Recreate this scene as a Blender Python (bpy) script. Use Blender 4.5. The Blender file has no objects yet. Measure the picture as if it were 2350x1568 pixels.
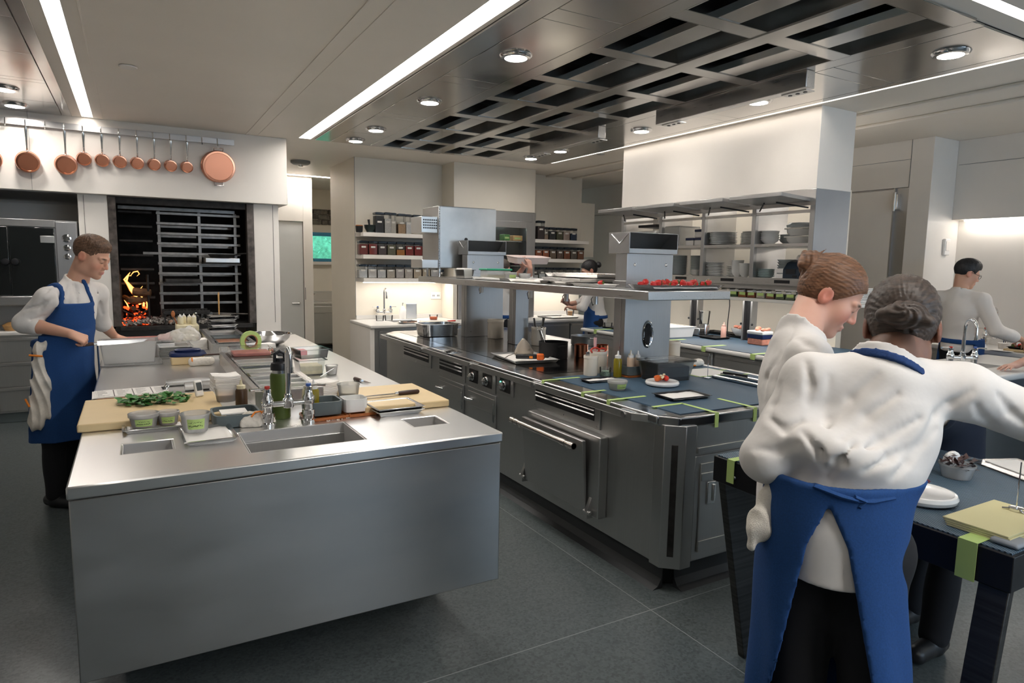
import bpy, bmesh, math, random
import numpy as np
from mathutils import Vector, Matrix, Euler
random.seed(7)
S = bpy.context.scene
C = S.collection
PI = math.pi

# ---------------------------------------------------------------- camera
F_PX, YAW, PITCH, ROLL = 1508.8, .521893, -.1174796, -.0175509
cam_d = bpy.data.cameras.new('camera')
cam_d.sensor_width = 36.0
cam_d.lens = F_PX / 2350 * 36
cam_d.clip_start = .05
cam = bpy.data.objects.new('camera', cam_d)
C.objects.link(cam)
_fw = Vector((math.sin(YAW)*math.cos(PITCH), math.cos(YAW)*math.cos(PITCH), math.sin(PITCH)))
_rt = Vector((math.cos(YAW), -math.sin(YAW), 0))
_dn = _fw.cross(_rt)
_r2 = math.cos(ROLL)*_rt + math.sin(ROLL)*_dn
_d2 = -math.sin(ROLL)*_rt + math.cos(ROLL)*_dn
_m = Matrix((_r2, -_d2, -_fw)).transposed().to_4x4()
_m.translation = (0, 0, 1.65)
cam.matrix_world = _m
S.camera = cam

# ---------------------------------------------------------------- exposure, world
S.view_settings.view_transform = 'Standard'
S.view_settings.look = 'None'
S.view_settings.gamma = 1
S.view_settings.use_curve_mapping = False
S.view_settings.exposure = 1.6
W = bpy.data.worlds.new('sky')
S.world = W
W.use_nodes = True
_bg = W.node_tree.nodes['Background']
_bg.inputs[0].default_value = (.62, .80, 1.0, 1)
_bg.inputs[1].default_value = 1.9
STRIP, SPOT, UNDER = 15.0, 52.0, 5.0      # emission of strip lamps, downlights, under-shelf lamps

# ---------------------------------------------------------------- materials
MATS = {}
def srgb(r, g=None, b=None):
    if g is None: r, g, b = [int(r[i:i+2], 16) for i in (0, 2, 4)]
    f = lambda c: ((c/255+.055)/1.055)**2.4 if c/255 > .04045 else c/255/12.92
    return (f(r), f(g), f(b))
def mat(name, col, rough=.5, metal=0.0, var=0.0, scale=20, stretch=None, bump=0.0, bscale=None, trans=0.0, ior=1.45, emit=None, coat=0.0, rvar=0.0, sss=0.0, alpha=1.0, sheen=0.0, vcol=False):
    if name in MATS: return MATS[name]
    if isinstance(col, str): col = srgb(col)
    m = bpy.data.materials.new(name); m.use_nodes = True
    nt = m.node_tree; N = nt.nodes; L = nt.links
    b = N['Principled BSDF']
    b.inputs['Base Color'].default_value = (*col, 1)
    b.inputs['Roughness'].default_value = rough
    b.inputs['Metallic'].default_value = metal
    b.inputs['Transmission Weight'].default_value = trans
    b.inputs['IOR'].default_value = ior
    b.inputs['Coat Weight'].default_value = coat
    b.inputs['Alpha'].default_value = alpha
    if sss:
        b.inputs['Subsurface Weight'].default_value = sss
        b.inputs['Subsurface Radius'].default_value = (.012, .004, .002)
        b.inputs['Subsurface Scale'].default_value = 1.0
    if sheen: b.inputs['Sheen Weight'].default_value = sheen
    if emit:
        b.inputs['Emission Color'].default_value = (*emit[0], 1); b.inputs['Emission Strength'].default_value = emit[1]
    if var or bump or rvar:
        tc = N.new('ShaderNodeTexCoord'); mp = N.new('ShaderNodeMapping')
        L.new(tc.outputs['Object'], mp.inputs['Vector'])
        if stretch: mp.inputs['Scale'].default_value = stretch
        nz = N.new('ShaderNodeTexNoise'); nz.inputs['Scale'].default_value = scale; nz.inputs['Detail'].default_value = 5
        L.new(mp.outputs[0], nz.inputs['Vector'])
        if var:
            mx = N.new('ShaderNodeMix'); mx.data_type = 'RGBA'
            mx.inputs['A'].default_value = (*[max(0, c*(1-var)) for c in col], 1)
            mx.inputs['B'].default_value = (*[min(1, c*(1+var)) for c in col], 1)
            rm = N.new('ShaderNodeMapRange'); rm.inputs[1].default_value = .3; rm.inputs[2].default_value = .7
            L.new(nz.outputs['Fac'], rm.inputs[0]); L.new(rm.outputs[0], mx.inputs['Factor'])
            L.new(mx.outputs['Result'], b.inputs['Base Color'])
        if rvar:
            rr = N.new('ShaderNodeMapRange'); rr.inputs[1].default_value = .3; rr.inputs[2].default_value = .7
            rr.inputs[3].default_value = max(.02, rough-rvar); rr.inputs[4].default_value = rough+rvar
            L.new(nz.outputs['Fac'], rr.inputs[0]); L.new(rr.outputs[0], b.inputs['Roughness'])
        if bump:
            n2 = nz
            if bscale:
                n2 = N.new('ShaderNodeTexNoise'); n2.inputs['Scale'].default_value = bscale; n2.inputs['Detail'].default_value = 3
                L.new(mp.outputs[0], n2.inputs['Vector'])
            bp = N.new('ShaderNodeBump'); bp.inputs['Strength'].default_value = bump; bp.inputs['Distance'].default_value = .003 if (bscale or scale) > 17 else .02
            L.new(n2.outputs['Fac'], bp.inputs['Height']); L.new(bp.outputs[0], b.inputs['Normal'])
    if vcol:
        at = N.new('ShaderNodeAttribute'); at.attribute_name = 'col'
        L.new(at.outputs['Color'], b.inputs['Base Color'])
    MATS[name] = m
    return m

WHITE = mat('white_panel', 'e4ded6', .42, var=.02, scale=3)
CEIL = mat('ceiling_paint', 'e8e0d4', .5, var=.02, scale=2)
CREAM = mat('cream_panel', 'e2dacb', .4, var=.02, scale=3)
GREYDOOR = mat('grey_door', 'cfd0ce', .4, var=.02, scale=3)
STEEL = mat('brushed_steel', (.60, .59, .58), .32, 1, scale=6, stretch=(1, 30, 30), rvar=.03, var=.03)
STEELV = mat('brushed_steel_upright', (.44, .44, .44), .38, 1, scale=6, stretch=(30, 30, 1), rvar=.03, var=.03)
STEELY = mat('brushed_steel_long', (.60, .59, .58), .30, 1, scale=5, stretch=(30, 1, 30), rvar=.03, var=.03)
HOODM = mat('hood_steel', (.50, .49, .47), .20, 1, scale=1.5, rvar=.06, var=.04)
BASIN = mat('basin_steel', (.55, .54, .53), .5, .55)
SHADEDC = mat('shaded_apron_cloth', '0e1829', .9)  # blue apron cloth with the shadow at the table put into its colour
ENDST = mat('cabinet_end_steel', (.34, .365, .40), .5, 1, scale=3, var=.05)  # bluish darker steel: the window's reflection is put into the colour
WORN = mat('worn_steel', (.50, .49, .48), .34, 1, scale=2, rvar=.03, var=.03)
RANGE = mat('range_steel', (.53, .525, .515), .35, 1, scale=3, rvar=.03, var=.03)
RANGEV = mat('range_steel_upright', (.52, .52, .51), .40, 1, scale=4, stretch=(30, 30, 1), rvar=.03, var=.03)
CHROME = mat('chrome', (.75, .75, .75), .08, 1)
POLISH = mat('polished_steel', (.62, .62, .62), .16, 1, scale=15, rvar=.05)
DULL = mat('aluminium', (.62, .62, .61), .38, 1, scale=8, rvar=.08, var=.05)
COPPER = mat('copper', (.74, .31, .18), .2, 1)
COPPERB = mat('copper_base', (.52, .20, .11), .3, 1)
BLACKM = mat('black_metal', (.018, .018, .02), .45, .3, scale=30, rvar=.1)
IRON = mat('sooty_iron', (.045, .042, .04), .6, .7, scale=15, var=.4, bump=.1)
BARST = mat('grill_bar', (.25, .235, .22), .38, 1, scale=12, var=.3, rvar=.1)
SOOT = mat('soot', (.012, .011, .010), .85, 0, scale=9, var=.5, bump=.2)
RUST = mat('rusty_frame', (.10, .085, .075), .5, .7, scale=14, var=.5, bump=.1)
WHITEP = mat('white_plastic', 'e6e3df', .35)
CROCK = mat('crock_plastic', 'd9d0c2', .4)
CHINA = mat('white_china', 'e4e4e2', .18, coat=.4)
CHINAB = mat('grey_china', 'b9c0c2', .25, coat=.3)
PAPER = mat('napkin_paper', 'e9e5e0', .8, bump=.05, scale=60)
MARBLE = mat('white_solid_counter', 'd9d6d1', .3, var=.01, scale=5)
BLACKP = mat('black_plastic', (.012, .012, .014), .35)
NAVY = mat('navy_plastic', '16254f', .35)
GREYP = mat('grey_ceramic', '5c6668', .5)
YBOARD = mat('cutting_board', 'd6bd90', .45, var=.03, scale=8)
WOOD = mat('wood', 'a9673a', .45, var=.15, scale=5, stretch=(1, 12, 12))
LWOOD = mat('light_wood', 'c79a62', .5, var=.12, scale=5, stretch=(1, 12, 12))
ORWOOD = mat('orange_wood', 'a85f2c', .4, var=.15, scale=6, stretch=(1, 10, 10))
GLASS = mat('glass', (.95, .97, .97), .02, 0, trans=1.0, ior=1.12)
CLEARP = mat('clear_plastic', (.96, .97, .97), .06, 0, trans=.97, ior=1.07)
FROST = mat('frosted_plastic', (.95, .95, .94), .28, 0, trans=.84, ior=1.08)
def thin_clear(name, body, gloss, tint, milk):
    m = bpy.data.materials.new(name); m.use_nodes = True; nt = m.node_tree; N = nt.nodes; L = nt.links; N.clear()
    out = N.new('ShaderNodeOutputMaterial'); tp = N.new('ShaderNodeBsdfTransparent'); tp.inputs[0].default_value = (*tint, 1)
    gl = N.new('ShaderNodeBsdfGlossy'); gl.inputs['Roughness'].default_value = gloss; df = N.new('ShaderNodeBsdfTranslucent'); df.inputs[0].default_value = (*body, 1)
    d2 = N.new('ShaderNodeBsdfDiffuse'); d2.inputs[0].default_value = (*body, 1); ad = N.new('ShaderNodeMixShader'); L.new(df.outputs[0], ad.inputs[1]); L.new(d2.outputs[0], ad.inputs[2])
    mk = N.new('ShaderNodeMixShader'); mk.inputs[0].default_value = milk; L.new(tp.outputs[0], mk.inputs[1]); L.new(ad.outputs[0], mk.inputs[2])
    fr = N.new('ShaderNodeFresnel'); fr.inputs[0].default_value = 1.35; mx = N.new('ShaderNodeMixShader'); L.new(fr.outputs[0], mx.inputs[0]); L.new(mk.outputs[0], mx.inputs[1]); L.new(gl.outputs[0], mx.inputs[2]); L.new(mx.outputs[0], out.inputs[0])
    return m
CLEARP = thin_clear('thin_clear_plastic', (.9, .9, .9), .08, (.95, .96, .96), .05)
FROST = thin_clear('thin_frosted_plastic', (.92, .92, .91), .25, (.93, .93, .92), .38)
GLASS = thin_clear('thin_glass', (.9, .9, .9), .02, (.95, .97, .97), .01)
TAPE = mat('green_tape', 'b5cf7e', .6)
BLUECLOTH = mat('blue_apron', '1b4379', .9, var=.12, scale=220, bump=.12)
NAVYC = mat('navy_cloth', '1c3a6b', .85, var=.14, scale=220, bump=.2)
COAT = mat('white_cotton', 'dcd7d2', .9, var=.01, scale=9, bump=.12, bscale=16)
BLACKC = mat('black_trousers', (.009, .009, .011), .9)
TOWELM = mat('towel_cotton', 'ddd6cb', .95, var=.05, scale=90, bump=.6, bscale=350)
ORANGE = mat('orange_stripe', 'e8862f', .8)
LEATHER = mat('black_shoe', (.012, .012, .013), .4)
GREENL = mat('leaf_green', '3f7a35', .5, var=.35, scale=30)
GREEND = mat('leaf_dark', '2f5a2a', .5, var=.3, scale=30)
PURPLE = mat('leaf_purple', '5a2030', .5, var=.4, scale=30)
RED = mat('tomato_red', 'c02a1c', .25, var=.15, scale=20)
ORANGEF = mat('tomato_orange', 'd8652a', .25, var=.15, scale=20)
STRAWB = mat('strawberry', 'b5221e', .3, var=.2, scale=60, bump=.5, bscale=250)
CREAMF = mat('cream_food', 'd9cfae', .5, var=.1, scale=40)
def emis(name, col, s): return mat(name, (.8, .8, .8), .5, emit=(col, s))
LAMP = emis('strip_lamp', (1, .955, .90), STRIP)
LAMP2 = emis('slim_strip_lamp', (1, .955, .90), STRIP*.22)
LAMP3 = emis('oven_strip_lamp', (1, .955, .90), STRIP*.3)
LAMP4 = emis('aisle_strip_lamp', (1, .955, .90), STRIP*.9)
LAMP5 = emis('hood_strip_lamp', (1, .955, .90), STRIP*.5)
SPOTM = emis('downlight_lamp', (1, .95, .89), SPOT)
UNDERM = emis('under_shelf_lamp', (1, .95, .89), UNDER)

# terrazzo floor, with joint lines at their places
def floor_mat():
    m = bpy.data.materials.new('terrazzo'); m.use_nodes = True
    nt = m.node_tree; N = nt.nodes; L = nt.links; b = N['Principled BSDF']
    tc = N.new('ShaderNodeTexCoord')
    v = N.new('ShaderNodeTexVoronoi'); v.inputs['Scale'].default_value = 95
    L.new(tc.outputs['Object'], v.inputs['Vector'])
    cr = N.new('ShaderNodeValToRGB')
    cr.color_ramp.elements[0].position = .0; cr.color_ramp.elements[0].color = (*srgb('343a3c'), 1)
    cr.color_ramp.elements[1].position = 1.0; cr.color_ramp.elements[1].color = (*srgb('6f7676'), 1)
    e = cr.color_ramp.elements.new(.45); e.color = (*srgb('515859'), 1)
    e = cr.color_ramp.elements.new(.85); e.color = (*srgb('5e6565'), 1)
    n = N.new('ShaderNodeTexNoise'); n.inputs['Scale'].default_value = 60; n.inputs['Detail'].default_value = 6
    L.new(tc.outputs['Object'], n.inputs['Vector'])
    mr = N.new('ShaderNodeMix'); mr.data_type = 'FLOAT'; mr.inputs['Factor'].default_value = .45
    sp = N.new('ShaderNodeSeparateColor'); L.new(v.outputs['Color'], sp.inputs[0])
    L.new(sp.outputs[0], mr.inputs['A']); L.new(n.outputs['Fac'], mr.inputs['B'])
    L.new(mr.outputs['Result'], cr.inputs[0])
    sx = N.new('ShaderNodeSeparateXYZ'); L.new(tc.outputs['Object'], sx.inputs[0])
    prev = None
    for ax, x0 in (('X', 2.1), ('Y', 2.26), ('X', -2.4), ('Y', -.4)):
        s = N.new('ShaderNodeMath'); s.operation = 'SUBTRACT'; L.new(sx.outputs[ax], s.inputs[0]); s.inputs[1].default_value = x0
        a = N.new('ShaderNodeMath'); a.operation = 'ABSOLUTE'; L.new(s.outputs[0], a.inputs[0])
        l = N.new('ShaderNodeMath'); l.operation = 'LESS_THAN'; L.new(a.outputs[0], l.inputs[0]); l.inputs[1].default_value = .0022
        if prev:
            mx = N.new('ShaderNodeMath'); mx.operation = 'MAXIMUM'; L.new(prev.outputs[0], mx.inputs[0]); L.new(l.outputs[0], mx.inputs[1]); prev = mx
        else: prev = l
    mx = N.new('ShaderNodeMix'); mx.data_type = 'RGBA'; mx.inputs['B'].default_value = (*srgb('8f9492'), 1)
    L.new(prev.outputs[0], mx.inputs['Factor']); L.new(cr.outputs[0], mx.inputs['A'])
    L.new(mx.outputs['Result'], b.inputs['Base Color'])
    b.inputs['Roughness'].default_value = .29
    return m

# blue ribbed mat
def ribbed(name, col, col2, ang=0.0, pitch=.0075):
    m = bpy.data.materials.new(name); m.use_nodes = True
    nt = m.node_tree; N = nt.nodes; L = nt.links; b = N['Principled BSDF']
    tc = N.new('ShaderNodeTexCoord'); mp = N.new('ShaderNodeMapping'); mp.inputs['Rotation'].default_value = (0, 0, ang)
    L.new(tc.outputs['Object'], mp.inputs['Vector'])
    w = N.new('ShaderNodeTexWave'); w.inputs['Scale'].default_value = 1/pitch*.314; w.bands_direction = 'X'
    L.new(mp.outputs[0], w.inputs['Vector'])
    w2 = N.new('ShaderNodeTexWave'); w2.inputs['Scale'].default_value = 1/pitch*.314*.8; w2.bands_direction = 'Y'
    L.new(mp.outputs[0], w2.inputs['Vector'])
    mu = N.new('ShaderNodeMath'); mu.operation = 'MULTIPLY_ADD'; mu.inputs[1].default_value = .3; L.new(w2.outputs['Fac'], mu.inputs[0]); L.new(w.outputs['Fac'], mu.inputs[2])
    cr = N.new('ShaderNodeValToRGB'); cr.color_ramp.elements[0].position = .25; cr.color_ramp.elements[0].color = (*srgb(col), 1)
    cr.color_ramp.elements[1].position = .8; cr.color_ramp.elements[1].color = (*srgb(col2), 1)
    L.new(mu.outputs[0], cr.inputs[0]); L.new(cr.outputs[0], b.inputs['Base Color'])
    bp = N.new('ShaderNodeBump'); bp.inputs['Strength'].default_value = .6; bp.inputs['Distance'].default_value = .002
    L.new(mu.outputs[0], bp.inputs['Height']); L.new(bp.outputs[0], b.inputs['Normal'])
    b.inputs['Roughness'].default_value = .55
    return m
MAT_BLUE = ribbed('ribbed_blue_mat', '1b2c3d', '46637a', 0.0)
MAT_BLUE2 = ribbed('ribbed_blue_table_mat', '1c2b38', '5b7284', .6, .008)

# ---------------------------------------------------------------- geometry helpers
def TR(loc=(0, 0, 0), rz=0, rx=0, ry=0):
    return Matrix.Translation(loc) @ Euler((rx, ry, rz)).to_matrix().to_4x4()
class MB:
    def __init__(s): s.v = []; s.f = []; s.T = Matrix.Identity(4); s.sm = []
    def add(s, vs, fs, smooth=False):
        o = len(s.v)
        for p in vs: s.v.append(tuple(s.T @ Vector(p)))
        for f in fs: s.f.append(tuple(o+i for i in f)); s.sm.append(smooth)
        return s
    def bb(s, x0, x1, y0, y1, z0, z1, taper=0):
        t = taper
        return s.add([(x0+t, y0+t, z0), (x1-t, y0+t, z0), (x1-t, y1-t, z0), (x0+t, y1-t, z0), (x0, y0, z1), (x1, y0, z1), (x1, y1, z1), (x0, y1, z1)],
                     [(0, 3, 2, 1), (4, 5, 6, 7), (0, 1, 5, 4), (1, 2, 6, 5), (2, 3, 7, 6), (3, 0, 4, 7)])
    def box(s, c, d, rz=0, rx=0, ry=0):
        T = s.T; s.T = T @ TR(c, rz, rx, ry); s.bb(-d[0]/2, d[0]/2, -d[1]/2, d[1]/2, -d[2]/2, d[2]/2); s.T = T; return s
    def lathe(s, prof, c=(0, 0, 0), n=24, sx=1, sy=1, smooth=True, square=0, cap=True):
        vs, fs = [], []
        for r, z in prof:
            for k in range(n):
                a = 2*PI*k/n; ca, sa = math.cos(a), math.sin(a)
                q = 1.0
                if square: q = 1/((abs(ca)**square+abs(sa)**square)**(1/square))
                vs.append((c[0]+r*q*ca*sx, c[1]+r*q*sa*sy, c[2]+z))
        m = len(prof)
        for i in range(m-1):
            for k in range(n):
                fs.append((i*n+k, i*n+(k+1) % n, (i+1)*n+(k+1) % n, (i+1)*n+k))
        if cap and prof[0][0] > 1e-5: fs.append(tuple(reversed(range(n))))
        if cap and prof[-1][0] > 1e-5: fs.append(tuple((m-1)*n+k for k in range(n)))
        return s.add(vs, fs, smooth)
    def cyl(s, a, b, r0, r1=None, n=16, smooth=True):
        if r1 is None: r1 = r0
        return s.tube([a, b], [r0, r1], n, smooth)
    def tube(s, pts, r, n=10, smooth=True, flat=1.0):
        pts = [Vector(p) for p in pts]; R = r if isinstance(r, (list, tuple)) else [r]*len(pts)
        vs, fs = [], []; ref = None
        for i, p in enumerate(pts):
            d = (pts[min(i+1, len(pts)-1)]-pts[max(i-1, 0)]).normalized()
            if ref is None:
                ref = Vector((0, 0, 1)) if abs(d.z) < .9 else Vector((1, 0, 0))
            u = d.cross(ref)
            if u.length < 1e-4: u = d.cross(Vector((0, 1, 0)))
            u.normalize(); w = u.cross(d).normalized(); ref = w
            for k in range(n):
                a = 2*PI*k/n; vs.append(p+R[i]*(math.cos(a)*u+math.sin(a)*w*flat))
        for i in range(len(pts)-1):
            for k in range(n): fs.append((i*n+k, i*n+(k+1) % n, (i+1)*n+(k+1) % n, (i+1)*n+k))
        fs.append(tuple(reversed(range(n)))); fs.append(tuple((len(pts)-1)*n+k for k in range(n)))
        return s.add(vs, fs, smooth)
    def prism(s, poly, axis, a, b):
        def P(u, v, w): return {'x': (w, u, v), 'y': (u, w, v), 'z': (u, v, w)}[axis]
        n = len(poly)
        vs = [P(u, v, a) for u, v in poly]+[P(u, v, b) for u, v in poly]
        fs = [tuple(reversed(range(n))), tuple(range(n, 2*n))]+[(k, (k+1) % n, n+(k+1) % n, n+k) for k in range(n)]
        return s.add(vs, fs)
    def ball(s, c, r, n=12, m=8):
        r = r if isinstance(r, (list, tuple)) else (r, r, r)
        vs, fs = [], []
        for i in range(m+1):
            t = PI*i/m
            for k in range(n):
                a = 2*PI*k/n; vs.append((c[0]+r[0]*math.sin(t)*math.cos(a), c[1]+r[1]*math.sin(t)*math.sin(a), c[2]-r[2]*math.cos(t)))
        for i in range(m):
            for k in range(n): fs.append((i*n+k, i*n+(k+1) % n, (i+1)*n+(k+1) % n, (i+1)*n+k))
        return s.add(vs, fs, True)
    def build(s, name, m, parent=None, bevel=0, seg=2, solid=0, loc=None, rz=0):
        me = bpy.data.meshes.new(name); me.from_pydata(s.v, [], s.f); me.update()
        bm = bmesh.new(); bm.from_mesh(me)
        bmesh.ops.remove_doubles(bm, verts=bm.verts, dist=1e-6)
        bmesh.ops.dissolve_degenerate(bm, edges=bm.edges, dist=1e-7)
        bmesh.ops.recalc_face_normals(bm, faces=bm.faces)
        bm.to_mesh(me); bm.free()
        me.polygons.foreach_set('use_smooth', [any(s.sm) or bevel > 0]*len(me.polygons))
        if any(s.sm) or bevel: me.set_sharp_from_angle(angle=math.radians(38))
        return link(name, me, m, parent, bevel, seg, solid, loc, rz)
def link(name, me, m, parent=None, bevel=0, seg=2, solid=0, loc=None, rz=0):
    if m is not None:
        me.materials.clear(); me.materials.append(m)
    o = bpy.data.objects.new(name, me); C.objects.link(o)
    if parent: o.parent = parent
    if loc: o.location = loc
    if rz: o.rotation_euler.z = rz
    if solid:
        md = o.modifiers.new('thick', 'SOLIDIFY'); md.thickness = solid; md.offset = 0
    if bevel:
        md = o.modifiers.new('edge', 'BEVEL'); md.width = bevel; md.segments = seg; md.limit_method = 'ANGLE'; md.angle_limit = math.radians(40)
        md.harden_normals = False
    return o
def tag(o, label=None, cat=None, group=None, kind=None):
    if label: o['label'] = label
    if cat: o['category'] = cat
    if group: o['group'] = group
    if kind: o['kind'] = kind
    return o
def thing(name, label, cat, loc=(0, 0, 0), rz=0, group=None):
    o = bpy.data.objects.new(name, None); C.objects.link(o); o.empty_display_size = .1
    o.location = loc; o.rotation_euler.z = rz
    return tag(o, label, cat, group)
def struct(o): o['kind'] = 'structure'; return o
def dup(o, loc=None, rz=None, label=None, group=None, parent=None, scale=None, rot=None):
    c = o.copy(); C.objects.link(c)
    if parent is not None: c.parent = parent
    if loc is not None: c.location = loc
    if rz is not None: c.rotation_euler.z = rz
    if rot is not None: c.rotation_euler = rot
    if scale is not None: c.scale = scale if isinstance(scale, (list, tuple)) else (scale,)*3
    if label: c['label'] = label
    if group: c['group'] = group
    for ch in list(o.children): dup(ch, parent=c)
    return c
def B(x0, x1, y0, y1, z0, z1): return MB().bb(x0, x1, y0, y1, z0, z1)
def text(name, s, size, m, parent, loc, rot, align='CENTER', shear=0):
    cu = bpy.data.curves.new(name, 'FONT'); cu.body = s; cu.size = size; cu.align_x = align; cu.align_y = 'CENTER'; cu.extrude = .0002; cu.shear = shear
    cu.materials.append(m)
    o = bpy.data.objects.new(name, cu); C.objects.link(o); o.parent = parent; o.location = loc; o.rotation_euler = rot
    return o
ORD = ['first', 'second', 'third', 'fourth', 'fifth', 'sixth', 'seventh', 'eighth', 'ninth', 'tenth', 'eleventh', 'twelfth', 'thirteenth', 'fourteenth', 'fifteenth', 'sixteenth', 'seventeenth', 'eighteenth', 'nineteenth', 'twentieth', 'twenty-first', 'twenty-second', 'twenty-third', 'twenty-fourth', 'twenty-fifth', 'twenty-sixth', 'twenty-seventh']
# ================================================================ the room
FLM = floor_mat()
struct(B(-3.6, 9.2, -3.4, 14.2, -.1, 0).build('floor', FLM))
ZC = 3.0
# ceiling with the opening of the extractor hood
def slab_with_holes(x0, x1, y0, y1, z0, z1, holes):
    xs_ = sorted({x0, x1, *[h[0] for h in holes], *[h[1] for h in holes]}); ys_ = sorted({y0, y1, *[h[2] for h in holes], *[h[3] for h in holes]})
    nx, ny = len(xs_), len(ys_); idx = lambda i, j, k: (k*ny+j)*nx+i
    m = MB(); vs = [(x, y, z) for z in (z0, z1) for y in ys_ for x in xs_]; fs = []
    solid = lambda i, j: 0 <= i < nx-1 and 0 <= j < ny-1 and not any(h[0] <= (xs_[i]+xs_[i+1])/2 <= h[1] and h[2] <= (ys_[j]+ys_[j+1])/2 <= h[3] for h in holes)
    for i in range(nx-1):
        for j in range(ny-1):
            if not solid(i, j): continue
            fs.append((idx(i, j, 1), idx(i+1, j, 1), idx(i+1, j+1, 1), idx(i, j+1, 1))); fs.append((idx(i, j+1, 0), idx(i+1, j+1, 0), idx(i+1, j, 0), idx(i, j, 0)))
            if not solid(i, j-1): fs.append((idx(i, j, 0), idx(i+1, j, 0), idx(i+1, j, 1), idx(i, j, 1)))
            if not solid(i, j+1): fs.append((idx(i+1, j+1, 0), idx(i, j+1, 0), idx(i, j+1, 1), idx(i+1, j+1, 1)))
            if not solid(i-1, j): fs.append((idx(i, j+1, 0), idx(i, j, 0), idx(i, j, 1), idx(i, j+1, 1)))
            if not solid(i+1, j): fs.append((idx(i+1, j, 0), idx(i+1, j+1, 0), idx(i+1, j+1, 1), idx(i+1, j, 1)))
    m.add(vs, fs); return m
STRIPS = [(1.655, 1.79, 1.85, 7.72), (4.885, 4.955, 1.85, 7.6), (1.95, 4.80, 1.80, 1.88), (-.375, -.275, -2.6, 7.82), (2.1, 3.6, 10.98, 11.12), (7.36, 7.44, 9.0, 10.4), (1.655, 1.79, -2.9, 1.0)]
struct(slab_with_holes(-3.6, 9.2, -3.4, 13.15, ZC, ZC+.12, STRIPS+[(1.82, 4.87, 2.0, 7.66)]).build('ceiling', CEIL))
n_trim = [0]
def trim(x0, x1, y0, y1, z0, z1, m=WHITE, bevel=.002):
    n_trim[0] += 1
    return struct(B(x0, x1, y0, y1, z0, z1).build('trim_%d' % n_trim[0], m, bevel=bevel))
trim(1.12, 1.135, -1, 7.84, 2.994, 3.0, CEIL)
trim(1.24, 1.25, -1, 7.84, 2.996, 3.0, CEIL)
trim(-.2, -.19, -1, 7.84, 2.996, 3.0, CEIL)
trim(5.52, 5.58, -1, 12, 2.97, 3.0, CEIL, .01)
trim(6.0, 6.06, -1, 12, 2.97, 3.0, CEIL, .01)
# hearth wall: deep bulkhead above, columns either side of the fireplace
hw = MB()
hw.bb(-3.6, 1.55, 7.85, 9.0, 2.27, 3.0)
hw.bb(-.455, -.2, 7.97, 8.95, 0, 2.27); hw.bb(1.2, 1.47, 7.97, 8.95, 0, 2.27)
hw.bb(-3.6, -.455, 8.75, 9.0, 0, 2.27); hw.bb(-.2, 1.2, 8.8, 9.0, 0, 2.27)
hw.bb(-3.6, 1.47, 9.0, 11.3, 0, 3.0)
struct(hw.build('wall_hearth', WHITE, bevel=.004))
trim(-.405, -.402, 7.966, 7.97, .93, 2.265, BLACKP, 0)
trim(1.405, 1.408, 7.966, 7.97, .93, 2.265, BLACKP, 0)
trim(-.806, -.804, 7.847, 7.85, 2.27, 3.0, GREYP, 0)
# corridor with the grey door and the window at its end
dw = MB()
dw.bb(1.3, 1.84, 11.2, 11.35, 0, 3.0); dw.bb(2.45, 2.60, 11.2, 11.35, 0, 3.0); dw.bb(1.84, 2.45, 11.2, 11.35, 2.28, 3.0)
dw.bb(1.3, 1.45, 11.35, 13.1, 0, 3.0)
struct(dw.build('wall_corridor', WHITE, bevel=.003))
d = struct(B(1.85, 2.44, 11.215, 11.26, .01, 2.27).build('door_1', GREYDOOR, bevel=.004))
h = MB(); h.cyl((2.36, 11.215, .94), (2.36, 11.16, .94), .012); h.cyl((2.36, 11.165, .94), (2.24, 11.165, .94), .011); h.cyl((2.36, 11.215, .94), (2.36, 11.209, .94), .028, n=20)
h.build('handle', mat('satin_nickel', (.5, .49, .47), .3, 1), d)
B(2.462, 2.468, 11.19, 11.2, 1.0, 1.2).build('latch_plate', BLACKP, d)
ww = MB()
ww.bb(1.45, 2.62, 13.0, 13.15, 0, 3.0); ww.bb(3.5, 4.4, 13.0, 13.15, 0, 3.0)
ww.bb(2.62, 3.5, 13.0, 13.15, 0, 1.63); ww.bb(2.62, 3.5, 13.0, 13.15, 2.19, 3.0); ww.bb(4.3, 4.4, 9.86, 13, 0, 3)
struct(ww.build('wall_window', CREAM))
wn = MB()
for a in ((2.62, 3.5, 1.63, 1.69), (2.62, 3.5, 2.12, 2.19), (2.62, 2.66, 1.63, 2.19), (3.46, 3.5, 1.63, 2.19)): wn.bb(a[0], a[1], 12.98, 13.08, a[2], a[3])
wo = struct(wn.build('window_1', mat('blue_frame', '3f86a6', .4, .3), bevel=.004))
B(2.66, 3.46, 13.03, 13.036, 1.69, 2.12).build('pane', GLASS, wo)
MB().cyl((3.0, 12.98, 1.67), (3.0, 12.95, 1.67), .02).build('latch', BLACKP, wo)
struct(B(2.58, 3.55, 12.9, 13.0, 1.57, 1.63).build('trim_20', WHITE, bevel=.004))
sto = MB()
random.seed(3)
for r in range(3):
    x = 2.6
    while x < 3.6:
        w_ = random.uniform(.12, .3); sto.box((x+w_/2, 12.985, 2.38+.1*r), (w_-.01, .05+random.uniform(0, .04), .09)); x += w_
struct(sto.build('trim_21', mat('rough_stone', '6f6b62', .9, var=.4, scale=18, bump=.6), bevel=.012))
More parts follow.
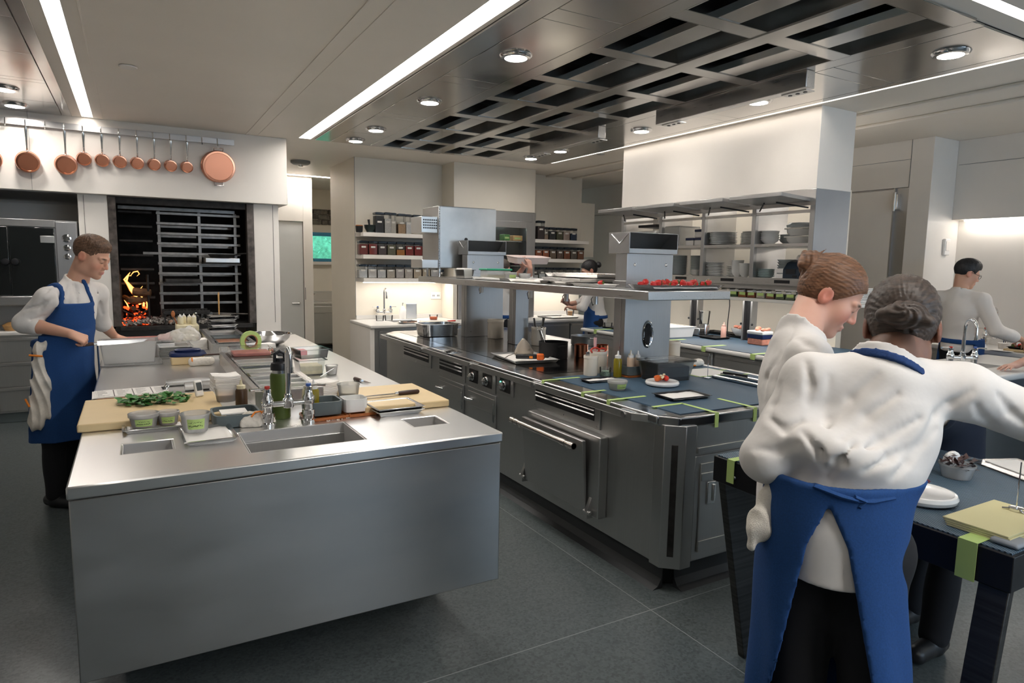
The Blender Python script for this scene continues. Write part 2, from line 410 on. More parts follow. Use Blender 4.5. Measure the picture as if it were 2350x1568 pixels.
# spice wall with its projecting chase
sw = MB()
sw.bb(2.555, 6.2, 8.65, 9.86, 0, 3.0)
sw.bb(3.8, 5.09, 8.25, 8.65, 2.39, 3.0); sw.bb(3.8, 3.86, 8.25, 8.65, .876, 2.39)
struct(sw.build('wall_spice', CREAM, bevel=.003))
trim(2.556, 2.56, 8.645, 8.65, .9, 3.0, GREYP, 0)
rw = MB()
rw.bb(6.2, 6.47, 8.66, 9.3, 1.78, 2.63)
struct(rw.build('trim_22', CREAM, bevel=.004))
rr = MB(); rr.bb(6.2, 9.2, 10.6, 10.75, 0, 3.0); rr.bb(6.2, 9.2, 10.3, 10.6, 2.72, 3.0)
struct(rr.build('wall_passage', CREAM, bevel=.004))
trim(7.25, 7.254, 10.596, 10.6, 0, 2.7, GREYP, 0)
trim(6.9, 6.904, 10.596, 10.6, 0, 2.7, GREYP, 0)
# bulkhead over the pass, wall behind the pass
bk = MB(); bk.bb(5.0, 5.47, 3.62, 6.17, 2.325, 3.0)
struct(bk.build('wall_pass', WHITE, bevel=.003))
struct(B(5.86, 5.94, 3.92, 6.4, 0, 2.4).build('wall_pass_back', CREAM))
# wall beside the pass: tall cold-room door, column, niche with wash light
wr = MB()
wr.bb(7.07, 9.2, 4.7, 10.6, 2.52, 3.0); wr.bb(7.05, 9.2, 3.8, 4.02, 0, 3.0); wr.bb(7.09, 9.2, 4.02, 10.6, 0, 2.52); wr.bb(7.05, 9.2, 4.02, 4.7, 2.52, 3.0)
wr.bb(7.05, 9.2, 4.7, 10.6, 2.52, 3.0)
wr.bb(7.5, 9.2, -3.4, 3.8, 2.19, 3.0); wr.bb(7.64, 9.2, -3.4, 3.8, 0, 2.19)
struct(wr.build('wall_cold_room', WHITE, bevel=.003))
trim(7.046, 7.05, 4.02, 4.7, 2.80, 2.803, GREYP, 0); trim(7.046, 7.05, 4.02, 4.023, 2.52, 3.0, GREYP, 0)
trim(7.496, 7.5, -3.2, 3.78, 2.75, 2.753, GREYP, 0)
d2 = struct(B(7.03, 7.085, 4.16, 5.2, .02, 2.5).build('door_2', WHITE, bevel=.006))
fr = MB(); fr.bb(7.06, 7.09, 4.02, 4.16, 0, 2.515); fr.bb(7.03, 7.09, 4.15, 4.165, 0, 2.515)
fr.build('frame', STEELV, d2)
for z in (2.37, 1.35, .3):
    hg = MB(); hg.bb(7.0, 7.06, 4.10, 4.15, z-.08, z+.08); hg.cyl((7.0, 4.13, z-.1), (7.0, 4.13, z+.1), .014); hg.build('hinge', POLISH, d2, bevel=.004)
# unseen sides that close the room; the side behind the camera has big windows
ow = MB(); ow.bb(-3.6, -3.45, -3.4, 9, 0, 3.0); ow.bb(9.05, 9.2, -3.4, 14.2, 0, 3.0); ow.bb(4.4, 6.2, 13, 13.15, 0, 3)
struct(ow.build('wall_side', WHITE))
wb = MB(); wb.bb(-3.6, 2.2, -3.4, -3.25, 0, 3); wb.bb(6.6, 9.2, -3.4, -3.25, 0, 3); wb.bb(2.2, 6.6, -3.4, -3.25, 0, .9); wb.bb(2.2, 6.6, -3.4, -3.25, 2.6, 3)
for x in (3.7, 5.2): wb.bb(x-.05, x+.05, -3.4, -3.25, .9, 2.6)
struct(wb.build('wall_garden', mat('grey_wall', '8b8c8b', .5)))
# cove skirting under the oven side
struct(B(-3.45, -.46, 8.0, 8.03, 0, .1).build('baseboard_oven', GREYP, bevel=.004))
# hedge outside the corridor window
hb = MB(); random.seed(5)
for i in range(1500):
    p = Vector((random.uniform(2.0, 5.2), random.uniform(13.9, 14.15)+random.random()*.3, random.uniform(1.0, 3.4)))
    a, t = random.uniform(0, 2*PI), random.uniform(-.9, .5); d_ = Vector((math.cos(a)*math.cos(t), -abs(math.sin(a)*math.cos(t))*.6, math.sin(t))); u = d_.cross(Vector((0, 0, 1))).normalized()*random.uniform(.012, .025); l = random.uniform(.06, .13)
    hb.add([p, p+d_*l*.5+u, p+d_*l, p+d_*l*.5-u], [(0, 1, 2, 3)])
hb.bb(1.9, 5.4, 14.3, 14.5, 0, 3.6)
o = hb.build('garden_hedge', mat('hedge_leaf', '6cc09a', .5, var=.4, scale=14)); tag(o, 'leafy green hedge outside the corridor window', 'hedge', kind='stuff')

# ---------------------------------------------------------------- strip lamps
def strip(q, lab, rec=.035):
    m = LAMP3 if q[0] < 0 else LAMP4 if q[3] < 1.5 and q[0] < 2 else LAMP5 if q[3] == 7.72 else LAMP2 if 4.8 < q[0] < 5 or q[3]-q[2] < .2 and q[2] < 3 else LAMP
    x0, x1, y0, y1 = q
    t = thing('strip_light', lab, 'strip light', ((x0+x1)/2, (y0+y1)/2, ZC), group='ceiling strip lights')
    a, b = (x1-x0)/2, (y1-y0)/2
    B(-a, a, -b, b, rec, rec+.01).build('diffuser', m, t)
    f = MB(); e = .004
    for q in ((-a, -a+e, -b, b), (a-e, a, -b, b), (-a+e, a-e, -b, -b+e), (-a+e, a-e, b-e, b)): f.bb(q[0], q[1], q[2], q[3], .0, rec)
    f.build('frame', WHITE, t)
    return t
for q, lab in zip(STRIPS, ('long strip light along the ceiling between the pan wall and the steel hood', 'long narrow strip light along the pass side of the steel hood', 'strip light across the end of the hood above the plating table',
    'strip light ending above the copper pans on the white wall', 'strip light over the grey door in the corridor', 'strip light in the passage beyond the spice shelves', 'strip light over the aisle on the garden side, in line with the pan wall')): strip(q, lab)

# ---------------------------------------------------------------- extractor hood
HM = HOODM
hood = thing('extractor_hood', 'large stainless ceiling hood with two rows of filters above the cooking range', 'extractor hood', (0, 0, 2.985))
X0, X1, Y0, Y1 = 1.82, 4.87, 2.0, 7.66
xs = [2.56, 3.2, 3.33, 3.97]
ys = [2.04+.715*i for i in range(9)]
def hp(x0, x1, y0, y1, nm='panel', z0=0, z1=.012, m=None): return B(x0, x1, y0, y1, z0, z1).build(nm, m or HM, hood, bevel=.002, seg=1)
for a, b in ((1.82, 1.99), (1.995, 2.44)):
    yy = [2.0, 3.04, 3.2, 4.5, 4.66, 5.9, 6.06, 6.95, 7.655]
    if a > 1.9:
        for i in range(8): hp(a, b, yy[i]+.003, yy[i+1])
    else: hp(a, b, 2.0, 7.655)
for a, b in ((4.1, 4.78), (4.785, 4.865)):
    if a < 4.5:
        yy = [2.0, 2.9, 3.04, 4.3, 4.44, 5.7, 5.84, 6.9, 7.655]
        for i in range(8): hp(a, b, yy[i]+.003, yy[i+1])
    else: hp(a, b, 2.0, 7.655)
hp(2.445, xs[0], Y0, Y1, 'beam'); hp(xs[1], xs[2], Y0, Y1, 'beam', -.006); hp(xs[3], 4.095, Y0, Y1, 'beam')
for c in ((xs[0], xs[1]), (xs[2], xs[3])):
    for i, y in enumerate(ys):
        y1 = min(y+.715, 7.655)
        if i == 8 and y1-y < .3: break
        hp(c[0], c[1], y-.06, y+.06, 'beam')
    hp(c[0], c[1], 7.56, 7.655, 'beam')
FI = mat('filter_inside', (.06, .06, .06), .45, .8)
filt0 = None
for ci, (a, b) in enumerate(((xs[0], xs[1]), (xs[2], xs[3]))):
    for i in range(8):
        y0, y1 = ys[i]+.06, (ys[i+1]-.06 if i < 7 else 7.56)
        if y1-y0 < .2: continue
        w, l = (b-a)/2, (y1-y0)/2
        if filt0 is None or i == 7:
            m = MB()
            m.bb(-w, w, -l, l, .30, .31)
            m.bb(-w, w, -l-.002, -l, 0, .3); m.bb(-w, w, l, l+.002, 0, .3)
            f = m.build('filter', FI, hood)
            MB().prism([(-w, 0), (-w+.012, 0), (-w+.15, .17), (-w+.138, .17)], 'y', -l, l).build('baffle', HM, f)
            MB().prism([(w, 0), (w-.012, 0), (w-.04, .2), (w-.028, .2)], 'y', -l, l).build('baffle', HM, f)
            B(-.085, .085, -l, l, .004, .05).build('centre_bar', HM, f, bevel=.002)
            MB().prism([(-w, 0), (w, 0), (w, .12), (-w, .12)], 'y', -l+.001, -l+.004).build('end_plate', HM, f)
            MB().prism([(-w, 0), (w, 0), (w, .12), (-w, .12)], 'y', l-.004, l-.001).build('end_plate', HM, f)
            if filt0 is None: filt0 = f
            f.location = ((a+b)/2, (y0+y1)/2, 0)
        else:
            dup(filt0, ((a+b)/2, (y0+y1)/2, 0))
lid = B(X0, X1, Y0, Y1, .33, .36).build('hood_top', BLACKM, hood)
sd = MB(); sd.bb(X0, X0+.01, Y0, Y1, .013, .33); sd.bb(X1-.01, X1, Y0, Y1, .013, .33); sd.bb(X0, X1, Y0, Y0+.01, .013, .33); sd.bb(X0, X1, Y1-.01, Y1, .013, .33); sd.build('hood_side', BLACKM, hood)
lh = thing('extractor_hood', 'stainless ceiling hood panel beside the strip light at the oven side', 'extractor hood', (0, 0, 2.985))
for a, b in ((-.525, -.45), (-1.1, -.53), (-2.2, -1.105)):
    yy = [.2, 2.0, 3.4, 4.8, 5.6, 6.35, 6.45, 7.2, 7.80]
    if a > -.6: B(a, b, .2, 7.80, 0, .012).build('panel', HM, lh, bevel=.002, seg=1)
    else:
        for i in range(8): B(a, b, yy[i]+.003, yy[i+1], 0, .012).build('panel', HM, lh, bevel=.002, seg=1)
dl0 = None
def downlight(x, y, lab, z=2.985):
    global dl0
    if dl0: return dup(dl0, (x, y, z), label=lab)
    t = thing('downlight', lab, 'downlight', (x, y, z), group='downlights in the hoods')
    MB().lathe([(.072, -.02), (.095, -.018), (.105, -.008), (.108, 0), (.072, 0), (.072, -.02)], n=32, cap=False).build('trim_ring', POLISH, t)
    MB().lathe([(0, -.012), (.073, -.012), (.073, -.002), (0, -.002)], n=32).build('lamp', SPOTM, t)
    dl0 = t; return t
for i, y in enumerate((1.2+1.0, 3.84, 5.27, 6.67, 7.38)):
    if i: downlight(2.2, y, 'round downlight in the hood, %s along the pan-wall side counted from the camera end' % ORD[i-1])
for i, y in enumerate((2.33, 3.77, 5.18, 6.61, 7.27)):
    downlight(4.41, y, 'round downlight in the hood, %s along the pass side counted from the camera end' % ORD[i])
downlight(-.84, 6.80, 'round downlight in the oven-side hood, one step out from the pan wall')
downlight(-.855, 7.48, 'round downlight in the oven-side hood, close to the pan wall')
def srail(x, y0, y1, lab):
    t = thing('service_duct', lab, 'service duct', (x, (y0+y1)/2, 2.985)); l = (y1-y0)/2
    B(-.045, .045, -l, l, -.115, 0).build('casing', STEELY, t, bevel=.004)
    for e in (-l+.13, l-.13):
        s = B(.0, .09, e-.1, e+.1, -.122, -.115).build('socket_plate', DULL, t)
        for k in range(3): MB().cyl((.045, e-.06+.06*k, -.122), (.045, e-.06+.06*k, -.126), .014, n=10).build('socket', BLACKP, s)
    return t
srail(4.03, 3.02, 4.50, 'long steel service duct under the hood closer to the camera')
srail(3.98, 5.25, 6.52, 'steel service duct under the hood farther from the camera')
# small ceiling fittings
t = MB().lathe([(0, -.012), (.055, -.012), (.06, -.004), (.045, 0)], (.03, 5.6, 3.0), 24).build('sprinkler_cover', WHITE); tag(t, 'round white sprinkler cover in the plain ceiling above the prep island', 'sprinkler cover')
t = thing('smoke_detector', 'round smoke detector on the ceiling before the corridor', 'smoke detector', (2.05, 9.46, 3.0))
MB().lathe([(0, -.05), (.1, -.05), (.13, -.03), (.13, 0)], n=24).build('housing', mat('grey_plastic', '8d8d88', .5), t); MB().lathe([(0, -.085), (.03, -.08), (.04, -.05)], n=16).build('sensor', CHROME, t)
t = MB().lathe([(0, -.01), (.05, -.01), (.055, 0)], (4.99, 6.6, 3.0), 20).build('sprinkler_cover', DULL); tag(t, 'small round sprinkler cover on the ceiling by the pass bulkhead', 'sprinkler cover')
t = thing('thermostat', 'small white control box on the bluish column beside the niche', 'wall switch', (7.41, 3.8, 1.905))
B(-.05, .05, -.03, 0, -.085, .085).build('box', WHITEP, t, bevel=.008); B(-.035, .035, -.034, -.03, -.04, .06).build('cover', WHITE, t, bevel=.002)
# ================================================================ prep island
def basin(x0, x1, y0, y1, zt, zb, t=.003):
    m = MB(); e = .0008; x0 += e; x1 -= e; y0 += e; y1 -= e; zt -= .0015
    m.bb(x0, x0+t, y0, y1, zb, zt); m.bb(x1-t, x1, y0, y1, zb, zt); m.bb(x0+t, x1-t, y0, y0+t, zb, zt); m.bb(x0+t, x1-t, y1-t, y1, zb, zt); m.bb(x0, x1, y0, y1, zb-t, zb)
    return m
isl = thing('prep_island', 'long stainless prep island with a sink and a floating front panel', 'kitchen island')
SINK = (.36, .815, 2.63, 2.965); CUT1 = (-.068, .108, 2.82, 2.98); CUT2 = (1.07, 1.24, 2.735, 2.9); CUT3 = (1.10, 1.26, 6.5, 6.64)
slab_with_holes(-.22, 1.388, 2.478, 6.79, .866, .91, [SINK, CUT1, CUT2, CUT3]).build('worktop', mat('worktop_steel', (.80, .79, .775), .30, 1), isl, bevel=.006)
basin(*SINK, .91, .66).build('sink_basin', BASIN, isl)
for c_, zb in ((CUT1, .74), (CUT2, .79), (CUT3, .79)): basin(*c_, .91, zb).build('drop_in_bin', BASIN, isl)
MB().lathe([(0, .664), (.035, .664), (.04, .661)], ((SINK[0]+SINK[1])/2, 2.8, 0), 20).build('drain', CHROME, isl)
B(-.215, 1.382, 2.487, 2.51, .225, .862).build('front_panel', mat('panel_steel', (.50, .49, .475), .38, 1, scale=2, stretch=(1, 1, 3), rvar=.06, var=.06), isl, bevel=.004)
B(-.12, 1.28, 2.95, 6.7, .1, .866).build('carcass', RANGEV, isl, bevel=.004)
B(-.02, 1.18, 3.05, 6.6, 0, .1).build('plinth', BLACKM, isl)
cov = MB()
cov.prism([(-.03, 0), (-.03, .1), (-.02, .1), (.0, .0)], 'y', 3, 6.6)
# raised pan rails let into the worktop
def pan_rail(lab, x0, x1, y0, y1, h):
    t = thing('pan_rail', lab, 'pan rail', (0, 0, .91))
    m = MB(); w = .012
    m.bb(x0, x0+w, y0, y1, 0, h); m.bb(x1-w, x1, y0, y1, 0, h); m.bb(x0+w, x1-w, y0, y0+w, 0, h); m.bb(x0+w, x1-w, y1-w, y1, 0, h)
    m.bb(x0, x0+.03, y0, y1, h-.003, h); m.bb(x1-.03, x1, y0, y1, h-.003, h)
    m.build('rail_frame', STEELY, t, bevel=.002); return t
pan_rail('raised steel pan rail behind the green bottle, holding clear-rimmed pans', .50, .835, 3.42, 4.98, .085)
pan_rail('raised steel pan rail at the hearth end of the prep island', .505, .825, 5.5, 6.75, .085)

# ---------------------------------------------------------------- bridge faucets
def faucet(lab, loc, rz, h=.30, reach=.14, wall=False, red=True):
    t = thing('bridge_faucet', lab, 'faucet', loc, rz)
    a = MB()
    for s in (-1, 1):
        if wall: a.cyl((s*.1, .08, .12), (s*.1, 0, .12), .02, n=14)
        else: a.lathe([(.034, 0), (.034, .012), (.026, .016), (.026, .035), (.03, .037), (.03, .058), (.022, .06), (.022, .1)], (s*.09, 0, 0), 12)
        a.lathe([(.023, .085), (.026, .09), (.026, .12), (.02, .128), (.017, .15), (.019, .152), (.019, .165), (.01, .17), (0, .171)], (s*.09, 0, 0), 16)
    a.tube([(-.09, 0, .095), (-.03, 0, .095), (.03, 0, .095), (.09, 0, .095)], .014, 12)
    a.lathe([(.022, .075), (.024, .08), (.024, .115), (.018, .12), (.018, .135), (.014, .14)], (0, 0, 0), 16)
    a.build('valve_body', CHROME, t)
    p = [(0, 0, .13)]+[(0, 0, .13+h*.55*i/4) for i in range(1, 5)]
    r = reach/2
    for i in range(1, 13): p.append((0, -r+r*math.cos(PI*i/12), .13+h*.55+r*1.1*math.sin(PI*i/12)))
    p.append((0, -reach, .13+h*.55-.05))
    MB().tube(p, .0125, 14).tube([p[-1], (0, -reach, .13+h*.55-.075)], .015, 14).build('spout', CHROME, t)
    for s in (-1, 1):
        l = MB(); l.tube([(s*.09, 0, .165), (s*.12, -.004, .17), (s*.165, -.01, .168)], [.008, .007, .011], 10, flat=.6); hd = l.build('lever', CHROME, t)
        MB().lathe([(.011, .17), (.012, .172), (.011, .179), (0, .18)], (s*.09, 0, 0), 14).build('cap', mat('red_cap', 'b4372c', .4) if (s < 0 and red) else mat('blue_cap', '3a5fa8', .4), hd)
    return t
faucet('gooseneck bridge faucet over the sink of the prep island', (.585, 3.045, .91), 0, .34, .05)

# ================================================================ range island
rg = thing('range_island', 'dark steel cooking range island with towel rails, oven and louvred panels', 'cooking range')
tp = [(2.245, 2.42), (2.31, 2.34), (2.40, 2.325), (3.70, 2.325), (3.78, 2.40), (3.78, 6.73), (2.40, 6.73), (2.245, 6.55)]
MB().prism(tp, 'z', .856, .91).build('cooktop', mat('cooktop_steel', (.44, .435, .43), .19, 1, scale=5, rvar=.07, var=.14), rg, bevel=.008, seg=3)
ed = MB()
ed.bb(2.235, 2.41, 2.42, 6.5, .864, .9105)
ed.build('cooktop_border', POLISH, rg, bevel=.01, seg=3)
cp = MB(); cp.bb(2.42, 3.7, 3.7, 6.6, .911, .9115)
for y in (4.3, 4.9, 5.5, 6.1): cp.bb(2.42, 3.7, y, y+.004, .9112, .9117)
cp.build('cooking_plate', mat('cooking_plate', (.20, .195, .19), .13, 1, scale=3, rvar=.06, var=.2), rg)
bd = MB(); bd.prism([(2.262, 2.46), (2.262, 6.55), (3.72, 6.55), (3.72, 2.46), (3.6, 2.345), (2.40, 2.345)], 'z', .135, .856)
bd.build('body', RANGEV, rg, bevel=.003)
MB().prism([(2.30, 2.46), (2.30, 6.5), (3.68, 6.5), (3.68, 2.46), (3.6, 2.385), (2.42, 2.385)], 'z', 0, .135).build('plinth', mat('black_base', (.014, .015, .016), .5), rg)
cv = MB(); cv.prism([(2.30, .0), (2.30, .11), (2.292, .05), (2.27, .015), (2.235, 0)], 'y', 2.4, 6.5)
cv.prism([(2.385, .0), (2.385, .11), (2.377, .05), (2.355, .015), (2.32, 0)], 'x', 2.36, 3.68)
cv.build('cove_base', mat('dark_cove', (.03, .032, .034), .5), rg)
# corner post with dark inset
MB().prism([(2.255, 2.46), (2.255, 2.385), (2.335, 2.315), (2.405, 2.315), (2.405, 2.35), (2.30, 2.46)], 'z', .125, .868).build('corner_post', RANGE, rg, bevel=.003)
n_ = Vector((-.66, -.75, 0)); t_ = Vector((.75, -.66, 0))
ins = MB(); ins.T = Matrix.Translation((2.295, 2.35, 0)) @ Matrix(((t_.x, n_.x, 0, 0), (t_.y, n_.y, 0, 0), (0, 0, 1, 0), (0, 0, 0, 1)))
ins.bb(-.016, .016, 0, .004, .19, .77); ins.build('post_inset', IRON, rg, bevel=.001)
# towel rail
rl = MB(); rl.bb(2.186, 2.2, 2.56, 6.54, .862, .902)
rl.prism([(2.186, 2.56), (2.2, 2.56), (2.275, 2.455), (2.262, 2.448)], 'z', .862, .902); rl.bb(2.186, 2.3, 6.53, 6.545, .862, .902)
rl.build('towel_rail', RANGE, rg, bevel=.003)
for y in (5.42, 4.44, 3.52, 2.62):
    k = MB(); k.bb(2.2, 2.262, y-.06, y+.06, .894, .9); k.build('rail_bracket', POLISH, rg, bevel=.002)
    b_ = MB().cyl((2.19, y, .882), (2.178, y, .882), .016, n=18).build('bolt', POLISH, rg)
def louvre(y0, y1, z0, z1, nm='louvre_panel'):
    p = MB(); p.bb(2.252, 2.262, y0, y1, z0, z1); o = p.build(nm, RANGE, rg, bevel=.002)
    g = MB(); a, b = y0+.05, y1-.03
    for i in range(3):
        z = z0+.045+(z1-z0-.06)*i/3
        g.prism([(2.2505, z), (2.2525, z), (2.2525, z+(z1-z0)*.22), (2.2505, z+(z1-z0)*.2)], 'y', a, b)
    g.build('vent_slots', BLACKM, o)
    r = MB()
    for yy in (y0+.02, (y0+y1)/2, y1-.02): r.cyl((2.252, yy, z0+.018), (2.249, yy, z0+.018), .005, n=8)
    r.build('screws', POLISH, o)
    for i in range(3):
        z = z0+.045+(z1-z0-.06)*i/3
        s = MB(); s.prism([(2.252, z+(z1-z0)*.2), (2.244, z+(z1-z0)*.22), (2.244, z+(z1-z0)*.25), (2.252, z+(z1-z0)*.3)], 'y', a, b); s.build('slat', RANGE, o)
    return o
louvre(2.905, 3.62, .72, .858, 'louvre_panel'); louvre(5.35, 6.05, .715, .86); louvre(4.66, 5.19, .70, .845)
def knob_panel(y0, y1, z0, z1, ks):
    o = MB().bb(2.25, 2.262, y0, y1, z0, z1).build('control_panel', RANGE, rg, bevel=.002)
    for y in ks:
        z = (z0+z1)/2+.005
        b_ = MB().bb(2.245, 2.25, y-.07, y+.07, z-.05, z+.05).build('knob_plate', IRON, o, bevel=.002)
        k = MB(); k.lathe([(.034, 0), (.034, .008), (.026, .01), (.026, .03), (.02, .034), (0, .034)], (0, 0, 0), 20); k.bb(-.004, .004, -.024, .024, .034, .04)
        ob = k.build('knob', CHROME, o); ob.rotation_euler = (0, -PI/2, 0); ob.location = (2.245, y, z)
    return o
knob_panel(4.15, 4.62, .70, .855, (4.5, 4.27))
kp = knob_panel(3.89, 4.12, .725, .855, (4.0,))
MB().cyl((2.244, 4.055, .81), (2.241, 4.055, .81), .008, n=10).build('lit_indicator', mat('green_light', (.1, .9, .6), .4, emit=((.1, 1, .6), 2.0)), kp)
def small_door(y0, y1, z0, z1):
    o = MB().bb(2.248, 2.262, y0, y1, z0, z1).build('cupboard_door', RANGEV, rg, bevel=.003)
    m = MB(); m.bb(2.243, 2.248, y0+.01, y1-.02, z1-.14, z1-.03); m.build('kick_strip', RANGE, o, bevel=.002)
    m = MB(); m.bb(2.240, 2.248, y0+.012, y0+.03, z1-.2, z1-.06); m.build('hinge', POLISH, o, bevel=.002)
    m = MB(); y = y1-.06; m.tube([(2.248, y, z1-.09), (2.215, y, z1-.09)], .008); m.tube([(2.215, y+.03, z1-.09), (2.215, y-.01, z1-.09), (2.235, y-.06, z1-.09)], [.014, .009, .005], 10); m.build('handle', CHROME, o)
small_door(4.68, 5.17, .15, .68); small_door(4.14, 4.60, .15, .69)
# oven
ov = B(2.2, 2.262, 2.83, 3.60, .23, .70).build('oven_housing', RANGE, rg, bevel=.006)
od = MB(); od.prism([(2.152, .665), (2.178, .665), (2.2, .25), (2.19, .235)], 'y', 2.93, 3.60); odo = od.build('oven_door', WORN, rg, bevel=.004)
hd = MB(); hd.cyl((2.11, 3.66, .635), (2.11, 2.95, .635), .017, n=16)
for y in (3.64, 3.585, 3.05, 2.97): hd.cyl((2.11, y+.02, .635), (2.11, y-.02, .635), .021, n=16)
for y in (3.57, 3.02): hd.tube([(2.11, y, .635), (2.12, y, .61), (2.15, y, .6), (2.165, y, .61)], .011, 10)
hd.build('handle', mat('warm_steel', (.62, .57, .52), .22, 1), odo)
for y in (2.9, 3.62):
    k = MB(); k.prism([(2.262, .22), (2.262, .30), (2.20, .34), (2.17, .27), (2.17, .22)], 'y', y-.012, y+.012); k.cyl((2.18, y-.03, .255), (2.18, y+.03, .255), .012, n=10); k.build('door_bracket', RANGE, odo, bevel=.002)
# front end: drawer and door
dr = B(2.42, 3.55, 2.33, 2.347, .715, .86).build('drawer', RANGEV, rg, bevel=.003)
B(2.43, 3.54, 2.322, 2.33, .715, .745).build('drawer_lip', RANGE, dr, bevel=.002)
fd = B(2.42, 3.0, 2.33, 2.347, .15, .70).build('cupboard_door', RANGE, rg, bevel=.003)
fi = B(2.455, 2.985, 2.322, 2.33, .19, .66).build('door_panel', RANGEV, fd, bevel=.003)
B(2.455, 2.985, 2.316, 2.322, .57, .61).build('kick_strip', RANGE, fi, bevel=.002); B(2.455, 2.985, 2.316, 2.322, .19, .25).build('kick_strip', RANGE, fi, bevel=.002)
hp_ = MB(); hp_.bb(2.50, 2.56, 2.314, 2.322, .44, .56); hp_.build('handle_plate', POLISH, fi, bevel=.006); MB().bb(2.535, 2.552, 2.305, 2.316, .455, .545).build('pull', CHROME, fi, bevel=.004)
# hung pan insert at the rail
ib = thing('seasoning_box', 'small steel box of seasoning tins hung on the range rail', 'condiment box', (2.28, 5.1, .91))
m = MB(); m.bb(-.07, .07, -.2, .2, -.06, -.055); m.bb(-.07, -.066, -.2, .2, -.055, .004); m.bb(.066, .07, -.2, .2, -.055, .004); m.bb(-.066, .066, -.2, -.196, -.055, .004); m.bb(-.066, .066, .196, .2, -.055, .004); m.bb(-.066, .066, -.06, -.056, -.055, .004)
m.build('box', POLISH, ib); MB().lathe([(.02, -.05), (.045, -.02), (.05, .01), (.045, .01), (0, -.01)], (0, -.13, 0), 20).build('salt_bowl', POLISH, ib); MB().lathe([(0, -.01), (.03, -.012), (.044, -.02)], (0, -.13, 0.01), 16).build('salt', PAPER, ib)

# ---------------------------------------------------------------- overhead shelf
sh = thing('overhead_shelf', 'stainless overhead shelf on flat posts above the cooking range', 'shelf')
B(2.63, 3.32, 2.97, 6.6, 1.447, 1.503).build('shelf_board', STEELY, sh, bevel=.005)
for x0, x1, y0, y1 in ((2.882, 3.297, 3.48, 3.60), (2.878, 3.295, 5.93, 6.05), (3.01, 3.15, 5.18, 5.30)):
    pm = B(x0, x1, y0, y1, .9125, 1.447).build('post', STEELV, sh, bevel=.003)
    B(x0-.003, x1+.003, y0+.04, y0+.044, .915, 1.447).build('seam', POLISH, pm)
    if x1-x0 > .3:
        for s in (x0+.05, x1-.05): MB().cyl((s, y0, .965), (s, y0-.004, .965), .006, n=10).build('rivet', CHROME, pm)
for y in (3.48, 5.93):
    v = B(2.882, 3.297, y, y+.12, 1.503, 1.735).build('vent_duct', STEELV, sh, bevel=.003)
    B(2.87, 3.309, y-.012, y+.132, 1.503, 1.55).build('duct_collar', STEELV, v, bevel=.003)
    for s in (2.95, 3.23): MB().ball((s, y, 1.66), .012).build('rivet', CHROME, v)
    k = MB(); k.bb(2.872, 2.878, y-.03, y+.19, 1.735, 1.875); k.bb(3.301, 3.306, y-.03, y+.19, 1.735, 1.875); k.bb(2.874, 3.305, y-.03, y-.026, 1.735, 1.768)
    k.prism([(y+.19, 1.735), (y+.186, 1.735), (y+.02, 1.875), (y+.026, 1.875)], 'x', 2.878, 3.301); k.bb(2.874, 3.305, y-.03, y+.026, 1.871, 1.875); k.bb(2.878, 3.301, y-.026, y+.19, 1.735, 1.738)
    k.build('spout', STEELV, v, bevel=.0015)
    c_ = MB(); c_.tube([(2.871, y-.02, 1.865), (2.870, y+.07, 1.80), (2.871, y+.16, 1.865)], .003, 6); c_.build('crease', POLISH, v)
em = thing('oval_emblem', 'oval cast metal maker plate on the range post', 'emblem', (3.09, 3.479, 1.18))
MB().lathe([(0, .0), (.05, 0), (.052, .005), (.047, .009), (.043, .006), (0, .006)], n=32, sx=.92, sy=1.85).build('rim', CHROME, em)
g = MB()
for i in range(-3, 4):
    h_ = .075*math.sqrt(max(.02, 1-(i/4)**2)); g.bb(i*.0095-.002, i*.0095+.002, -h_, h_, .006, .010)
g.build('ribs', IRON, em)
em.rotation_euler = (PI/2, 0, 0)
for y in (5.3, 4.45, 3.95, 3.6):
    l = thing('heat_lamp_fitting', 'small lamp fitting hanging under the shelf, %s from the plating end' % ORD[[3.6, 3.95, 4.45, 5.3].index(y)], 'lamp fitting', (2.72, y, 1.447), group='fittings under the overhead shelf')
    MB().lathe([(.018, -.06), (.018, 0)], n=12).build('socket', DULL, l); MB().tube([(0, .02, 0), (0, .05, -.03), (0, .03, -.07), (0, .005, -.05)], .003, 6).build('wire', BLACKP, l)
# salamander grill
sa = thing('salamander_grill', 'tall stainless salamander grill seen from behind on the overhead shelf', 'grill', (2.99, 6.15, 1.5045))
B(-.325, .325, 0, .42, .09, .71).build('casing', STEELV, sa, bevel=.006)
B(-.31, .325, -.006, 0, .10, .70).build('back_panel', mat('heat_stained_steel', (.50, .49, .47), .33, 1, var=.2, scale=2.2, rvar=.06), sa, bevel=.002)
m = MB()
for i in range(26): m.cyl((-.318, -.004, .10+.6*i/25), (-.318, -.012, .10+.6*i/25), .006, n=6)
m.build('bolt_strip', CHROME, sa)
m = MB()
for s in (-.29, .29):
    for y in (.05, .37): m.lathe([(.018, 0), (.014, .015), (.014, .09)], (s, y, 0), 12)
m.build('feet', CHROME, sa)
m = MB(); m.bb(-.50, -.325, .02, .3, .44, .60); pb = m.build('perforated_guard', DULL, sa, bevel=.004)
m = MB()
for i in range(7):
    for j in range(4): m.bb(-.48+.022*i, -.466+.022*i, .0175, .02, .48+.026*j, .495+.026*j)
m.build('slots', BLACKM, pb)
B(-.50, -.325, .0, .3, .09, .175).build('drip_shelf', STEEL, sa, bevel=.004)
MB().ball((-.02, -.006, .385), (.02, .012, .018)).build('knob', BLACKP, sa)
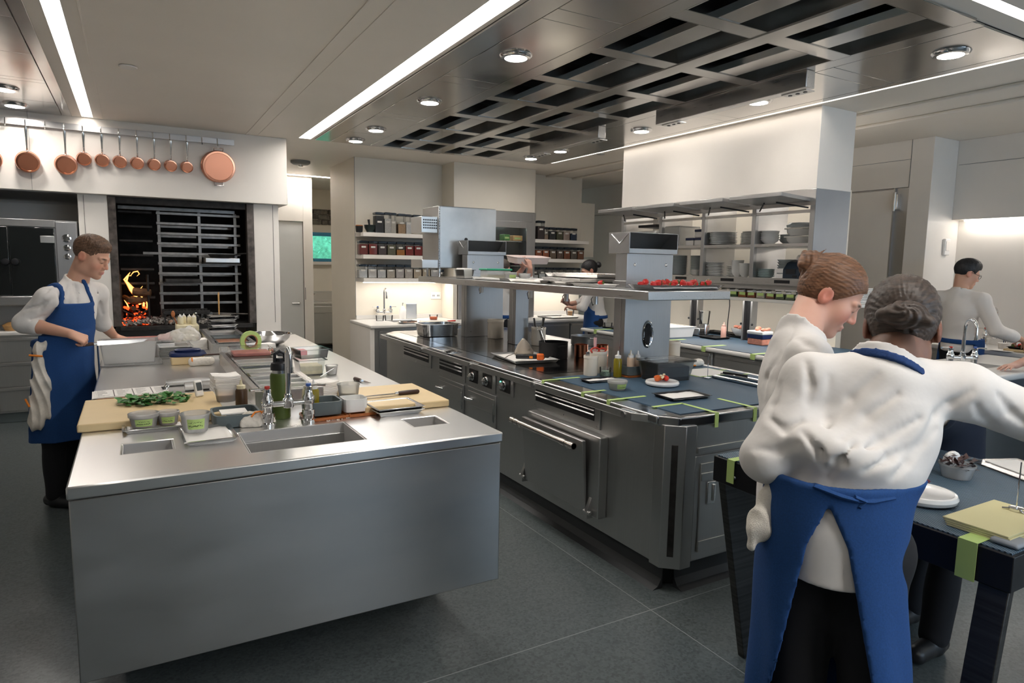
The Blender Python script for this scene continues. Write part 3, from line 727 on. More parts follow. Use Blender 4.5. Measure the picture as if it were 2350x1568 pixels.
# ================================================================ hearth
he = thing('wood_fired_hearth', 'wood-fired hearth with a wall of steel grill bars set under the white bulkhead', 'fireplace')
m = MB(); m.bb(-.2, 1.2, 8.78, 8.8, .9, 2.27); m.bb(-.2, -.185, 8.05, 8.78, .9, 2.27); m.bb(1.185, 1.2, 8.05, 8.78, .9, 2.27); m.bb(-.185, 1.185, 8.05, 8.78, 2.25, 2.27)
m.build('chamber', SOOT, he)
B(-.185, 1.185, 7.95, 8.78, .88, .925).build('hearth_floor', SOOT, he)
for x0, x1 in ((-.199, -.128), (1.125, 1.199)): B(x0, x1, 7.955, 8.06, .927, 2.266).build('frame_post', RUST, he, bevel=.004)
B(-.14, 1.19, 8.0, 8.05, 2.2, 2.268).build('lintel', IRON, he, bevel=.003)
B(-.12, 1.05, 8.33, 8.36, 2.165, 2.205).build('top_bar', BARST, he, bevel=.003)
for i in range(10):
    z = 2.14-.1105*i
    b_ = MB(); b_.bb(.24 if i not in (4,) else .1, 1.10, 8.33, 8.352, z-.014, z+.014); b_.build('grill_bar', BARST, he, bevel=.002)
    if 0 < i < 9:
        b_ = MB(); b_.bb(.29, .655, 8.6, 8.62, z-.035, z-.01); b_.bb(.69, 1.04, 8.6, 8.62, z-.035, z-.01); b_.build('rear_bar', BARST, he)
for x in (.265, .672, 1.05):
    b_ = MB(); b_.bb(x-.016, x+.016, 8.352, 8.38, .95, 2.17); b_.build('upright', BARST, he, bevel=.002)
for i in range(7):
    z = 2.14-.155*i
    m = MB(); m.bb(-.12, .2, 8.33, 8.6, z-.012, z+.012); m.build('rack_bar', IRON, he, bevel=.003)
m = MB(); m.bb(-.14, 1.15, 7.9, 7.95, .885, .93); m.build('ash_lip', IRON, he, bevel=.004)
# steel ledge in front
lg = thing('hearth_ledge', 'grey steel ledge with a round bolt along the foot of the hearth', 'ledge')
B(-.215, 1.455, 7.8, 7.95, .79, .93).build('ledge', mat('ledge_steel', (.35, .35, .35), .35, 1, rvar=.08, var=.08), lg, bevel=.006)
B(-.2, 1.44, 7.86, 7.96, .02, .79).build('base', RANGEV, lg); MB().lathe([(0, .004), (.018, .003), (.022, 0)], n=16).build('bolt', IRON, lg); lg.children[-1].rotation_euler.x = PI/2; lg.children[-1].location = (.98, 7.8, .855)
# fire basket with logs, embers and flames
fb = thing('fire_basket', 'black iron fire basket of upright rods at the flame end of the hearth', 'fire basket', (0, 8.3, .925))
m = MB()
for x in (-.13, .13):
    m.cyl((x, -.12, 0), (x, -.12, .54), .012); m.cyl((x, .2, 0), (x, .2, .5), .012)
for z in (.15, .3): m.cyl((-.13, -.12, z), (-.13, .2, z), .009); m.cyl((.13, -.12, z), (.13, .2, z), .009)
m.tube([(-.13, -.12, .16), (0, -.12, .09), (.13, -.12, .16)], .009)
for i in range(6): m.cyl((-.12+.048*i, -.12, .1), (-.12+.048*i, .2, .1), .008)
m.build('rods', IRON, fb)
LOGM = mat('charred_log', '6a4a30', .8, var=.6, scale=14, bump=.5)
random.seed(11)
for i, (x, y, z, l, r, rz, rx) in enumerate(((.07, 8.22, 1.27, .17, .048, 1.35, .1), (.05, 8.24, 1.19, .17, .045, 1.5, -.05), (-.07, 8.26, 1.2, .2, .03, .3, .15), (-.03, 8.3, 1.09, .2, .03, .2, -.1))):
    m = MB(); m.lathe([(0, -l/2), (r*.9, -l/2), (r, -l*.3), (r*.95, l*.3), (r*.9, l/2), (0, l/2)], n=9)
    o = m.build('fire_log', LOGM); o.rotation_euler = (PI/2+rx, 0, rz); o.location = (x, y, z)
    tag(o, ['split log with a pale sawn end lying across the flames', 'glowing round log under the sawn-end log in the fire', 'thin log at the wall side of the fire basket', 'charred stick low in the fire basket'][i], 'log', 'logs in the fire')
def heap(name, n, fn, m, seed):
    random.seed(seed); b_ = MB()
    for i in range(n):
        x, y, z, s = fn(i); T = b_.T; b_.T = TR((x, y, z), random.random()*6, random.random()*3, random.random()*3)
        b_.bb(-s, s, -s*.7, s*.7, -s*.5, s*.5, s*.25); b_.T = T
    return b_.build(name, m)
ga = random.uniform
def ash(i):
    x = ga(-.17, .75); return (x, ga(7.98, 8.5), .93+max(0, .05-.05*abs(x-.15))*random.random()+.008, ga(.006, .022))
tag(heap('ash_bed', 700, ash, mat('ash', '8d8781', .95, var=.5, scale=40), 2), 'grey ash and spent coals spread over the hearth floor', 'ash', kind='stuff')
def emb(i):
    x = ga(-.14, .14); return (x, ga(8.1, 8.45), .94+random.random()*.06*(1-abs(x)/.16), ga(.008, .024))
EMB = bpy.data.materials.new('ember'); EMB.use_nodes = True
nt = EMB.node_tree; b_ = nt.nodes['Principled BSDF']; b_.inputs['Base Color'].default_value = (.05, .02, .015, 1)
nz = nt.nodes.new('ShaderNodeTexNoise'); nz.inputs['Scale'].default_value = 22; cr = nt.nodes.new('ShaderNodeValToRGB'); cr.color_ramp.elements[0].position = .48; cr.color_ramp.elements[1].position = .62
cr.color_ramp.elements[0].color = (0, 0, 0, 1); cr.color_ramp.elements[1].color = (1, .06, .01, 1)
tcn = nt.nodes.new('ShaderNodeTexCoord'); nt.links.new(tcn.outputs['Object'], nz.inputs['Vector'])
nt.links.new(nz.outputs['Fac'], cr.inputs[0]); nt.links.new(cr.outputs[0], b_.inputs['Emission Color']); b_.inputs['Emission Strength'].default_value = 1.3
tag(heap('embers', 160, emb, EMB, 4), 'glowing red embers under the fire basket', 'embers', kind='stuff')
def emb2(i): return (ga(-.1, .12), ga(8.2, 8.4), 1.02+random.random()*.14, ga(.008, .02))
tag(heap('embers', 34, emb2, EMB, 9), 'red coals and ash caught on the fire basket bars', 'embers', kind='stuff')
FL = bpy.data.materials.new('flame'); FL.use_nodes = True
nt = FL.node_tree; nt.nodes.clear(); N = nt.nodes; L = nt.links
out = N.new('ShaderNodeOutputMaterial'); em_ = N.new('ShaderNodeEmission'); tp_ = N.new('ShaderNodeBsdfTransparent'); mx = N.new('ShaderNodeMixShader')
lw = N.new('ShaderNodeLayerWeight'); lw.inputs['Blend'].default_value = .55; cr = N.new('ShaderNodeValToRGB'); cr.color_ramp.elements[0].color = (1, .50, .13, 1); cr.color_ramp.elements[1].color = (1, .14, .015, 1)
L.new(lw.outputs['Facing'], cr.inputs[0]); L.new(cr.outputs[0], em_.inputs[0]); em_.inputs[1].default_value = 1.15
rmp = N.new('ShaderNodeMapRange'); rmp.inputs[1].default_value = .25; rmp.inputs[2].default_value = .95; rmp.inputs[3].default_value = .12; rmp.inputs[4].default_value = .95
L.new(lw.outputs['Facing'], rmp.inputs[0]); L.new(rmp.outputs[0], mx.inputs[0]); L.new(em_.outputs[0], mx.inputs[1]); L.new(tp_.outputs[0], mx.inputs[2]); L.new(mx.outputs[0], out.inputs[0])
fm = MB()
for pts, r in (([(.05, 0, .02), (.02, 0, .1), (-.03, .01, .18), (-.06, 0, .25), (-.09, 0, .29), (-.06, 0, .33), (-.02, 0, .33)], [.03, .035, .035, .03, .018, .012, .003]),
               ([(.06, .03, .04), (.05, .02, .13), (-.02, .03, .2), (-.07, .02, .27), (-.05, .02, .34), (-.03, .02, .37)], [.025, .03, .028, .02, .014, .003]),
               ([(.08, -.02, .0), (.085, -.02, .06), (.06, -.02, .12), (.05, -.02, .18), (.08, -.02, .22)], [.02, .026, .022, .014, .003]),
               ([(.11, -.04, -.02), (.115, -.04, .03), (.10, -.04, .08)], [.012, .014, .003]), ([(-.06, -.02, -.02), (-.075, -.02, .03), (-.1, -.02, .07)], [.012, .012, .003]),
               ([(-.03, .04, .33), (.0, .04, .37), (.04, .04, .38), (.055, .04, .35), (.03, .04, .325)], [.004, .011, .013, .010, .003])):
    fm.tube(pts, r, 10, flat=.6)
o = fm.build('flame', FL, loc=(0, 8.25, 1.12)); tag(o, 'orange flames licking up from the logs in the hearth', 'flame')
# pans on the grill racks
def fpan(x, y, z, lab, nm='frying_pan'):
    t = thing(nm, lab, 'pan', (x, y, z)); MB().lathe([(0, 0), (.12, 0), (.145, .04), (.142, .04), (.118, .004), (0, .004)], n=28).build('pan_body', IRON, t)
    MB().tube([(.14, -.02, .035), (.2, -.05, .05), (.27, -.08, .055)], [.009, .01, .012]).build('handle', IRON, t)
tr_ = MB(); tr_.bb(.70, 1.06, 8.08, 8.32, 1.605, 1.66); o = tr_.build('steel_pan', DULL, bevel=.006); tag(o, 'pale steel pan standing on the grill rack under the black frying pan', 'pan')
m = MB(); m.bb(.68, 1.08, 8.1, 8.33, 1.59, 1.604); m.build('rack_shelf', IRON, he)
fpan(.88, 8.165, 1.661, 'black frying pan on a steel pan on the hearth grill')
m = MB(); m.bb(.28, .66, 8.1, 8.33, 1.372, 1.386); m.build('rack_shelf', IRON, he)
o = B(.30, .65, 8.1, 8.3, 1.387, 1.42).build('griddle_tray', IRON, bevel=.004); tag(o, 'dark griddle tray low on the middle of the hearth racks', 'tray')
gr = MB()
for i in range(14): gr.bb(.27+.032*i, .282+.032*i, 8.02, 8.32, 1.06, 1.072)
gr.bb(.26, .72, 8.01, 8.03, 1.04, 1.08); gr.bb(.26, .72, 8.31, 8.33, 1.04, 1.08)
for x in (.28, .7): gr.bb(x-.01, x+.01, 8.02, 8.04, .926, 1.04); gr.bb(x-.01, x+.01, 8.3, 8.32, .926, 1.04)
o = gr.build('grill_grate', IRON); tag(o, 'low black grill grate over the ash at the middle of the hearth', 'grate')
sk = MB(); sk.tube([(.75, 8.2, 1.03), (1.13, 8.12, 1.02)], .012); sk.lathe([(.012, -.008), (.026, 0), (.012, .008)], (1.15, 8.11, 1.02), 14); sk.bb(.72, .76, 8.15, 8.25, .926, 1.045)
o = sk.build('spit_rod', BARST); tag(o, 'steel spit rod with a ring end lying low in the hearth', 'spit')
for i, x in enumerate((.33, .40, .46, .53, .58)):
    o = MB().ball((x, 8.02+.02*(i % 2), .955), (.028, .028, .026)).build('onion', mat('onion_skin', '8a6a58', .6, var=.3, scale=20)); tag(o, 'roasting onion in the ash, %s from the flame end' % ORD[i], 'onion', 'onions in the ash')

# ================================================================ oven side counter
lc = thing('base_counter', 'white topped steel counter below the combi oven', 'counter')
B(-3.4, -.46, 7.94, 8.74, .868, .91).build('worktop', MARBLE, lc, bevel=.012, seg=3)
B(-3.4, -.47, 7.98, 8.7, .1, .868).build('carcass', RANGEV, lc)
for i in range(4):
    for k in range(3):
        x0 = -3.35+.72*i; z0 = .12+.245*k
        d_ = B(x0, x0+.7, 7.96, 7.98, z0, z0+.235).build('drawer', RANGEV, lc, bevel=.003)
        B(x0, x0+.7, 7.945, 7.96, z0+.205, z0+.235).build('pull', RANGE, d_, bevel=.003)
ov = thing('combi_oven', 'steel combi oven with two dark glass doors and a dial column', 'oven', (0, 0, 0))
B(-1.9, -.47, 8.0, 8.6, 1.16, 2.0).build('casing', STEELV, ov, bevel=.006)
B(-1.9, -.655, 7.965, 8.0, 1.93, 2.0).build('top_band', STEEL, ov, bevel=.003)
DG = mat('oven_glass', (.012, .014, .014), .06, 0, coat=.5)
for x0, x1, kx in ((-1.6, -1.035, -1.06), (-1.03, -.665, -.985)):
    d_ = B(x0, x1, 7.962, 8.0, 1.26, 1.925).build('glass_door', DG, ov, bevel=.006)
    k = MB(); k.lathe([(.012, 0), (.012, .03), (.03, .035), (.034, .05), (.028, .062), (0, .066)], n=20); kb = k.build('knob', BLACKP, d_); kb.rotation_euler.x = PI/2; kb.location = (kx, 7.962, 1.585)
B(-.78, -.665, 7.955, 7.962, 1.775, 1.845).build('badge_plate', DULL, ov, bevel=.02)
cc = B(-.65, -.475, 7.965, 8.0, 1.17, 1.985).build('control_column', STEELV, ov, bevel=.004)
for z, r in ((1.825, .03), (1.73, .024), (1.645, .022)):
    k = MB(); k.lathe([(r*1.35, 0), (r*1.35, .004), (r, .006), (r*.9, .028), (0, .03)], n=20); k.bb(-.004, .004, -r*.8, r*.8, .03, .036); o = k.build('dial', CHROME, cc); o.rotation_euler.x = PI/2; o.location = (-.565, 7.965, z)
B(-1.9, -.655, 7.955, 8.0, 1.17, 1.25).build('drip_tray', STEEL, ov, bevel=.004)
for x in (-1.8, -.55): B(x-.02, x+.02, 8.02, 8.06, .91, 1.16).build('leg', STEELV, ov)
ch = MB(); ch.prism([(7.95, 2.27), (8.7, 2.27), (8.7, 2.2), (8.1, 2.2)], 'x', -3.4, -.46); o = ch.build('extractor_canopy', RANGE, bevel=.004); tag(o, 'dark steel extractor canopy under the bulkhead above the combi oven', 'extractor canopy')
o = MB().lathe([(0, 0), (.08, 0), (.1, .05), (.05, .08), (0, .085)], (-1.05, 8.1, .91), 18).build('bread_loaf', LWOOD); tag(o, 'round bread loaf on the counter under the combi oven', 'bread')
o = B(-.98, -.84, 8.05, 8.25, .91, 1.0).build('food_box', CLEARP, bevel=.01); tag(o, 'clear food box with a green tape label under the oven', 'container'); B(-.96, -.87, 8.046, 8.05, .95, .975).build('tape_label', TAPE, o)

# ================================================================ spice counter, shelves, fridge
scn = thing('spice_counter', 'long white counter with steel doors below the spice shelves', 'counter')
slab_with_holes(2.47, 6.1, 7.75, 8.645, .835, .875, [(2.9, 3.25, 8.1, 8.4)]).build('worktop', MARBLE, scn, bevel=.012, seg=3)
basin(2.9, 3.25, 8.1, 8.4, .875, .72).build('sink_basin', STEEL, scn)
B(2.475, 2.53, 7.78, 8.645, 0, .835).build('end_panel', WHITE, scn, bevel=.003)
B(2.53, 6.09, 7.83, 8.6, .08, .835).build('carcass', RANGEV, scn)
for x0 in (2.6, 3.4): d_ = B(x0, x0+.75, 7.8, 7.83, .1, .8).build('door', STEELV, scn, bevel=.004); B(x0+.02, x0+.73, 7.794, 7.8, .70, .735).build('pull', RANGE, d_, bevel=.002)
for x0 in (4.2, 4.83, 5.46):
    for k in range(3): d_ = B(x0, x0+.61, 7.8, 7.83, .1+.24*k, .33+.24*k).build('drawer', STEELV, scn, bevel=.004); B(x0+.01, x0+.6, 7.785, 7.8, .30+.24*k, .33+.24*k).build('pull', RANGE, d_, bevel=.003)
B(2.56, 3.8, 8.63, 8.648, .875, .93).build('upstand', MARBLE, scn, bevel=.003); B(5.1, 6.1, 8.63, 8.648, .875, .93).build('upstand', MARBLE, scn, bevel=.003)
def wshelf(x0, x1, zt, lab):
    t = thing('wall_shelf', lab, 'shelf', ((x0+x1)/2, 8.475, zt)); a = (x1-x0)/2
    B(-a, a, -.175, .175, -.052, 0).build('board', WHITE, t, bevel=.004); return t
for i, z in enumerate((2.02, 1.736, 1.434)):
    nm = ('top', 'middle', 'bottom')[i]
    a = wshelf(2.56, 3.80, z, 'white floating shelf, %s of three beside the mortar' % nm)
    b = wshelf(5.10, 6.11, z, 'white floating shelf, %s of three beside the glass fridge' % nm)
    if i == 2:
        for s, w_ in ((a, .58), (b, .48)): B(-w_, w_, -.12, -.02, -.06, -.0525).build('under_light', UNDERM, s)
fg = thing('reach_in_fridge', 'stainless fridge with a glass door showing labelled tubs', 'fridge', (4.475, 8.25, 0))
m = MB(); m.bb(-.61, -.55, -.03, .36, .88, 2.385); m.bb(.55, .613, -.03, .36, .88, 2.385); m.bb(-.55, .55, -.03, .36, 2.25, 2.385); m.bb(-.55, .55, .34, .36, .88, 2.25); m.bb(-.55, .55, -.03, .36, .88, 1.0)
m.build('cabinet', STEELV, fg, bevel=.004)
fr = MB(); fr.bb(-.54, -.45, -.055, -.031, 1.0, 2.25); fr.bb(.45, .54, -.055, -.031, 1.0, 2.25); fr.bb(-.45, .45, -.055, -.031, 2.16, 2.25); fr.bb(-.45, .45, -.055, -.031, 1.0, 1.1)
do = fr.build('door_frame', STEELV, fg, bevel=.003); B(-.45, .45, -.045, -.041, 1.1, 2.16).build('glass', GLASS, do)
B(-.54, .54, .33, .339, 1.01, 2.24).build('interior', mat('fridge_inside', '2b3234', .5), fg)
B(-.3, .3, .3, .325, 2.2, 2.23).build('fridge_lamp', emis('fridge_light', (.95, 1, .9), 3.0), fg)
for z in (1.33, 1.62, 1.97): m = MB(); [m.bb(-.53+.053*k, -.525+.053*k, .02, .3, z, z+.006) for k in range(21)]; m.bb(-.53, .53, .02, .026, z-.004, z+.008); m.build('wire_shelf', POLISH, fg)
for i, (x, z, w_, h_, m_) in enumerate(((.18, 1.98, .10, .09, GREENL), (.36, 1.98, .16, .08, LWOOD), (.2, 1.63, .14, .13, BLACKP), (.38, 1.63, .14, .15, PURPLE), (.15, 1.34, .12, .1, GREEND), (.34, 1.34, .14, .12, GREENL))):
    t = thing('food_tub', 'tub in the glass fridge, %s shelf, %s' % (('upper', 'upper', 'middle', 'middle', 'lower', 'lower')[i], ('toward the salamander', 'toward the hinge')[i % 2]), 'container', (4.475+x, 8.33, z), group='tubs in the glass fridge')
    B(-w_/2, w_/2, -.04, .1, 0, h_).build('tub', m_, t, bevel=.008); B(-w_*.35, w_*.3, -.043, -.04, h_*.3, h_*.6).build('tape_label', TAPE, t)

# canisters
LIDM = mat('canister_lid', '14202c', .25, coat=.3)
LABW = mat('label_paper', 'dcd8cf', .7)
def cmat(c): return mat('spice_'+c, c, .75, var=.18, scale=110, bump=.3)
can0 = {}
def canister(x, z, w, h, col, fill, lab, y=8.44):
    t = thing('canister', lab, 'canister', (x, y, z), group='canisters on the spice shelves')
    key = (round(w, 3), round(h, 3)); a = w/2-.004
    if key not in can0:
        me = B(-a, a, -a, a, 0, h-.028).build('container', CLEARP, t, bevel=.008).data
        l = MB(); l.bb(-a-.002, a+.002, -a-.002, a+.002, h-.03, h); lm = l.build('lid', LIDM, t, bevel=.006)
        lt = B(-a*.7, a*.7, -a*.7, a*.7, h, h+.004).build('lid_button', POLISH, lm, bevel=.002)
        lb = B(-a*.55, a*.45, -a-.0015, -a, h*.5, h*.5+.022).build('label', LABW, t)
        can0[key] = t
    else:
        for ch in can0[key].children:
            if ch.name.startswith('contents'): continue
            dup(ch, parent=t)
    B(-a+.004, a-.004, -a+.004, a-.004, .004, .004+(h-.036)*fill).build('contents', cmat(col), t, bevel=.005)
    return t
WH = 'd9d2c8'
row = (('7e1512', .92, 'bright red powder'), ('8f2416', .95, 'red chilli flakes'), ('4d3731', .85, 'dark brown spice'), ('6f6a4e', .9, 'grey-green seeds'), ('b97a35', .5, 'half a fill of golden powder'), ('90261a', .88, 'brick red powder'), ('8e1a14', .88, 'deep red powder'), ('c9a374', .65, 'sandy powder'), ('ad6a22', .9, 'orange powder'), ('a8642a', .9, 'ochre powder'))
for i, (c_, f_, d_) in enumerate(row): canister(2.594+.1255*i, 1.736, .122, .178, c_, f_, 'canister of %s, %s from the column on the middle shelf' % (d_, ORD[i]))
row = (('d8d6d4', .72), ('d6d0c8', .8), ('d4d2d0', .72), ('cfc4b4', .76), ('cfc6c0', .85), ('cfc3b6', .85), ('cbb79c', .82), ('cdbb9f', .85), ('cfcac4', .8))
for i, (c_, f_) in enumerate(row): canister(2.583+.1255*i, 1.434, .122, .178, c_, f_, 'canister of white flour or sugar, %s from the column on the bottom shelf' % ORD[i])
canister(3.68, 1.434, .095, .12, '5a5345', .8, 'short canister of dark seeds ending the bottom shelf by the grill')
row = ((2.808, .125, .265, '2a2a2c', .95, 'tall canister of black grains'), (2.925, .1, .27, 'c6c2bc', .8, 'tall half-clear canister'), (3.0, .09, .268, 'cdc6ba', .7, 'tall canister of white flakes with a long label'), (3.115, .115, .262, 'bf9f7c', .55, 'tall canister of tan grains'), (3.215, .09, .26, 'd9d6d2', .7, 'narrow canister of white powder'), (3.325, .115, .258, 'b3a795', .75, 'canister of grey-beige grains'), (3.45, .115, .255, 'd2c8b8', .4, 'canister filled low with white'), (3.57, .11, .25, 'b08a62', .3, 'canister with a little tan grain'), (3.69, .12, .32, '8f6a4a', .3, 'tallest canister with nut-brown grains'))
for x, w_, h_, c_, f_, d_ in row: canister(x, 2.02, w_, h_, c_, f_, d_+' on the top shelf beside the mortar')
row = ((5.29, .13, .275, '3d2c28', .8, 'tall canister of dark brown beans'), (5.39, .09, .185, '9c8570', .5, 'small canister half full of tan grains'), (5.50, .122, .185, '26262a', .85, 'canister of black peppercorns'), (5.63, .122, .185, '5d5a3e', .85, 'canister of olive green herbs'), (5.755, .122, .185, 'bba699', .85, 'canister of pale pinkish salt'), (5.885, .122, .185, '16344e', .7, 'canister of navy blue grains'))
for x, w_, h_, c_, f_, d_ in row: canister(x, 2.02, w_, h_, c_, f_, d_+' on the top shelf by the fridge')
row = (('a2552a', 'orange-brown powder'), ('a8592c', 'cinnamon sticks'), ('7d6650', 'brown seeds'), ('6e5545', 'dark brown seeds'), ('96552f', 'rust coloured spice'), ('6f6252', 'grey-brown seeds'), ('8f5a3c', 'reddish bark'))
for i, (c_, d_) in enumerate(row): canister(5.26+.128*i, 1.736, .122, .178, c_, .85, 'canister of %s, %s from the fridge on the middle shelf' % (d_, ORD[i]))
row = (('dcdad6', .4), ('d8d8d4', .55), ('d5d5d3', .6), ('333436', .6), ('6a4c3a', .35), ('3f3f40', .5), ('24303c', .5))
for i, (c_, f_) in enumerate(row): canister(5.2+.128*i, 1.434, .12, .17, c_, f_, 'canister of %s, %s from the fridge on the bottom shelf' % ('white crystals' if i < 3 else 'dark spice', ORD[i]))
t = thing('mortar', 'dark green stone mortar with its pestle on the top spice shelf', 'mortar', (2.695, 8.44, 2.02)); MB().lathe([(0, 0), (.05, 0), (.045, .015), (.072, .06), (.078, .1), (.068, .1), (.05, .05), (0, .03)], n=28).build('bowl', mat('dark_stone', '1f2b2a', .3, var=.6, scale=12), t)
MB().tube([(.0, 0, .05), (-.012, 0, .11), (-.02, 0, .17)], [.018, .012, .016]).build('pestle', BLACKP, t)
t = thing('spice_jar', 'squat black jar with a wooden lid at the column end of the top shelf', 'jar', (2.545, 8.42, 2.02)); MB().lathe([(0, 0), (.04, 0), (.044, .02), (.048, .08), (0, .08)], n=24).build('jar', BLACKP, t); MB().lathe([(.046, .08), (.046, .092), (0, .094)], n=24).build('lid', WOOD, t)
# things on the spice counter
o = faucet('tall gooseneck tap over the small sink below the spice shelves', (2.92, 8.56, .875), 0, .42, .10, wall=True, red=False)
t = thing('soap_dispenser', 'white pump bottle on the counter beside the small steel sink', 'dispenser', (3.16, 8.5, .875)); MB().lathe([(0, 0), (.045, 0), (.047, .02), (.047, .13), (.02, .17), (.016, .18), (0, .18)], n=20).build('bottle', WHITEP, t); MB().tube([(0, 0, .18), (0, 0, .22), (.0, -.035, .222)], .007).build('pump', DULL, t)
o = B(3.21, 3.37, 8.5, 8.515, .876, 1.09).build('steel_tray', DULL, bevel=.01); o.rotation_euler.x = -.0; tag(o, 'steel tray leaning upright beside the white pump bottle', 'tray')
o = MB().lathe([(0, 0), (.11, 0), (.13, .02), (.125, .02), (.108, .004), (0, .004)], (3.05, 7.9, .876), 24, square=5, sx=1.3, sy=.8).build('small_tray', POLISH); tag(o, 'small steel tray of food scraps at the edge of the spice counter', 'tray')
fd = MB(); random.seed(2)
for i in range(7): fd.ball((2.97+.025*i, 7.88+random.random()*.05, .886), (.018, .012, .008))
o = fd.build('food_scraps', WOOD); tag(o, 'brown food scraps on the small tray by the tap', 'food', kind='stuff')
o = MB().lathe([(0, 0), (.05, 0), (.056, .07), (.052, .07), (.046, .004), (0, .004)], (2.79, 8.35, .876), 20).build('plastic_cup', CLEARP); tag(o, 'clear cup standing at the column end of the spice counter', 'cup')
o = dup(o, label='second clear cup, beside the tap of the spice counter'); o.location.x += .12
t = thing('deli_container', 'open tub with orange sauce on the spice counter', 'container', (3.53, 8.3, .875)); MB().lathe([(0, 0), (.05, 0), (.06, .07)], n=20).build('tub', CLEARP, t); MB().lathe([(0, .004), (.05, .004), (.054, .04), (0, .04)], n=20).build('sauce', ORANGEF, t)
t = thing('spatula', 'spatula with a red handle lying on the spice counter', 'spatula', (3.58, 7.95, .885)); B(-.02, .02, -.09, -.0, -.006, .0).build('blade', WHITEP, t); MB().tube([(0, 0, -.001), (.01, .12, .0)], .012, flat=.7).build('handle', RED, t); t.rotation_euler.z = -1.4
o = MB().lathe([(0, 0), (.1, 0), (.11, .012), (0, .02)], (3.38, 7.95, .876), 16, square=4, sx=1.2, sy=.6).build('folded_cloth', TOWELM); tag(o, 'folded pale cloth beside the red-handled spatula', 'cloth')
for x, l_ in ((3.71, 'double power outlet on the backsplash below the spice shelves'),):
    t = thing('power_outlet', l_, 'outlet', (x, 8.65, 1.185)); B(-.075, .075, -.01, 0, -.05, .05).build('plate', WHITEP, t, bevel=.004)
    s = MB(); [s.bb(dx-.004, dx+.004, -.012, -.01, -.012, .012) for dx in (-.045, -.025, .025, .045)]; s.build('slots', BLACKP, t)

# ================================================================ corridor sink seen past the column
t = thing('corridor_sink', 'dark steel sink unit in the corridor below the window', 'sink', (3.2, 12.5, 0)); B(-.4, .6, -.1, .48, .1, .84).build('cabinet', RANGEV, t, bevel=.004); B(-.42, .62, -.12, .49, .84, .87).build('top', STEEL, t, bevel=.003); B(-.42, .62, .46, .49, .87, 1.06).build('splash', STEEL, t); B(-.39, .59, -.115, -.1, .68, .80).build('drawer', RANGE, t, bevel=.003)
MB().tube([(-.25, .4, .87), (-.25, .4, 1.0), (-.25, .3, 1.04), (-.25, .15, 1.02)], .014).build('tap', CHROME, t)

# ================================================================ pass counter
pc = thing('pass_counter', 'white edged pass counter with a blue ribbed top facing the range', 'counter')
B(4.62, 5.85, 3.3, 6.4, .865, .905).build('worktop', MARBLE, pc, bevel=.018, seg=4)
B(4.70, 5.8, 3.35, 6.33, .08, .865).build('carcass', RANGEV, pc); B(4.66, 4.72, 6.3, 6.36, 0, .865).build('leg', STEELV, pc)
B(4.66, 5.8, 3.32, 6.36, .905, .909).build('ribbed_mat', MAT_BLUE, pc)
for y0 in (3.4, 4.36, 5.32):
    for z0 in (.1, .36, .62):
        d_ = B(4.675, 4.70, y0, y0+.93, z0, z0+.235).build('drawer', RANGEV, pc, bevel=.004); B(4.66, 4.676, y0+.02, y0+.91, z0+.195, z0+.225).build('pull', RANGE, d_, bevel=.003)
for y in (4.95, 4.42, 3.85, 6.1):
    k = MB(); k.bb(4.617, 4.62, y-.025, y+.025, .862, .909); k.bb(4.617, 4.9, y-.025, y+.025, .9095, .911); o = k.build('tape_strip', TAPE)
    tag(o, 'green tape strip over the white edge of the pass counter, %s from the plating end' % ORD[[3.85, 4.42, 4.95, 6.1].index(y)], 'tape', 'tape strips on the pass counter')
# ---- pass cabinet
cb = thing('pass_cabinet', 'open steel plate cabinet with raised flap doors over the pass', 'cabinet')
Y5 = [3.62, 4.245, 4.87, 5.495, 6.16]
B(5.0, 5.04, 3.62, 6.16, 2.19, 2.325).build('top_rail', STEELY, cb, bevel=.002); B(5.0, 5.04, 3.62, 6.16, 1.50, 1.565).build('bottom_rail', STEELY, cb, bevel=.002)
B(5.005, 5.46, 3.62, 6.16, 1.545, 1.562).build('bottom_board', STEELY, cb); B(5.04, 5.46, 3.62, 6.16, 2.31, 2.324).build('top_board', STEELY, cb)
for i, y in enumerate(Y5):
    a = y if i == 0 else y-.02 if i < 4 else y-.04
    B(5.0, 5.04, a, a+.045, 1.565, 2.19).build('upright', STEELV, cb, bevel=.002)
    B(5.04, 5.46, a+.012, a+.03, 1.562, 2.31).build('side_panel', STEEL, cb)
    if i < 4:
        b = Y5[i+1]
        B(5.002, 5.035, y+.04, b-.02, 2.13, 2.155).build('head_rail', STEELY, cb, bevel=.002)
        s = B(5.004, 5.45, y+.03, b-.01, 1.842, 1.872).build('shelf_board', STEELY, cb, bevel=.002)
        B(5.43, 5.45, y+.30, y+.36, 1.565, 2.30).build('back_post', RANGE, cb)
        B(5.50, 5.54, y+.06, b-.04, 2.29, 2.302).build('under_light', UNDERM, cb)  # added lamp, put in to brighten the wall seen through the cabinet
        f = MB(); f.T = Matrix.Translation((5.0, 0, 2.235)) @ Euler((0, .06, 0)).to_matrix().to_4x4(); f.bb(-.37, 0, y+.05, b-.025, -.015, .018); fo = f.build('flap_door', STEELV, cb, bevel=.003)
        g = MB(); g.cyl((4.82, y+.25, 2.215), (5.01, y+.07, 2.17), .007, n=8); g.cyl((4.82, b-.25, 2.215), (5.01, b-.05, 2.17), .007, n=8); g.build('stay', BLACKM, fo)
        B(4.996, 5.0, y+.2, y+.36, 1.52, 1.548).build('handle_slot', BLACKM, cb)
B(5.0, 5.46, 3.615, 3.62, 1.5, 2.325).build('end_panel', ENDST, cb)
B(5.06, 5.4, 3.63, 6.15, 1.455, 1.50).build('light_rail', RANGE, cb)
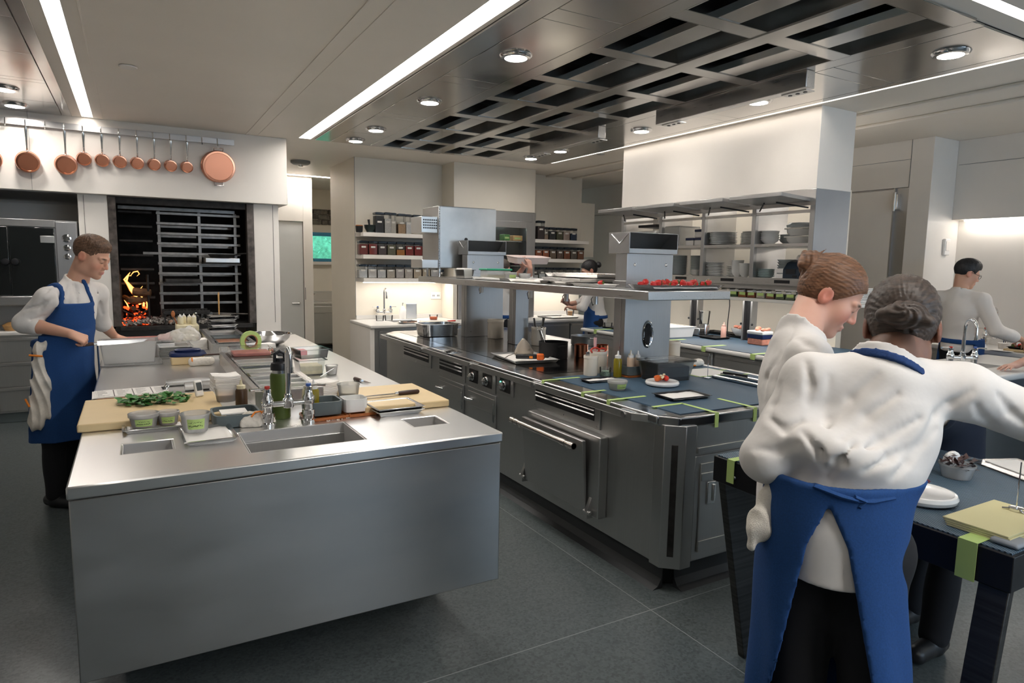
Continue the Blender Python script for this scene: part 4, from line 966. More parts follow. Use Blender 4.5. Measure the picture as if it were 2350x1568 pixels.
js = thing('jar_shelf', 'narrow white shelf of labelled jars under the plate cabinet', 'shelf', (5.2, 4.7, 1.37))
B(-.2, .2, -1.45, 1.45, -.028, 0).build('board', WHITE, js, bevel=.004)
B(-.02, .08, -1.35, 1.35, -.036, -.0285).build('under_light', UNDERM, js)
for y in (5.36, 4.62):
    m = MB(); m.bb(.22, .3, y-4.7-.06, y-4.7-.04, -.46, .1); m.bb(.22, .3, y-4.7+.04, y-4.7+.06, -.46, .1); m.build('upright', STEELV, js); B(.25, .3, y-4.74, y-4.66, -.46, .1).build('channel', BLACKM, js)
    for s in (-.07, .07): MB().ball((.22, y-4.7+s, -.29), .012).build('knob', BLACKM, js)
jc = ('48603a', '49603c', 'a5602a', '96502c', 'cfc6b6', '8a5f48', '6d7a5c', '79876a')
for i in range(9):
    y = 4.60-.107*i; w_ = .1 if i < 7 else .1
    t = thing('spice_tub', 'low jar with green tape label, %s along the pass jar shelf from the range post' % ORD[i], 'jar', (5.1, y, 1.37), group='jars on the pass shelf')
    a = .048; B(-a, a, -a, a, 0, .078).build('jar', CLEARP, t, bevel=.01); B(-a-.002, a+.002, -a-.002, a+.002, .078, .09).build('lid', CLEARP if i < 6 else WHITEP, t, bevel=.004)
    B(-a+.004, a-.004, -a+.004, a-.004, .003, .05).build('contents', cmat(jc[i % 8]), t, bevel=.004); lb_ = B(-a-.002, -a, -a+.006, a-.02, .025, .052).build('tape_label', TAPE, t)
    lb_.rotation_euler.x = .06*(i % 3-1)
# crockery
def stack(name, prof, m, n, dz, loc, lab, cat, group, jit=.003, rz=0, sx=1, sy=1, square=0, nn=20, src=None):
    o0 = src
    for i in range(n):
        if o0 is None:
            o0 = MB().lathe(prof, (0, 0, 0), nn, sx, sy, True, square).build(name, m); o = o0
        else: o = dup(o0)
        o.location = (loc[0]+random.uniform(-jit, jit), loc[1]+random.uniform(-jit, jit), loc[2]+dz*i); o.rotation_euler.z = rz+random.uniform(-.03, .03)
        tag(o, lab+', %s from the bottom' % ORD[i], cat, group)
    return o0
def plate_p(r): return [(0, 0), (r*.6, 0), (r*.68, .004), (r, .014), (r*.99, .017), (r*.66, .008), (0, .006)]
def bowl_p(r, h): return [(0, 0), (r*.45, 0), (r*.5, .005), (r*.85, h*.55), (r, h), (r*.95, h), (r*.8, h*.55), (r*.45, .01), (0, .008)]
random.seed(8)
U, Lz = 1.873, 1.563
stack('plate', plate_p(.135), CHINA, 10, .0125, (5.17, 4.76, U), 'white plate in the wide upper-shelf stack', 'plate', 'wide plate stack')
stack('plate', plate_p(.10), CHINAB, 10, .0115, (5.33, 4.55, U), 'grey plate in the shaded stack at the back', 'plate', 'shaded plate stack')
stack('plate', plate_p(.09), CHINA, 12, .010, (5.2, 4.43, U), 'small white plate by the upper-shelf upright', 'plate', 'small plate stack')
stack('bowl', bowl_p(.085, .05), CHINA, 5, .018, (5.15, 4.18, U), 'white bowl in the nested stack on the upper shelf', 'bowl', 'upper bowl stack')
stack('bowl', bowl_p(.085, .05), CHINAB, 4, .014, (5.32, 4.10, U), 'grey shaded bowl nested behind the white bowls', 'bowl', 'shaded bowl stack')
for i in range(2):
    t = thing('platter', 'white platter with a folded cloth, %s of two at the cabinet end' % ('lower', 'upper')[i], 'dish', (5.2, 3.89, U+.072*i))
    MB().lathe([(0, 0), (.09, 0), (.115, .03), (.12, .055), (.112, .055), (0, .03)], n=24, sx=.9, sy=1.05).build('dish', CHINA, t); B(-.10, .02, -.09, .1, .055, .066).build('napkin', PAPER, t, bevel=.004)
o = MB().lathe([(0, .0), (.12, 0), (.125, .02), (.10, .04), (0, .045)], (5.2, 3.89, U+.145), 24).build('cloche', CHINAB); tag(o, 'pale round cover on top of the stacked platters', 'cover')
stack('plate', [(0, 0), (.05, 0), (.075, .012), (.073, .015), (0, .006)], CHINA, 9, .0155, (5.12, 4.80, Lz), 'square white dish in the leaning lower-shelf stack', 'dish', 'square dish stack', .004, .1, square=6)
stack('plate', plate_p(.085), CHINA, 8, .013, (5.22, 4.63, Lz), 'white plate tilting against the square dishes', 'plate', 'tilting plate stack', .006)
for k, (y, n) in enumerate(((4.52, 8), (4.43, 6))):
    stack('bowl', bowl_p(.058, .06), CHINA, n, .0145, (5.13, y, Lz), 'white cup bowl in the %s nested column' % ('taller', 'shorter')[k], 'bowl', 'nested cup bowls %s' % ('tall', 'short')[k], .001)
stack('plate', plate_p(.078), mat('celadon_china', 'b5c6c6', .3, coat=.3), 8, .0095, (5.14, 4.19, Lz), 'pale blue-green saucer in the low stack', 'plate', 'saucer stack')
stack('bowl', bowl_p(.115, .05), CHINAB, 6, .024, (5.27, 4.03, Lz), 'wide grey bowl in the tall stack beside the receipt printer', 'bowl', 'wide bowl stack')
for i in range(2):
    o = B(5.04, 5.1, 3.93, 4.0, Lz+.048*i, Lz+.04+.048*i).build('paper_block', WHITEP, bevel=.003); tag(o, '%s white box beside the receipt printer' % ('lower', 'upper')[i], 'box')
t = thing('receipt_printer', 'black receipt printer with paper feeding out in the lower cabinet', 'printer', (5.14, 3.845, Lz))
PRM = mat('printer_plastic', '232f3d', .4)
m = MB(); m.prism([(-.1, 0), (.1, 0), (.1, .14), (.02, .165), (-.05, .14), (-.1, .08)], 'y', -.085, .085); m.build('case', PRM, t, bevel=.006); B(-.103, -.098, -.045, .05, .04, .085).build('slot', BLACKM, t); B(-.104, -.1, -.06, -.02, .012, .03).build('button_panel', BLACKP, t)
pm = MB(); pm.tube([(.03, 0, .15), (.03, 0, .19), (.05, 0, .21), (.08, 0, .2)], .05, 4, False, .04); pm.build('paper_roll', PAPER, t)
for k, (y, n, z) in enumerate(((5.35, 22, Lz), (5.2, 22, Lz))):
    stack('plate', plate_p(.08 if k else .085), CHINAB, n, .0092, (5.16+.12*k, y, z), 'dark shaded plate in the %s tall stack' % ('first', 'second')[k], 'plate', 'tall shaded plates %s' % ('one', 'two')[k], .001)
stack('plate', plate_p(.06), CHINA, 6, .009, (5.13, 5.06, Lz), 'small white plate next to the tall dark stacks', 'plate', 'tiny plate stack')
t = thing('drawer_box', 'frosted plastic drawer box on the upper shelf of the plate cabinet', 'storage box', (5.18, 5.345, U)); B(-.15, .15, -.115, .115, 0, .21).build('case', FROST, t, bevel=.006); B(-.156, -.15, -.11, .11, .105, .2).build('drawer', FROST, t, bevel=.003); B(-.156, -.15, -.11, .11, .01, .1).build('drawer', FROST, t, bevel=.003)
for i, (y, n) in enumerate(((5.125, 1), (5.0, 2))):
    for k in range(n):
        t = thing('blue_lidded_tub', 'white tub with navy lid, %s' % ('alone beside the drawer box', 'lower of the pair by the upright', 'upper of the pair by the upright')[i+k], 'container', (5.12, y, U+.085*k)); B(-.05, .05, -.055, .055, 0, .055).build('tub', WHITEP, t, bevel=.006); B(-.052, .052, -.057, .057, .055, .08).build('lid', NAVY, t, bevel=.005)
for i in range(4): o = B(5.03, 5.4, 5.60, 5.9, U+.07*i, U+.07*i+.03).build('storage_box', BLACKP if i % 2 else WHITEP, bevel=.006); tag(o, 'flat storage box, %s up in the end bay of the plate cabinet' % ORD[i], 'box')
for i in range(10): o = B(5.05, 5.4, 3.30, 3.62, 1.371+.013*i, 1.381+.013*i).build('white_tray', WHITEP, bevel=.003); tag(o, 'thin white tray piled at the jar shelf end, %s from the bottom' % ORD[i], 'tray', 'tray pile on the jar shelf')
t = MB().lathe([(0, 0), (.028, 0), (.03, .06), (.028, .12), (0, .12)], n=16).build('cloth_roll', TOWELM); t.rotation_euler = (0, PI/2, 0); t.location = (5.02, 3.74, 1.4); tag(t, 'rolled white cloth in front of the jars on the pass shelf', 'cloth')
for i in range(2): o = B(5.03, 5.08, 3.62+.055*i, 3.67+.055*i, 1.371, 1.42).build('grey_box', GREYP, bevel=.003); tag(o, 'little grey box beside the rolled cloth, %s' % ('by the tray pile', 'by the cloth')[i], 'box')
# on the pass counter
def tub(name, lab, cat, loc, sx, sy, h, m, fill=None, rz=0, lidm=None, t_=.004):
    t = thing(name, lab, cat, loc, rz); w = MB(); a, b = sx/2, sy/2; k = min(.02, h*.15)
    w.bb(-a+k, a-k, -b+k, b-k, 0, t_)
    for q in ([(-a+k, -b+k), (a-k, -b+k), (a, -b), (-a, -b)], [(a-k, -b+k), (a-k, b-k), (a, b), (a, -b)], [(a-k, b-k), (-a+k, b-k), (-a, b), (a, b)], [(-a+k, b-k), (-a+k, -b+k), (-a, -b), (-a, b)]):
        p = [(*q[0], 0), (*q[1], 0), (*q[2], h), (*q[3], h)]; c0 = Vector((sum(v[0] for v in q)/4, sum(v[1] for v in q)/4, 0)); nrm = Vector((-c0.x, -c0.y, 0)).normalized()*t_
        w.add([Vector(v) for v in p]+[Vector(v)+nrm for v in p], [(0, 1, 2, 3), (7, 6, 5, 4), (0, 4, 5, 1), (1, 5, 6, 2), (2, 6, 7, 3), (3, 7, 4, 0)])
    e = .012
    for q in ((-a-e, a+e, -b-e, -b), (-a-e, a+e, b, b+e), (-a-e, -a, -b, b), (a, a+e, -b, b)): w.bb(*q, h-.004, h)
    w.build('tub', m, t)
    if fill: B(-a+k, a-k, -b+k, b-k, t_, h*fill[1]).build('contents', fill[0], t, bevel=.006)
    if lidm: B(-a-e, a+e, -b-e, b+e, h, h+.012).build('lid', lidm, t, bevel=.004)
    return t
tub('bus_tub', 'white plastic tub of folded cloths on the pass counter behind the range post', 'tub', (5.0, 5.3, .91), .36, .42, .11, WHITEP, (PAPER, .95))
o = MB().lathe([(0, 0), (.15, 0), (.2, .022), (.19, .024), (0, .012)], (5.45, 5.55, .91), 28, sx=.8).build('serving_platter', CHINA); tag(o, 'white oval platter behind the white tub on the pass counter', 'platter')
t = thing('food_processor', 'steel food processor with a clear jug and black handle on the pass counter', 'food processor', (5.32, 5.12, .91))
B(-.1, .07, -.06, .06, .0, .012).build('foot', BLACKP, t, bevel=.003); B(-.10, -.01, -.05, .05, .012, .09).build('base', POLISH, t, bevel=.008); MB().lathe([(.06, .012), (.062, .10), (.058, .13), (0, .13)], (.02, 0, 0), 20).build('motor', POLISH, t); MB().lathe([(.05, .13), (.062, .27), (.058, .275), (0, .275)], (.02, 0, 0), 20).build('jug', GLASS, t); MB().tube([(-.035, -.02, .26), (-.07, -.03, .26), (-.075, -.03, .19), (-.04, -.02, .14)], .011).build('handle', BLACKP, t)
cdm = MB(); cdm.tube([(5.42, 4.86, 1.345), (5.44, 4.87, 1.25), (5.46, 4.9, 1.1), (5.48, 4.92, .95), (5.47, 4.93, .912)], .005); o = cdm.build('hanging_cable', BLACKP); tag(o, 'black cable hanging from the jar shelf behind the food processor', 'cable')
def tray(name, lab, loc, sx, sy, h, m, rz=0, cat='tray', group=None, napkin=None):
    t = thing(name, lab, cat, loc, rz, group); a, b = sx/2, sy/2; w = MB(); k = h*.7
    p = [(a-k, b-k, 0), (a-.002, b-.002, h-.002), (a+.006, b+.006, h), (a+.006, b+.006, h-.004)]
    vs, fs = [], []
    for (x, y, z) in [(a-k, b-k, .0), (a, b, h), (a+.007, b+.007, h), (a+.007, b+.007, h+.002), (a-.003, b-.003, h+.002), (a-k-.002, b-k-.002, .0025)]:
        vs += [(-x, -y, z), (x, -y, z), (x, y, z), (-x, y, z)]
    for i in range(5):
        for k_ in range(4): fs.append((i*4+k_, i*4+(k_+1) % 4, i*4+4+(k_+1) % 4, i*4+4+k_))
    fs.append((3, 2, 1, 0)); fs.append((20, 21, 22, 23)); w.add(vs, fs); w.build('tray', m, t, bevel=.002)
    if napkin:
        n_ = MB(); q = napkin; nx = 8
        vs = []; fs = []
        for i in range(nx+1):
            for j in range(nx+1):
                u, v_ = i/nx*2-1, j/nx*2-1; vs.append((u*a*q, v_*b*q, .004+.35*h*max(abs(u), abs(v_))**4+.0015*math.sin(7*u+3*v_)))
        for i in range(nx):
            for j in range(nx): fs.append((i*(nx+1)+j, (i+1)*(nx+1)+j, (i+1)*(nx+1)+j+1, i*(nx+1)+j+1))
        n_.add(vs, fs, True); n_.build('napkin', PAPER, t, solid=.002)
    return t
tray('black_tray', 'small black tray under the pink squeeze bottle on the pass counter', (5.27, 4.9, .91), .22, .24, .018, BLACKM)
tray('black_tray', 'long dark tray leaning along the wall behind the pass counter', (5.66, 5.1, .91), .16, .5, .03, IRON)
tray('black_tray', 'dark tray holding the white bowls on the pass counter', (5.62, 4.72, .91), .2, .5, .02, IRON)
def bottle(lab, loc, m, h=.17, r=.028, capm=WHITEP, group=None, name='squeeze_bottle', nozzle=True):
    t = thing(name, lab, 'bottle', loc, 0, group)
    MB().lathe([(0, 0), (r*.95, 0), (r, .006), (r, h*.66), (r*.8, h*.72), (0, h*.72)], n=18).build('bottle', m, t)
    MB().lathe([(r*.72, h*.72), (r*.75, h*.82), (r*.3, h*.85), (r*.12, h), (0, h)], n=14).build('nozzle', capm, t); return t
PINK = mat('pink_sauce', 'd8a99b', .35)
bottle('pink squeeze bottle standing on the black tray of the pass counter', (5.36, 4.86, .913), PINK, .17, .028, PINK)
SHR = mat('pink_shrimp', 'd98f77', .5, var=.2, scale=30)
for i, (x, y) in enumerate(((5.6, 4.86), (5.66, 4.7))):
    t = thing('shrimp_bowl', 'white bowl heaped with pink seafood, %s' % ('on the side by the squeeze bottle', 'on the side by the blue-lidded box')[i], 'bowl', (x, y, .932)); MB().lathe(bowl_p(.088, .075), n=24).build('bowl', CHINA, t)
    m = MB(); random.seed(30+i)
    for k in range(9): m.ball((random.uniform(-.05, .05), random.uniform(-.05, .05), .072+random.uniform(0, .02)), (.03, .018, .016), 8, 6)
    m.build('seafood', SHR, t)
t = thing('storage_tub', 'clear food box with navy rim and pink contents at the profile woman\'s shoulder', 'container', (5.28, 4.33, .91)); B(-.07, .07, -.09, .09, 0, .06).build('lower_box', SHR, t, bevel=.01); B(-.074, .074, -.095, .095, .06, .10).build('rim', NAVY, t, bevel=.006); B(-.076, .076, -.098, .098, .1, .135).build('lid', WHITEP, t, bevel=.01)
m = MB(); random.seed(4)
for k in range(9): m.ball((random.uniform(-.06, .05), random.uniform(-.08, .08), .145+random.uniform(0, .015)), (.028, .018, .014), 8, 6)
m.build('seafood', SHR, t)
tray('small_tray', 'small tray of sauces at the passage end of the pass counter', (4.95, 6.15, .91), .2, .26, .014, BLACKM)
bottle('amber squeeze bottle at the passage end of the pass counter', (5.0, 6.1, .925), mat('amber_sauce', 'b9842f', .3), .17, .026)
o = MB().lathe([(0, 0), (.045, 0), (.052, .05), (0, .05)], (4.9, 6.22, .925), 16).build('deli_cup', CLEARP); tag(o, 'clear cup with red bits beside the amber bottle', 'cup')
o = B(4.82, 5.1, 5.75, 5.95, .91, .918).build('orange_board', mat('orange_plastic', 'd98a2e', .5), bevel=.003); tag(o, 'flat orange board at the passage end of the pass counter', 'board')

# ================================================================ plating table
tb = thing('plating_table', 'black steel plating table with a blue ribbed top and slanting legs', 'table')
TBM = mat('table_black', (.02, .02, .022), .38, .5, scale=5, rvar=.08)
B(1.98, 2.91, .77, 1.81, .803, .905).build('frame', TBM, tb, bevel=.003)
B(1.99, 2.90, .78, 1.80, .905, .909).build('ribbed_mat', MAT_BLUE2, tb)
LEGM = mat('table_leg', (.06, .058, .055), .4, .8, var=.3, stretch=(1, 1, 30), scale=3)
MB().prism([(2.0, .803), (2.90, .803), (2.78, 0), (2.18, 0)], 'y', 1.765, 1.80).build('leg', LEGM, tb, bevel=.003)
for x0, x1 in ((1.985, 1.86), (2.90, 3.02)):
    m = MB(); m.prism([(x0-.03 if x0 > 2.5 else x0, .803), (x0 if x0 > 2.5 else x0+.03, .803), (x1 if x0 > 2.5 else x1+.03, 0), (x1-.03 if x0 > 2.5 else x1, 0)], 'y', .775, .85); m.build('leg', LEGM, tb, bevel=.003)
for y in (.88, 1.24, 1.7): MB().ball((1.98, y, .845), (.004, .006, .006), 8, 6).build('rivet', CHROME, tb)
# ================================================================ white sink counter
wk = thing('sink_counter', 'white counter with a bridge tap behind the plating table', 'counter')
slab_with_holes(4.7, 6.7, 2.3, 3.0, .86, .91, [(5.55, 6.0, 2.55, 2.88)]).build('worktop', MARBLE, wk, bevel=.02, seg=4)
basin(5.55, 6.0, 2.55, 2.88, .91, .7).build('sink_basin', STEEL, wk)
B(4.75, 6.65, 2.36, 2.95, .08, .86).build('carcass', mat('grey_steel_panel', (.42, .44, .45), .4, 1), wk, bevel=.003)
faucet('gooseneck bridge tap on the white counter behind the plating table', (5.42, 2.58, .91), -.55, .34, .13)
tub('hotel_tray', 'white plastic tray on the white sink counter', 'tray', (5.2, 2.83, .911), .26, .26, .05, WHITEP)
# ================================================================ wall counter on the far side
fc = thing('wall_counter', 'white wall counter with steel drawers under the lit niche', 'counter')
B(7.1, 7.635, -1.5, 3.78, .86, .91).build('worktop', MARBLE, fc, bevel=.015, seg=3); B(7.15, 7.6, -1.5, 3.75, .1, .86).build('carcass', RANGEV, fc)
for i in range(5):
    for k in range(3): d_ = B(7.125, 7.15, .4+.67*i, 1.05+.67*i, .12+.245*k, .355+.245*k).build('drawer', RANGEV, fc, bevel=.003); B(7.112, 7.126, .42+.67*i, 1.03+.67*i, .32+.245*k, .35+.245*k).build('pull', RANGE, d_, bevel=.003)
t = thing('niche_light', 'strip light hidden under the soffit of the wall counter niche', 'strip light', (7.57, 1.4, 2.185)); B(-.03, .03, -2.3, 2.3, -.012, 0).build('diffuser', UNDERM, t)
faucet('gooseneck tap on the wall counter beyond the man in glasses', (7.52, 3.3, .91), PI/2*-1, .34, .12)
o = B(7.13, 7.5, 2.45, 3.05, .911, .935).build('cutting_board', YBOARD, bevel=.006); tag(o, 'yellow cutting board on the wall counter by the man in glasses', 'cutting board')
tray('black_tray', 'dark tray of strawberries on the yellow board of the wall counter', (7.28, 2.86, .937), .24, .34, .016, BLACKM)
t = thing('paper_sheet', 'white paper sheet hanging over the edge of the wall counter', 'paper', (7.11, 3.05, .912)); B(-.03, .2, -.09, .09, 0, .003).build('sheet', PAPER, t)
MB().lathe([(0, 0), (.04, 0), (.05, .06), (.046, .06), (0, .01)], (7.3, 3.12, .911), 18).build('paper_cup', PAPER); tag(bpy.data.objects['paper_cup'], 'paper cup beside the strawberry tray', 'cup')
# ================================================================ people: signed-distance surfaces
F32 = np.float32
def V3(*a): return np.array(a, F32)
def nrm(v): v = np.array(v, float); return v/np.linalg.norm(v)
class Vol:
    def __init__(s, lo, hi, h):
        s.h = h; s.lo = np.array(lo, float); s.n = np.ceil((np.array(hi, float)-s.lo)/h).astype(int)+1
        s.F = np.full(s.n, .25, F32); s.ax = [(s.lo[i]+h*np.arange(s.n[i])).astype(F32) for i in range(3)]
    def win(s, lo, hi):
        a = np.clip(np.floor((np.array(lo)-s.lo)/s.h).astype(int), 0, s.n); b = np.clip(np.ceil((np.array(hi)-s.lo)/s.h).astype(int)+1, 0, s.n)
        if np.any(b <= a): return None, None
        sl = tuple(slice(a[i], b[i]) for i in range(3))
        return sl, (s.ax[0][sl[0]][:, None, None], s.ax[1][sl[1]][None, :, None], s.ax[2][sl[2]][None, None, :])
    def put(s, sl, d, k, sub=False):
        f = s.F[sl]
        if sub:
            d = -d; h = np.maximum(k-np.abs(f-d), 0)/k; s.F[sl] = np.maximum(f, d)+h*h*k*.25
        else:
            h = np.maximum(k-np.abs(f-d), 0)/k; s.F[sl] = np.minimum(f, d)-h*h*k*.25
    def rc(s, a, b, ra, rb=None, k=.02, sub=False):
        rb = ra if rb is None else rb; a = np.array(a, float); b = np.array(b, float); R = max(ra, rb)+k+4*s.h
        sl, p = s.win(np.minimum(a, b)-R, np.maximum(a, b)+R)
        if sl is None: return s
        d = b-a; L = max(float(d@d), 1e-9)
        t = np.clip(((p[0]-a[0])*d[0]+(p[1]-a[1])*d[1]+(p[2]-a[2])*d[2])/L, 0, 1).astype(F32)
        q = np.sqrt((p[0]-a[0]-t*d[0])**2+(p[1]-a[1]-t*d[1])**2+(p[2]-a[2]-t*d[2])**2)-(ra+t*(rb-ra))
        s.put(sl, q.astype(F32), k, sub); return s
    def el(s, c, fr, r, k=.02, sub=False):
        c = np.array(c, float); R = max(r)+k+4*s.h
        sl, p = s.win(c-R, c+R)
        if sl is None: return s
        x, y, z = s.loc(p, c, fr)
        k0 = np.sqrt((x/r[0])**2+(y/r[1])**2+(z/r[2])**2); k1 = np.sqrt((x/r[0]**2)**2+(y/r[1]**2)**2+(z/r[2]**2)**2)+1e-6
        s.put(sl, (k0*(k0-1)/k1).astype(F32), k, sub); return s
    @staticmethod
    def loc(p, c, fr):
        q = [p[i]-c[i] for i in range(3)]
        return [q[0]*fr[j][0]+q[1]*fr[j][1]+q[2]*fr[j][2] for j in range(3)]
    def all(s): return (s.ax[0][:, None, None], s.ax[1][None, :, None], s.ax[2][None, None, :])
    def mesh(s):
        F = s.F; S_ = F < 0
        n = F.shape; c = np.zeros((n[0]-1, n[1]-1, n[2]-1), np.int8)
        for i in (0, 1):
            for j in (0, 1):
                for k in (0, 1): c += S_[i:n[0]-1+i, j:n[1]-1+j, k:n[2]-1+k]
        act = (c > 0) & (c < 8); I = np.argwhere(act)
        if len(I) == 0: return np.zeros((0, 3)), []
        idm = np.full(act.shape, -1, np.int32); idm[act] = np.arange(len(I))
        acc = np.zeros((len(I), 3)); cnt = np.zeros(len(I))
        off = [(i, j, k) for i in (0, 1) for j in (0, 1) for k in (0, 1)]
        val = {o: F[I[:, 0]+o[0], I[:, 1]+o[1], I[:, 2]+o[2]] for o in off}
        for o in off:
            for ax in range(3):
                if o[ax]: continue
                q = list(o); q[ax] = 1; q = tuple(q); a, b = val[o], val[q]; m = (a < 0) != (b < 0)
                t = np.where(m, a/np.where(m, a-b, 1), 0); pt = np.tile(np.array(o, float), (len(I), 1)); pt[:, ax] += t
                acc += pt*m[:, None]; cnt += m
        v = (I+acc/np.maximum(cnt, 1)[:, None])*s.h+s.lo
        fs = []
        for ax in range(3):
            u, w = (ax+1) % 3, (ax+2) % 3
            A = [slice(None)]*3; Bx = [slice(None)]*3; A[ax] = slice(0, -1); Bx[ax] = slice(1, None)
            e = S_[tuple(A)] != S_[tuple(Bx)]; E_ = np.argwhere(e)
            E_ = E_[(E_[:, u] > 0) & (E_[:, w] > 0) & (E_[:, u] < n[u]-1) & (E_[:, w] < n[w]-1)]
            if len(E_) == 0: continue
            q = []
            for du, dw in ((-1, -1), (0, -1), (0, 0), (-1, 0)):
                t = E_.copy(); t[:, u] += du; t[:, w] += dw; q.append(idm[t[:, 0], t[:, 1], t[:, 2]])
            q = np.stack(q, 1); fl = S_[E_[:, 0], E_[:, 1], E_[:, 2]]
            q[~fl] = q[~fl][:, ::-1]; fs.append(q)
        return v, np.concatenate(fs)
    def obj(s, name, m, parent=None, colf=None, smooth=0):
        v, f = s.mesh()
        if smooth: v = relax(v, f, smooth)
        me = bpy.data.meshes.new(name); me.vertices.add(len(v)); me.vertices.foreach_set('co', v.astype(F32).ravel())
        me.loops.add(len(f)*4); me.loops.foreach_set('vertex_index', np.asarray(f, np.int32).ravel())
        me.polygons.add(len(f)); me.polygons.foreach_set('loop_start', np.arange(0, len(f)*4, 4, dtype=np.int32))
        me.update(calc_edges=True); me.validate()
        me.polygons.foreach_set('use_smooth', [True]*len(me.polygons))
        if colf is not None:
            at = me.color_attributes.new('col', 'FLOAT_COLOR', 'POINT'); cc = np.ones((len(v), 4), F32); cc[:, :3] = colf(v); at.data.foreach_set('color', cc.ravel())
        o = bpy.data.objects.new(name, me); C.objects.link(o); me.materials.append(m)
        if parent: o.parent = parent
        return o
def relax(v, f, it):
    f = np.asarray(f); a = np.concatenate([f[:, [0, 1]], f[:, [1, 2]], f[:, [2, 3]], f[:, [3, 0]]])
    for _ in range(it):
        s_ = np.zeros_like(v); n_ = np.zeros(len(v)); np.add.at(s_, a[:, 0], v[a[:, 1]]); np.add.at(s_, a[:, 1], v[a[:, 0]]); np.add.at(n_, a[:, 0], 1); np.add.at(n_, a[:, 1], 1)
        v = v*.5+.5*s_/np.maximum(n_, 1)[:, None]
    return v
def wob(p, f, ph=0.0):
    x, y, z = p
    return (np.sin(f*(x+.3*z)+1.7*np.sin(f*.6*y+ph)+ph)+np.sin(f*(.8*y-.4*x)+1.5*np.sin(f*.5*z+1.3*ph)+2*ph)+np.sin(f*(z*.9+.35*y)+1.9*np.sin(f*.55*x+ph)+.7))/3
def head_frame(f, roll=0.0):
    f = nrm(f); r = nrm(np.cross(f, (0, 0, 1))); u = np.cross(r, f)
    if roll: r, u = math.cos(roll)*r+math.sin(roll)*u, -math.sin(roll)*r+math.cos(roll)*u
    return (r, f, u)
def hand(V, w, d, n, side, s=1.0, curl=(.25, .35, .3), spread=.06, tin=.0, tips=None):
    """palm, four fingers of unequal length bent at three joints, thumb off the side of the palm. d: fingers, n: palm side, side: +1/-1 thumb on cross(d,n)*side"""
    d = nrm(d); n = nrm(np.array(n)-d*np.dot(n, d)); t = np.cross(d, n)*side; w = np.array(w, float)
    offs = (.031, .0105, -.0105, -.030); lens = (.074, .083, .077, .06); kn = (.092, .096, .091, .083)
    for i in range(4):
        K = w+d*kn[i]*s+t*offs[i]*s-n*.004*s
        V.rc(w+t*offs[i]*.62*s+d*.01*s, K, .0145*s, .0115*s, .012)
    V.rc(w+d*.03*s, w+d*.07*s+n*.004*s, .016*s, .015*s, .016)
    for i in range(4):
        K = w+d*kn[i]*s+t*offs[i]*s-n*.004*s; a = 0.0; p = K; dd = nrm(d+t*spread*(1.5-i)); r_ = (.0097, .0098, .0093, .0083)[i]*s
        for j, fr_ in enumerate((.44, .31, .25)):
            a += curl[j]*(1+.10*i); q = p+(dd*math.cos(a)+n*math.sin(a))*lens[i]*fr_*s
            V.rc(p, q, r_*(1-.07*j), r_*(.94-.08*j), .0025 if j else .006); p = q
    b = w+d*.022*s+t*.024*s+n*.006*s
    for j, (dv, l, r0, r1) in enumerate(((d*.62+t*(.78-tin)+n*.25, .044, .0150, .0120), (d*.85+t*(.42-tin)+n*.35, .034, .0115, .0105), (d*.95+t*(.15-tin)+n*.35, .027, .0102, .0080))):
        q = b+nrm(dv)*l*s; V.rc(b, q, r0*s, r1*s, .008 if j == 0 else .004); b = q
def head(V, o, fr, s=1.0, neck=None, jaw=1.0):
    r, f, u = fr; P_ = lambda x, y, z: o+s*(r*x+f*y+u*z)
    E_ = lambda x, y, z, R, k, sub=False: V.el(P_(x, y, z), fr, [q*s for q in R], k*s, sub)
    if neck is not None: V.rc(P_(0, -.028, -.045), neck, .052*s, .062*s, .03)
    E_(0, -.012, .035, (.075, .098, .087), .02); E_(0, .03, -.03, (.061, .063, .078), .03); E_(0, .035, -.078, (.045*jaw, .05, .04), .03)
    E_(0, .078, -.105, (.022, .019, .017), .03)
    for q in (-1, 1):
        E_(q*.036, .058, -.032, (.026, .028, .03), .03); E_(q*.049, .0, -.072, (.014, .03, .028), .03)
        E_(q*.0305, .100, .002, (.017, .014, .011), .014, True); E_(q*.031, .0815, .0, (.0145, .013, .0115), .006)
        V.rc(P_(q*.012, .094, .02), P_(q*.047, .079, .018), .008*s, .007*s, .014*s)
        E_(q*.0775, -.012, -.008, (.009, .021, .032), .006); E_(q*.072, -.002, -.012, (.012, .012, .02), .006); E_(q*.0865, -.006, -.004, (.006, .011, .018), .004, True)
    V.rc(P_(0, .091, .008), P_(0, .111, -.032), .0075*s, .0108*s, .012*s)
    for q in (-1, 1): E_(q*.011, .101, -.0365, (.0085, .009, .0075), .006)
    E_(0, .0935, -.066, (.024, .011, .0065), .006); E_(0, .092, -.0765, (.021, .012, .0075), .006); V.rc(P_(-.021, .101, -.071), P_(.021, .101, -.071), .0018*s, .0018*s, .003, True)
